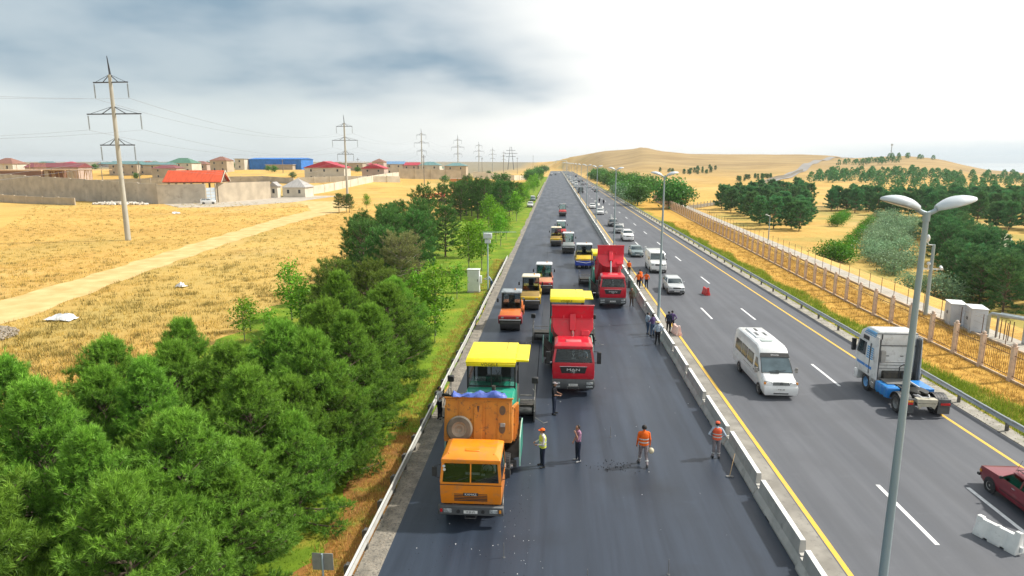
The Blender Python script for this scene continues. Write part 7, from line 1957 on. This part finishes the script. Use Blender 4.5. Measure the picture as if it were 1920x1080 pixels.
# ------------------------------------------------------------------ white and blue tractor unit, seen from behind
def tractor_unit(loc):
    P = paint('tractor_white', (0.78, 0.78, 0.76), .35, dirt=.4); Bl = paint('tractor_blue', (0.02, 0.25, 0.72), .4); Lb = paint('stripe_blue', (0.06, 0.34, 0.66), .4)
    root = thing('tractor_unit', 'white tractor unit with blue stripes and blue tank driving away without a trailer', 'truck', loc, pi)
    levels([(.95, 1.20, .10, 2.15), (1.3, 1.23, .02, 2.2), (2.05, 1.23, .02, 2.2)]).build('cab', P, root, bevel=.05, seg=2)
    greenhouse(root, 2.05, (1.23, .02, 2.2), 2.85, (1.19, .18, 2.2), .12, P, G_car, .05, P, back='solid', crown=.02)
    levels([(2.90, 1.20, .2, 2.2), (3.45, 1.18, .42, 2.2), (3.72, 1.08, .85, 2.15), (3.80, .98, 1.1, 2.05)]).build('high_roof', P, root, bevel=.06, seg=2)
    for s in (-1, 1):
        # the panel behind the door hides the rear of the side glass
        MB().hexa([(s * 1.235, 1.25, 2.05), (s * 1.235, 2.2, 2.05), (s * 1.20, 2.2, 2.05), (s * 1.20, 1.25, 2.05), (s * 1.20, 1.25, 2.92), (s * 1.20, 2.2, 2.92), (s * 1.16, 2.2, 2.92), (s * 1.16, 1.25, 2.92)]).build('sleeper_panel', P, root)
        MB().box(s * 1.17, s * 1.215, .75, 1.45, 3.0, 3.25).build('roof_window', M_blk, root, bevel=.015)
        MB().box(s * 1.232, s * 1.24, .35, 1.22, 1.25, 2.03).build('door', P, root, bevel=.004)
        MB().box(s * 1.238, s * 1.246, .30, 1.30, 1.42, 1.58).box(s * 1.238, s * 1.246, 1.38, 2.1, 1.42, 1.58).build('blue_stripe', Bl, root)
        for k in range(6):
            z = 2.02 + .125 * k; x = 1.238 - (z - 2.05) * .042
            MB().box(s * x, s * (x + .012), 1.40, 1.72, z, z + .075).box(s * x, s * (x + .012), 1.88, 2.14, z, z + .075).build('blue_bar', Lb, root)
        MB().box(s * 1.225, s * 1.247, 1.76, 1.82, 1.1, 2.95).build('seam', M_blk, root)
        for k in range(3): MB().hexa([(s * 1.196, .8 + .1 * k, 3.38 + .11 * k), (s * 1.196, 2.15, 3.38 + .11 * k), (s * 1.10, 2.15, 3.38 + .11 * k), (s * 1.10, .8 + .1 * k, 3.38 + .11 * k), (s * (1.19 - .02 * k), .82 + .1 * k, 3.44 + .11 * k), (s * (1.19 - .02 * k), 2.15, 3.44 + .11 * k), (s * 1.1, 2.15, 3.44 + .11 * k), (s * 1.1, .82 + .1 * k, 3.44 + .11 * k)]).build('roof_stripe', Lb, root)
        MB().tube([(s * 1.2, .25, 2.8), (s * 1.42, .18, 2.8)], .022, 6).box(s * 1.45 - .11, s * 1.45 + .11, .06, .24, 2.08, 2.82).build('mirror', M_blk, root, bevel=.03)
        # side air deflectors behind the cab
        MB().hexa([(s * 1.235, 2.22, 1.0), (s * 1.235, 2.75, 1.0), (s * 1.20, 2.75, 1.0), (s * 1.20, 2.22, 1.0), (s * 1.20, 2.22, 3.5), (s * 1.20, 2.62, 3.5), (s * 1.165, 2.62, 3.5), (s * 1.165, 2.22, 3.5)]).build('side_deflector', P if s > 0 else P, root)
        MB().box(s * 1.10 - .05, s * 1.10 + .05, 2.25, 2.60, 1.0, 3.4).build('deflector_brace', M_gry, root)
        MB().loft([[(s * .78, y, z), (s * 1.24, y, z), (s * 1.24, y, z + .07), (s * .78, y, z + .07)] for y, z in ((.78, .55), (.92, 1.0), (1.48, 1.18), (2.0, 1.0), (2.15, .5))]).build('mudguard', P, root)
        wheel(root, s * 1.02, 1.48, .51, .32, M('blue_hub', (0.16, 0.36, 0.62), .4, metal=.3))
        wheel(root, s * .93, 5.05, .51, .60)
        MB().loft([[(s * .62, 5.05 + .64 * cos(t), .52 + .62 * sin(t)), (s * 1.25, 5.05 + .64 * cos(t), .52 + .62 * sin(t)), (s * 1.25, 5.05 + .60 * cos(t), .52 + .58 * sin(t)), (s * .62, 5.05 + .60 * cos(t), .52 + .58 * sin(t))] for t in [radians(8 + 164 * i / 10) for i in range(11)]]).build('rear_fender', M_blk, root)
        for k in range(3): MB().loft([[(s * (.75 + .17 * k), 5.05 + .65 * cos(t), .52 + .63 * sin(t)), (s * (.78 + .17 * k), 5.05 + .65 * cos(t), .52 + .63 * sin(t)), (s * (.78 + .17 * k), 5.05 + .63 * cos(t), .52 + .61 * sin(t)), (s * (.75 + .17 * k), 5.05 + .63 * cos(t), .52 + .61 * sin(t))] for t in [radians(20 + 120 * i / 8) for i in range(9)]]).build('fender_rib', M_gry, root)
        MB().box(s * .93 - .32, s * .93 + .32, 5.70, 5.78, .62, 1.02).build('lamp_carrier', M_gry, root, bevel=.02)
        tl = MB().box(s * .95 - .24, s * .95 + .24, 5.78, 5.83, .70, .82).build('tail_light', M_redl, root, bevel=.01)
        if s > 0: MB().box(s * .95 - .24, s * .95 + .24, 5.78, 5.83, .83, .93).build('indicator', M_amber, root, bevel=.01)
        MB().box(s * .93 - .31, s * .93 + .31, 5.71, 5.74, .20, .60).build('mud_flap', M_gry, root)
        MB().box(s * .40 - .05, s * .40 + .05, .6, 5.85, .78, 1.02).build('chassis_rail', M_chas, root)
        MB().box(s * .95 - .30, s * .95 + .30, 2.2, 2.62, .42, 1.0).build('step_unit', M_rim if s > 0 else M_chas, root, bevel=.03)
        for k in range(2): MB().box(s * 1.0 - .22, s * 1.0 + .26, 2.28, 2.58, .48 + .28 * k, .53 + .28 * k).build('step', M_chr, root)
    # rear of the cab
    for z in (1.55, 1.75, 1.92): MB().box(-1.0, 1.0, 2.2, 2.215, z, z + .025).build('panel_line', M_gry, root)
    MB().box(-1.12, 1.12, 2.2, 2.225, 2.92, 2.96).build('roof_joint', M_gry, root)
    MB().box(-1.12, 1.12, 2.2, 2.24, 3.62, 3.66).build('roof_lip', M_gry, root)
    for x in (-.85, .85): MB().box(x - .025, x + .025, 2.2, 2.24, 3.3, 3.6).build('bracket', M_blk, root)
    for x in (-.35, .45): MB().box(x - .09, x + .09, 2.2, 2.22, 2.30, 2.34).build('vent', M_blk, root)
    MB().box(.62, .92, 2.22, 2.42, 1.95, 2.65).build('air_intake', M('intake_grey', (0.42, 0.40, 0.37), .6), root, bevel=.04)
    MB().box(-.7, .7, 2.22, 2.5, .9, 1.45).build('gearbox_cover', M_chas, root, bevel=.04)
    MB().tube([(-.15, 2.5, 1.0), (-.15, 2.5, 1.75), (-.35, 2.5, 1.9), (-.62, 2.5, 1.9), (-.8, 2.5, 1.7), (-.8, 2.5, 1.0)], .03, 8).build('hose_stand', M_blk, root)
    MB().box(-.85, -.25, 2.45, 2.6, 1.02, 1.5).build('toolbox', M_blk, root, bevel=.03)
    MB().box(-.55, .95, 2.55, 3.5, 1.03, 1.07).build('catwalk', M('chequer_plate', (0.26, 0.26, 0.25), .5, metal=.4), root, bevel=.008)
    tank = levels([(.42, 1.20, 2.75, 4.1), (.5, 1.23, 2.72, 4.12), (.95, 1.23, 2.72, 4.12), (1.02, 1.19, 2.75, 4.1)])
    tank.v = [(max(x, .55) if x > 0 else .55, y, z) for x, y, z in tank.v]
    tank.build('fuel_tank', Bl, root, bevel=.05, seg=2)
    for y in (2.95, 3.4, 3.85): MB().box(.54, 1.245, y - .03, y + .03, .40, 1.035).build('tank_strap', Lb, root, bevel=.005)
    levels([(.85, .34, 2.9, 4.35), (1.10, .34, 2.9, 4.35)]).build('battery_cover', Bl, root, bevel=.02, loc=(-.82, 0, 0))
    MB().box(-.47, -.42, 2.9, 4.4, 1.06, 1.14).build('cover_rail', M_wlet, root)
    # fifth wheel
    MB().prism([(-.42, 4.35), (.42, 4.35), (.50, 4.6), (.48, 5.05), (.28, 5.35), (.10, 5.35), (.07, 5.0), (-.07, 5.0), (-.10, 5.35), (-.28, 5.35), (-.48, 5.05), (-.50, 4.6)], 'z', 1.12, 1.20).build('fifth_wheel', M('greasy_steel', (0.06, 0.058, 0.05), .35, metal=.6), root, bevel=.01)
    MB().box(-.35, .35, 4.7, 4.95, 1.0, 1.12).build('fifth_wheel_mount', M_chas, root)
    MB().tube([(-.30, 5.35, 1.13), (-.2, 5.65, 1.08), (.2, 5.65, 1.08), (.30, 5.35, 1.13)], .025, 6).build('guide_ring', M_wlet, root)
    bg = M('beige_steel', (0.52, 0.48, 0.38), .6)
    MB().box(-.52, .52, 5.5, 5.86, .80, 1.03).build('end_crossmember', bg, root, bevel=.02)
    MB().prism([(-.52, .78), (.52, .78), (.40, .48), (.22, .62), (-.22, .62), (-.40, .48)], 'y', 5.80, 5.86).build('end_plate', bg, root, bevel=.01)
    MB().box(-.55, .55, 4.9, 5.2, .40, .66).build('rear_axle', M_chas, root, bevel=.08)
    MB().box(-1.2, 1.2, -.05, .4, .35, .92).build('front_bumper', P, root, bevel=.04)
    return root


tractor_unit((19.85, 39.9, 0))


# ------------------------------------------------------------------ people
def capsule_d(P, a, b, ra, rb):
    a, b = np.array(a), np.array(b); ab = b - a; t = np.clip(((P - a) @ ab) / max(ab @ ab, 1e-9), 0, 1)
    return np.linalg.norm(P - (a + t[:, None] * ab), axis=1) - (ra + (rb - ra) * t)


def skin_mesh(prims, voxel):
    mb = MB()
    for p in prims:
        a, b, ra, rb = p[:4]
        fl = p[5] if len(p) > 5 else None
        if fl:      # flattened limb: ellipse sections (side factor, depth factor) in body axes
            n = 12; secs = []
            A, B = Vector(a), Vector(b)
            for k in range(-3, 12):
                if k < 0: t = 0; s = cos(pi / 2 * (-k) / 3.2); off = -sin(pi / 2 * (-k) / 3.2) * ra * .5
                elif k > 8: t = 1; s = cos(pi / 2 * (k - 8) / 3.2); off = sin(pi / 2 * (k - 8) / 3.2) * rb * .5
                else: t = k / 8; s = 1; off = 0
                d = (B - A).normalized(); c = A.lerp(B, t) + d * off; r = (ra + (rb - ra) * t) * s
                ux = Vector(fl[2]).normalized(); uy = d.cross(ux).normalized()
                secs.append([tuple(c + ux * cos(2 * pi * i / n) * r * fl[0] + uy * sin(2 * pi * i / n) * r * fl[1]) for i in range(n)])
            mb.loft(secs)
        else:
            mb.cyl(a, b, ra, rb, 12); mb.ball(a, ra, 12, 8); mb.ball(b, rb, 12, 8)
    me = mb.mesh('raw', [], smooth=False, weld=False)
    o = bpy.data.objects.new('raw', me)
    md = o.modifiers.new('r', 'REMESH'); md.mode = 'VOXEL'; md.voxel_size = voxel; md.adaptivity = 0.0
    sm = o.modifiers.new('s', 'SMOOTH'); sm.factor = .5; sm.iterations = 3
    out = evaluated(o)
    bpy.data.objects.remove(o); bpy.data.meshes.remove(me)
    return out


CLOTH = lambda n, c, c2=None: M('cloth_' + n, c, .85, col2=c2 or tuple(x * .75 for x in c), scale=7, bump=.35, bscale=14, spec=.2)
SKIN = M('skin', (0.36, 0.19, 0.12), .6, col2=(0.30, 0.15, 0.095), scale=9)
HAIR = M('dark_hair', (0.018, 0.014, 0.012), .7); SHOE = M('shoe', (0.025, 0.024, 0.024), .6); SOLE = M('sport_shoe', (0.35, 0.35, 0.36), .6)
C_or = CLOTH('orange_hi_vis', (0.88, 0.155, 0.02)); C_yel = CLOTH('yellow_hi_vis', (0.66, 0.72, 0.10)); C_wht = CLOTH('white', (0.70, 0.71, 0.72)); C_blk = CLOTH('black', (0.016, 0.016, 0.02)); C_nav = CLOTH('navy', (0.022, 0.03, 0.055))
C_pur = CLOTH('mauve_shirt', (0.38, 0.20, 0.30)); C_grt = CLOTH('grey_trousers', (0.20, 0.17, 0.18), (0.30, 0.26, 0.27)); C_jean = CLOTH('jeans', (0.06, 0.10, 0.18)); C_lbl = CLOTH('pale_blue_shirt', (0.42, 0.50, 0.60)); C_chk = CLOTH('purple_blouse', (0.12, 0.08, 0.20))
REFL = M('reflective_band', (0.66, 0.68, 0.66), .4); C_vest = M('red_orange_vest', (0.86, 0.13, 0.05), .8, col2=(0.74, 0.10, 0.04), scale=8, bump=.3)
STRAW = M('straw_hat', (0.66, 0.55, 0.28), .8)


def person(loc, face, label, top, legs, shoes=None, height=1.76, stride=0.0, arms='down', lean=0.0, head_turn=0.0, head_down=0.0, hat=None, vest=None, sleeves=None, group=None, voxel=.016, bands=True, extra=None, hip_shift=0.0, sit=False):
    """facing -y at face=0; stride swings the legs, arms picks the gesture"""
    k = height / 1.76
    root = thing('person', label, 'person', loc, face, group)
    shoes = shoes or SHOE
    Vv = lambda x, y, z: (x, y, z)
    fw = -1.0
    hip_z = .93; ly = lambda z: -lean * (z - hip_z)         # lean forward shifts upper body towards -y
    P = []   # a, b, ra, rb, mat index, flatten
    SK, TP, LG, SH, SL = 0, 1, 2, 3, 4
    # torso
    ch = Vv(0, ly(1.30), 1.30); sh = Vv(0, ly(1.43), 1.43)
    X = (1, 0, 0)
    P.append((Vv(0, 0, .90), Vv(0, ly(1.08), 1.08), .165, .150, LG, (1.0, .72, X)))
    P.append((Vv(0, ly(1.0), 1.00), ch, .158, .190, TP, (1.0, .68, X)))
    P.append((ch, sh, .190, .175, TP, (1.02, .64, X)))
    P.append((Vv(-.15, ly(1.44), 1.435), Vv(.15, ly(1.44), 1.435), .070, .070, TP))
    P.append((Vv(0, ly(1.46), 1.46), Vv(0, ly(1.56) - .01, 1.56), .058, .054, SK))
    # head
    hc = Vector((0, ly(1.65) - .02 - head_down * .05, 1.645 - head_down * .03))
    ht = head_turn; fx, fy = sin(ht), -cos(ht)
    def H(f, s, u): return (hc.x + fx * f - fy * s * 1.0, hc.y + fy * f + fx * s * 1.0, hc.z + u - head_down * f * .5)
    P.append((H(-.015, 0, .03), H(.015, 0, .02), .093, .088, SK))
    P.append((H(.012, 0, 0.0), H(.035, 0, -.075), .080, .052, SK))
    P.append((H(.090, 0, .015), H(.108, 0, -.022), .011, .017, SK))                    # nose
    P.append((H(.075, -.028, -.062), H(.075, .028, -.062), .013, .013, SK))            # mouth
    P.append((H(.068, -.045, .035), H(.068, .045, .035), .018, .018, SK))              # brow
    for s in (-1, 1): P.append((H(0, s * .090, .015), H(-.008, s * .094, -.025), .018, .013, SK))   # ears
    # legs
    for s in (-1, 1):
        sw = stride * s
        hipj = Vv(s * .095, 0, .92)
        if sit:
            kn = Vv(s * .14, -.42, .52); an = Vv(s * .15, -.40, .10)
        else:
            kn = Vv(s * .105, -.10 * abs(sw) - .20 * sw - .015, .50); an = Vv(s * (.11 + .02), -.40 * sw + (.06 * abs(sw) if sw < 0 else 0), .095 + (.10 * max(0, -sw)))
        P.append((hipj, kn, .100, .072, LG)); P.append((kn, an, .070, .050, LG))
        toe = Vv(an[0] + s * .03, an[1] - .155, .045 + (.0 if sw >= 0 else .0)); heel = Vv(an[0], an[1] + .05, .05 + .08 * max(0, -sw))
        P.append((heel, toe, .044, .038, SH)); P.append((an, heel, .047, .046, SH))
    # arms
    for s in (-1, 1):
        S_ = Vector((s * .195, ly(1.42), 1.42))
        if arms == 'down': E, W_ = S_ + Vector((s * .055, .03, -.28)), S_ + Vector((s * .07, -.06, -.52))
        elif arms == 'swing': E, W_ = S_ + Vector((s * .09, .10 * s * 1.0 + .03, -.27)), S_ + Vector((s * .10, .14 * s - .06, -.50))
        elif arms == 'hips': E, W_ = S_ + Vector((s * .17, .08, -.25)), S_ + Vector((s * .03, -.08, -.42))
        elif arms == 'front': E, W_ = S_ + Vector((s * .05, -.06, -.27)), S_ + Vector((-s * .04, -.28, -.30))
        elif arms == 'phone' and s > 0: E, W_ = S_ + Vector((s * .07, -.14, -.25)), S_ + Vector((-s * .07, -.20, .02))
        elif arms == 'phone': E, W_ = S_ + Vector((s * .04, .02, -.28)), S_ + Vector((s * .02, -.12, -.50))
        elif arms == 'reach': E, W_ = S_ + Vector((s * .05, -.18, -.20)), S_ + Vector((-s * .02, -.45, -.22))
        elif arms == 'camera': E, W_ = S_ + Vector((s * .08, -.10, -.25)), S_ + Vector((-s * .06, -.34, -.10))
        elif arms == 'wide': E, W_ = S_ + Vector((s * .15, .04, -.24)), S_ + Vector((s * .24, -.02, -.46))
        else: E, W_ = S_ + Vector((s * .055, .03, -.28)), S_ + Vector((s * .05, -.10, -.50))
        sl = SL if sleeves is not None else TP
        P.append((tuple(S_), tuple(E), .058, .045, TP if sleeves in (None, 'short') else SL))
        P.append((tuple(E), tuple(W_), .042, .031, (SK if sleeves == 'short' else sl)))
        d = (W_ - E).normalized()
        side = d.cross(Vector((s, 0, 0))).normalized() if abs(d.x) < .9 else Vector((0, 1, 0))
        palm = W_ + d * .085
        P.append((tuple(W_), tuple(palm), .028, .036, SK))
        for i, (o_, ln) in enumerate(((-.030, .060), (-.010, .072), (.010, .068), (.029, .055))):
            b0 = palm + side * o_; b1 = b0 + (d * .75 - Vector((s * .35, 0, 0))).normalized() * ln * .55; b2 = b1 + (d * .5 - Vector((s * .8, 0, 0))).normalized() * ln * .55
            P.append((tuple(b0), tuple(b1), .0100, .0095, SK)); P.append((tuple(b1), tuple(b2), .0095, .0085, SK))
        th = W_ + d * .035 + side * (-.030); P.append((tuple(th), tuple(th + (d * .5 - side * .6 - Vector((s * .3, 0, 0))).normalized() * .055), .0125, .0100, SK))
    me = skin_mesh(P, voxel)
    mats = [SKIN, top, legs, shoes, sleeves if sleeves not in (None, 'short') else top]
    for m in mats: me.materials.append(m)
    n = len(me.polygons); C = np.empty(n * 3); me.polygons.foreach_get('center', C); C = C.reshape(-1, 3)
    best = np.full(n, 9e9); idx = np.zeros(n, dtype=np.int32)
    for p in P:
        d = capsule_d(C, p[0], p[1], p[2] * (.85 if len(p) > 5 else 1), p[3] * (.85 if len(p) > 5 else 1))
        u = d < best; best[u] = d[u]; idx[u] = p[4]
    me.polygons.foreach_set('material_index', idx); me.shade_smooth(); me.update()
    body = link('body', me, root); body.scale = (k, k, k)
    kids = []
    # hair
    hh = MB(); hp = []
    for i in range(7):
        t = pi * .56 * i / 6
        hp.append([tuple(Vector(H(-.020 + .105 * sin(t) * cos(a) * (1.0 if cos(a) < .2 else .78), .102 * sin(t) * sin(a), .030 + .104 * cos(t) - (.035 if cos(a) < -.2 and t > 1.2 else 0)))) for a in [2 * pi * j / 14 for j in range(14)]])
    hh.loft(hp, cap=True); kids.append(hh.build('hair', HAIR, root, angle=80))
    if hat:
        kind, hm = hat
        mb = MB(); rings = []
        for i in range(6):
            t = pi * .5 * i / 5
            rings.append([H(-.012 + .112 * max(.02, sin(t)) * cos(a), .108 * max(.02, sin(t)) * sin(a), .062 + .085 * cos(t)) for a in [2 * pi * j / 16 for j in range(16)]])
        mb.loft(rings)
        if kind == 'cap': mb.loft([[H(.06 + .11 * t, -.085 * (1 - .45 * t), .066 - .012 * t), H(.06 + .11 * t, .085 * (1 - .45 * t), .066 - .012 * t), H(.06 + .11 * t, .085 * (1 - .45 * t), .076 - .012 * t), H(.06 + .11 * t, -.085 * (1 - .45 * t), .076 - .012 * t)] for t in (0, .5, 1)])
        if kind == 'brim': mb.loft([[H(-.01 + r_ * cos(a), r_ * sin(a), z) for a in [2 * pi * j / 18 for j in range(18)]] for r_, z in ((.10, .070), (.20, .055), (.20, .062), (.10, .080))])
        kids.append(mb.build({'cap': 'cap', 'brim': 'straw_hat', 'helmet': 'helmet'}[kind], hm, root, angle=60))
    if vest:
        mb = MB(); rings = []; n2 = 20
        for z, rx, ry in ((.93, .205, .158), (1.02, .200, .150), (1.15, .202, .150), (1.28, .218, .158), (1.38, .215, .150), (1.45, .165, .122), (1.495, .105, .090)):
            rings.append([(rx * cos(a), ly(z) + ry * sin(a), z + .012 * sin(3 * a)) for a in [2 * pi * j / n2 for j in range(n2)]])
        v = mb.loft(rings, cap=False).build('vest', vest, root, angle=70); kids.append(v)
        if bands:
            for zc in (1.06, 1.20):
                w2 = MB().loft([[(.212 * cos(a), ly(z) + .160 * sin(a), z) for a in [2 * pi * j / n2 for j in range(n2)]] for z in (zc - .025, zc + .025)], cap=False)
                b = w2.build('reflective_band', REFL, v)
    for o in kids: o.scale = (k, k, k)
    if legs is C_grt and bands and not sit:
        for s in (-1, 1):
            sw = stride * s
            kn = Vector((s * .105, -.10 * abs(sw) - .20 * sw - .015, .50)); an = Vector((s * .13, -.40 * sw + (.06 * abs(sw) if sw < 0 else 0), .095 + (.10 * max(0, -sw))))
            c = an.lerp(kn, .32); d = an.lerp(kn, .44)
            o = MB().cyl(tuple(c), tuple(d), .068, .070, 12, cap=False).build('trouser_band', REFL, root); o.scale = (k, k, k)
    return root


person((0.10, 33.3, 0), radians(75), 'person in black T-shirt and dark trousers, hands at hips, by the low-tipped red truck', C_blk, C_nav, arms='front', sleeves='short', hat=('cap', C_grt), height=1.80)
person((-0.40, 27.1, 0), radians(-70), 'person in yellow vest, white sleeves and orange cap standing in front of the pavers', C_wht, C_nav, arms='front', vest=C_yel, hat=('cap', C_or), head_turn=radians(-8), height=1.80)
person((1.20, 27.75, 0), radians(-65), 'person in mauve shirt holding a hand to the face beside the yellow-vested worker', C_pur, C_nav, shoes=SOLE, arms='phone', sleeves='short', height=1.74, head_down=.4)
person((4.10, 27.5, 0), radians(180), 'worker in orange jacket and grey trousers walking away along the fresh road', C_or, C_grt, arms='down', stride=.55, height=1.92, vest=C_or)
person((7.55, 28.5, 0), radians(172), 'worker in red-orange vest and cap leaning at the concrete barrier', C_lbl, C_grt, arms='hips', vest=C_vest, hat=('cap', C_vest), height=1.76)
person((-5.95, 32.3, 0), radians(70), 'person in white shirt and dark trousers filming at the guard rail beside the paver', C_wht, C_blk, arms='camera', sleeves='short', height=1.78)
person((7.75, 49.9, 0), radians(-150), 'person in black and mauve top with jeans in the group at the barriers', C_chk, C_jean, arms='front', height=1.75, voxel=.02)
person((7.78, 47.5, 0), radians(185), 'person in pale shirt and straw hat beside the barriers', C_lbl, C_blk, arms='hips', hat=('brim', STRAW), height=1.78, voxel=.02)
person((7.45, 50.5, 0), radians(120), 'person in pale blue shirt half hidden in the group at the barriers', C_lbl, C_jean, arms='down', stride=.25, height=1.74, voxel=.02)
person((9.15, 50.9, 0), radians(150), 'person in dark navy jacket behind the barrier next to the pink plastic one', C_nav, C_blk, arms='down', height=1.76, voxel=.02)
person((9.5, 51.4, 0), radians(170), 'person in purple blouse behind the barrier beside the navy jacket', C_chk, C_blk, arms='hips', height=1.72, voxel=.02)
person((9.05, 69.3, 0), radians(175), 'worker in orange jacket standing with arms spread over the barrier top', C_or, C_blk, arms='wide', height=1.78, voxel=.02)
person((9.95, 69.6, 0), radians(150), 'worker in orange jacket on the yellow line with hands on hips', C_or, C_blk, arms='hips', height=1.78, voxel=.02)
person((9.6, 71.0, 0), radians(200), 'worker in orange jacket bending forward between two fellow workers', C_or, C_nav, arms='reach', lean=.55, height=1.78, voxel=.02)
person((8.98, 77.8, 0), radians(185), 'worker in orange jacket standing alone behind the high-tipped red truck', C_or, C_blk, arms='down', height=1.78, voxel=.02)
person((7.35, 60.6, .0), radians(10), 'person in brown-green clothes squeezed between the red truck and the barriers', CLOTH('olive', (0.12, 0.11, 0.07)), CLOTH('brown', (0.10, 0.07, 0.05)), arms='down', height=1.76, voxel=.02)
person((-6.62, 67.9, 0), radians(-60), 'person in pale blue shirt bending over the guard rail by the white cabinet', C_lbl, C_jean, arms='reach', lean=.7, height=1.72, voxel=.02, sit=False)
for x, y in ((15.4, 208), (14.6, 216)):
    person((x, y, 0), 0, 'dark figure standing among the white barriers between the far traffic', C_blk, C_nav, voxel=.035, group='figures among the far barriers')
person((-2.40, 23.15, .55), 0, 'driver in white shirt behind the windshield of the orange truck', C_wht, C_nav, arms='reach', sleeves='short', voxel=.02, sit=True)
person((1.80, 37.5, .80), 0, 'driver in pale shirt behind the windshield of the low-tipped red truck', C_lbl, C_nav, arms='reach', sleeves='short', voxel=.02, sit=True)
# hand-held things
M_cam = M('video_camera', (0.02, 0.02, 0.022), .4)
root = thing('video_camera', 'black video camera held by the person filming at the guard rail', 'camera', (-5.60, 32.12, 1.38), radians(75))
MB().box(-.09, .09, -.22, .16, -.09, .09).build('body', M_cam, root, bevel=.02)
MB().cyl((0, -.40, 0), (0, -.22, 0), .06, .05, 14).build('lens', M_cam, root)
MB().tube([(0, -.1, .09), (0, -.1, .17), (0, .1, .17), (0, .1, .09)], .014, 6).build('top_handle', M_cam, root)
for i in range(3):
    a = 2.094 * i; MB().cyl((0, 0, -.09), (.30 * cos(a), .30 * sin(a), -1.36), .014, n=6).build('tripod_leg', M_cam, root)
o = MB().ball((0, 0, 0), (.13, .12, .14), 14, 10).build('helmet', M('pale_helmet', (0.66, 0.58, 0.40), .4), loc=(4.44, 27.50, .72)); 
tag(o, 'pale safety helmet carried by the worker in orange walking away', 'helmet')
root = thing('broom', 'thin wooden-handled rake lying against the foot of the concrete barriers', 'rake', (8.05, 27.2, 0))
MB().cyl((-.35, -.55, .03), (.10, .45, .62), .016, n=7).build('handle', M_plank, root)
MB().box(-.50, -.20, -.60, -.52, .0, .05).build('head', M_rim, root)


# ------------------------------------------------------------------ small things on the roads
def crumbs(name, n, f, s, mat, label, seed, cat='debris'):
    q = random.Random(seed); mb = MB()
    for _ in range(n):
        x, y, z = f(q); k = s * q.uniform(.4, 1.5)
        mb.at(Matrix.Translation((x, y, z + k * .3)) @ Matrix.Rotation(q.uniform(0, 6), 4, (q.random() - .5, q.random() - .5, 1)))
        mb.add([(-k, -k * .6, -k * .3), (k * .8, -k * .7, -k * .3), (.1 * k, k, -k * .3), (0, 0, k * .6)], [(0, 2, 1), (0, 1, 3), (1, 2, 3), (2, 0, 3)])
    mb.at(None)
    return tag(mb.build(name, mat, smooth=False, weld=False, kind='stuff'), label, cat)
M_crumb = M('asphalt_crumbs', (0.022, 0.022, 0.024), .9)
crumbs('asphalt_crumbs', 90, lambda q: (2.85 + q.gauss(0, .45), 27.3 + q.gauss(0, .28), 0), .028, M_crumb, 'dark asphalt crumbs spilled beside the walking worker', 1)
crumbs('asphalt_crumbs', 260, lambda q: (q.uniform(-4.8, -.6), q.uniform(16, 26), 0), .016, M_crumb, 'dark asphalt crumbs scattered around the orange truck', 6)
crumbs('grit', 42, lambda q: (-1.2 + q.gauss(0, .55), 21.0 + q.gauss(0, 2.6), 0), .015, M_wlet, 'pale grit scattered on the road beside the orange truck', 2)
crumbs('grit', 60, lambda q: (q.uniform(-5, 8), q.uniform(18, 60), 0.002), .022, M_wlet, 'few pale stones scattered over the closed road', 3)
crumbs('shoulder_gravel', 2600, lambda q: (q.uniform(-6.6, -5.72), 12 + 70 * q.random() ** 1.5, 0.0), .028, M_stone, 'loose gravel on the dusty shoulder by the guard rail', 4, 'gravel')
crumbs('gutter_gravel', 900, lambda q: (q.uniform(22.5, 23.3), 22 + 70 * q.random() ** 1.5, 0.03), .03, M_stone, 'loose gravel in the concrete gutter of the open carriageway', 5, 'gravel')
M_nail = M('survey_peg', (0.20, 0.20, 0.20), .6)
for x, y in ((1.2, 18.9), (3.9, 19.6), (-1.6, 20.2), (2.9, 30.5)):
    root = thing('survey_stake', 'thin survey stake on a small pale foot standing on the closed road', 'stake', (x, y, 0), 0, 'survey stakes on the closed road')
    MB().cyl((0, 0, 0), (0, 0, .55), .012, n=6).build('rod', M_nail, root); MB().cyl((0, 0, 0), (0, 0, .015), .06, .05, 10).build('foot', M_gry, root)
# ------------------------------------------------------------------ thin air haze
hz = bpy.data.materials.new('haze_air'); hz.use_nodes = True
hn, hl = hz.node_tree.nodes, hz.node_tree.links
hn.clear(); ho = hn.new('ShaderNodeOutputMaterial'); hv = hn.new('ShaderNodeVolumePrincipled')
hv.inputs['Color'].default_value = (0.86, 0.92, 0.97, 1); hv.inputs['Density'].default_value = 0.00011; hv.inputs['Anisotropy'].default_value = 0.2
hl.new(hv.outputs[0], ho.inputs['Volume'])
MB().box(-9600, 9600, -9600, 9600, -70.0, 75.0).build('haze', hz, kind='stuff', smooth=False)['label'] = 'thin pale air haze over the whole plain'
bpy.data.scenes.remove(WORK)
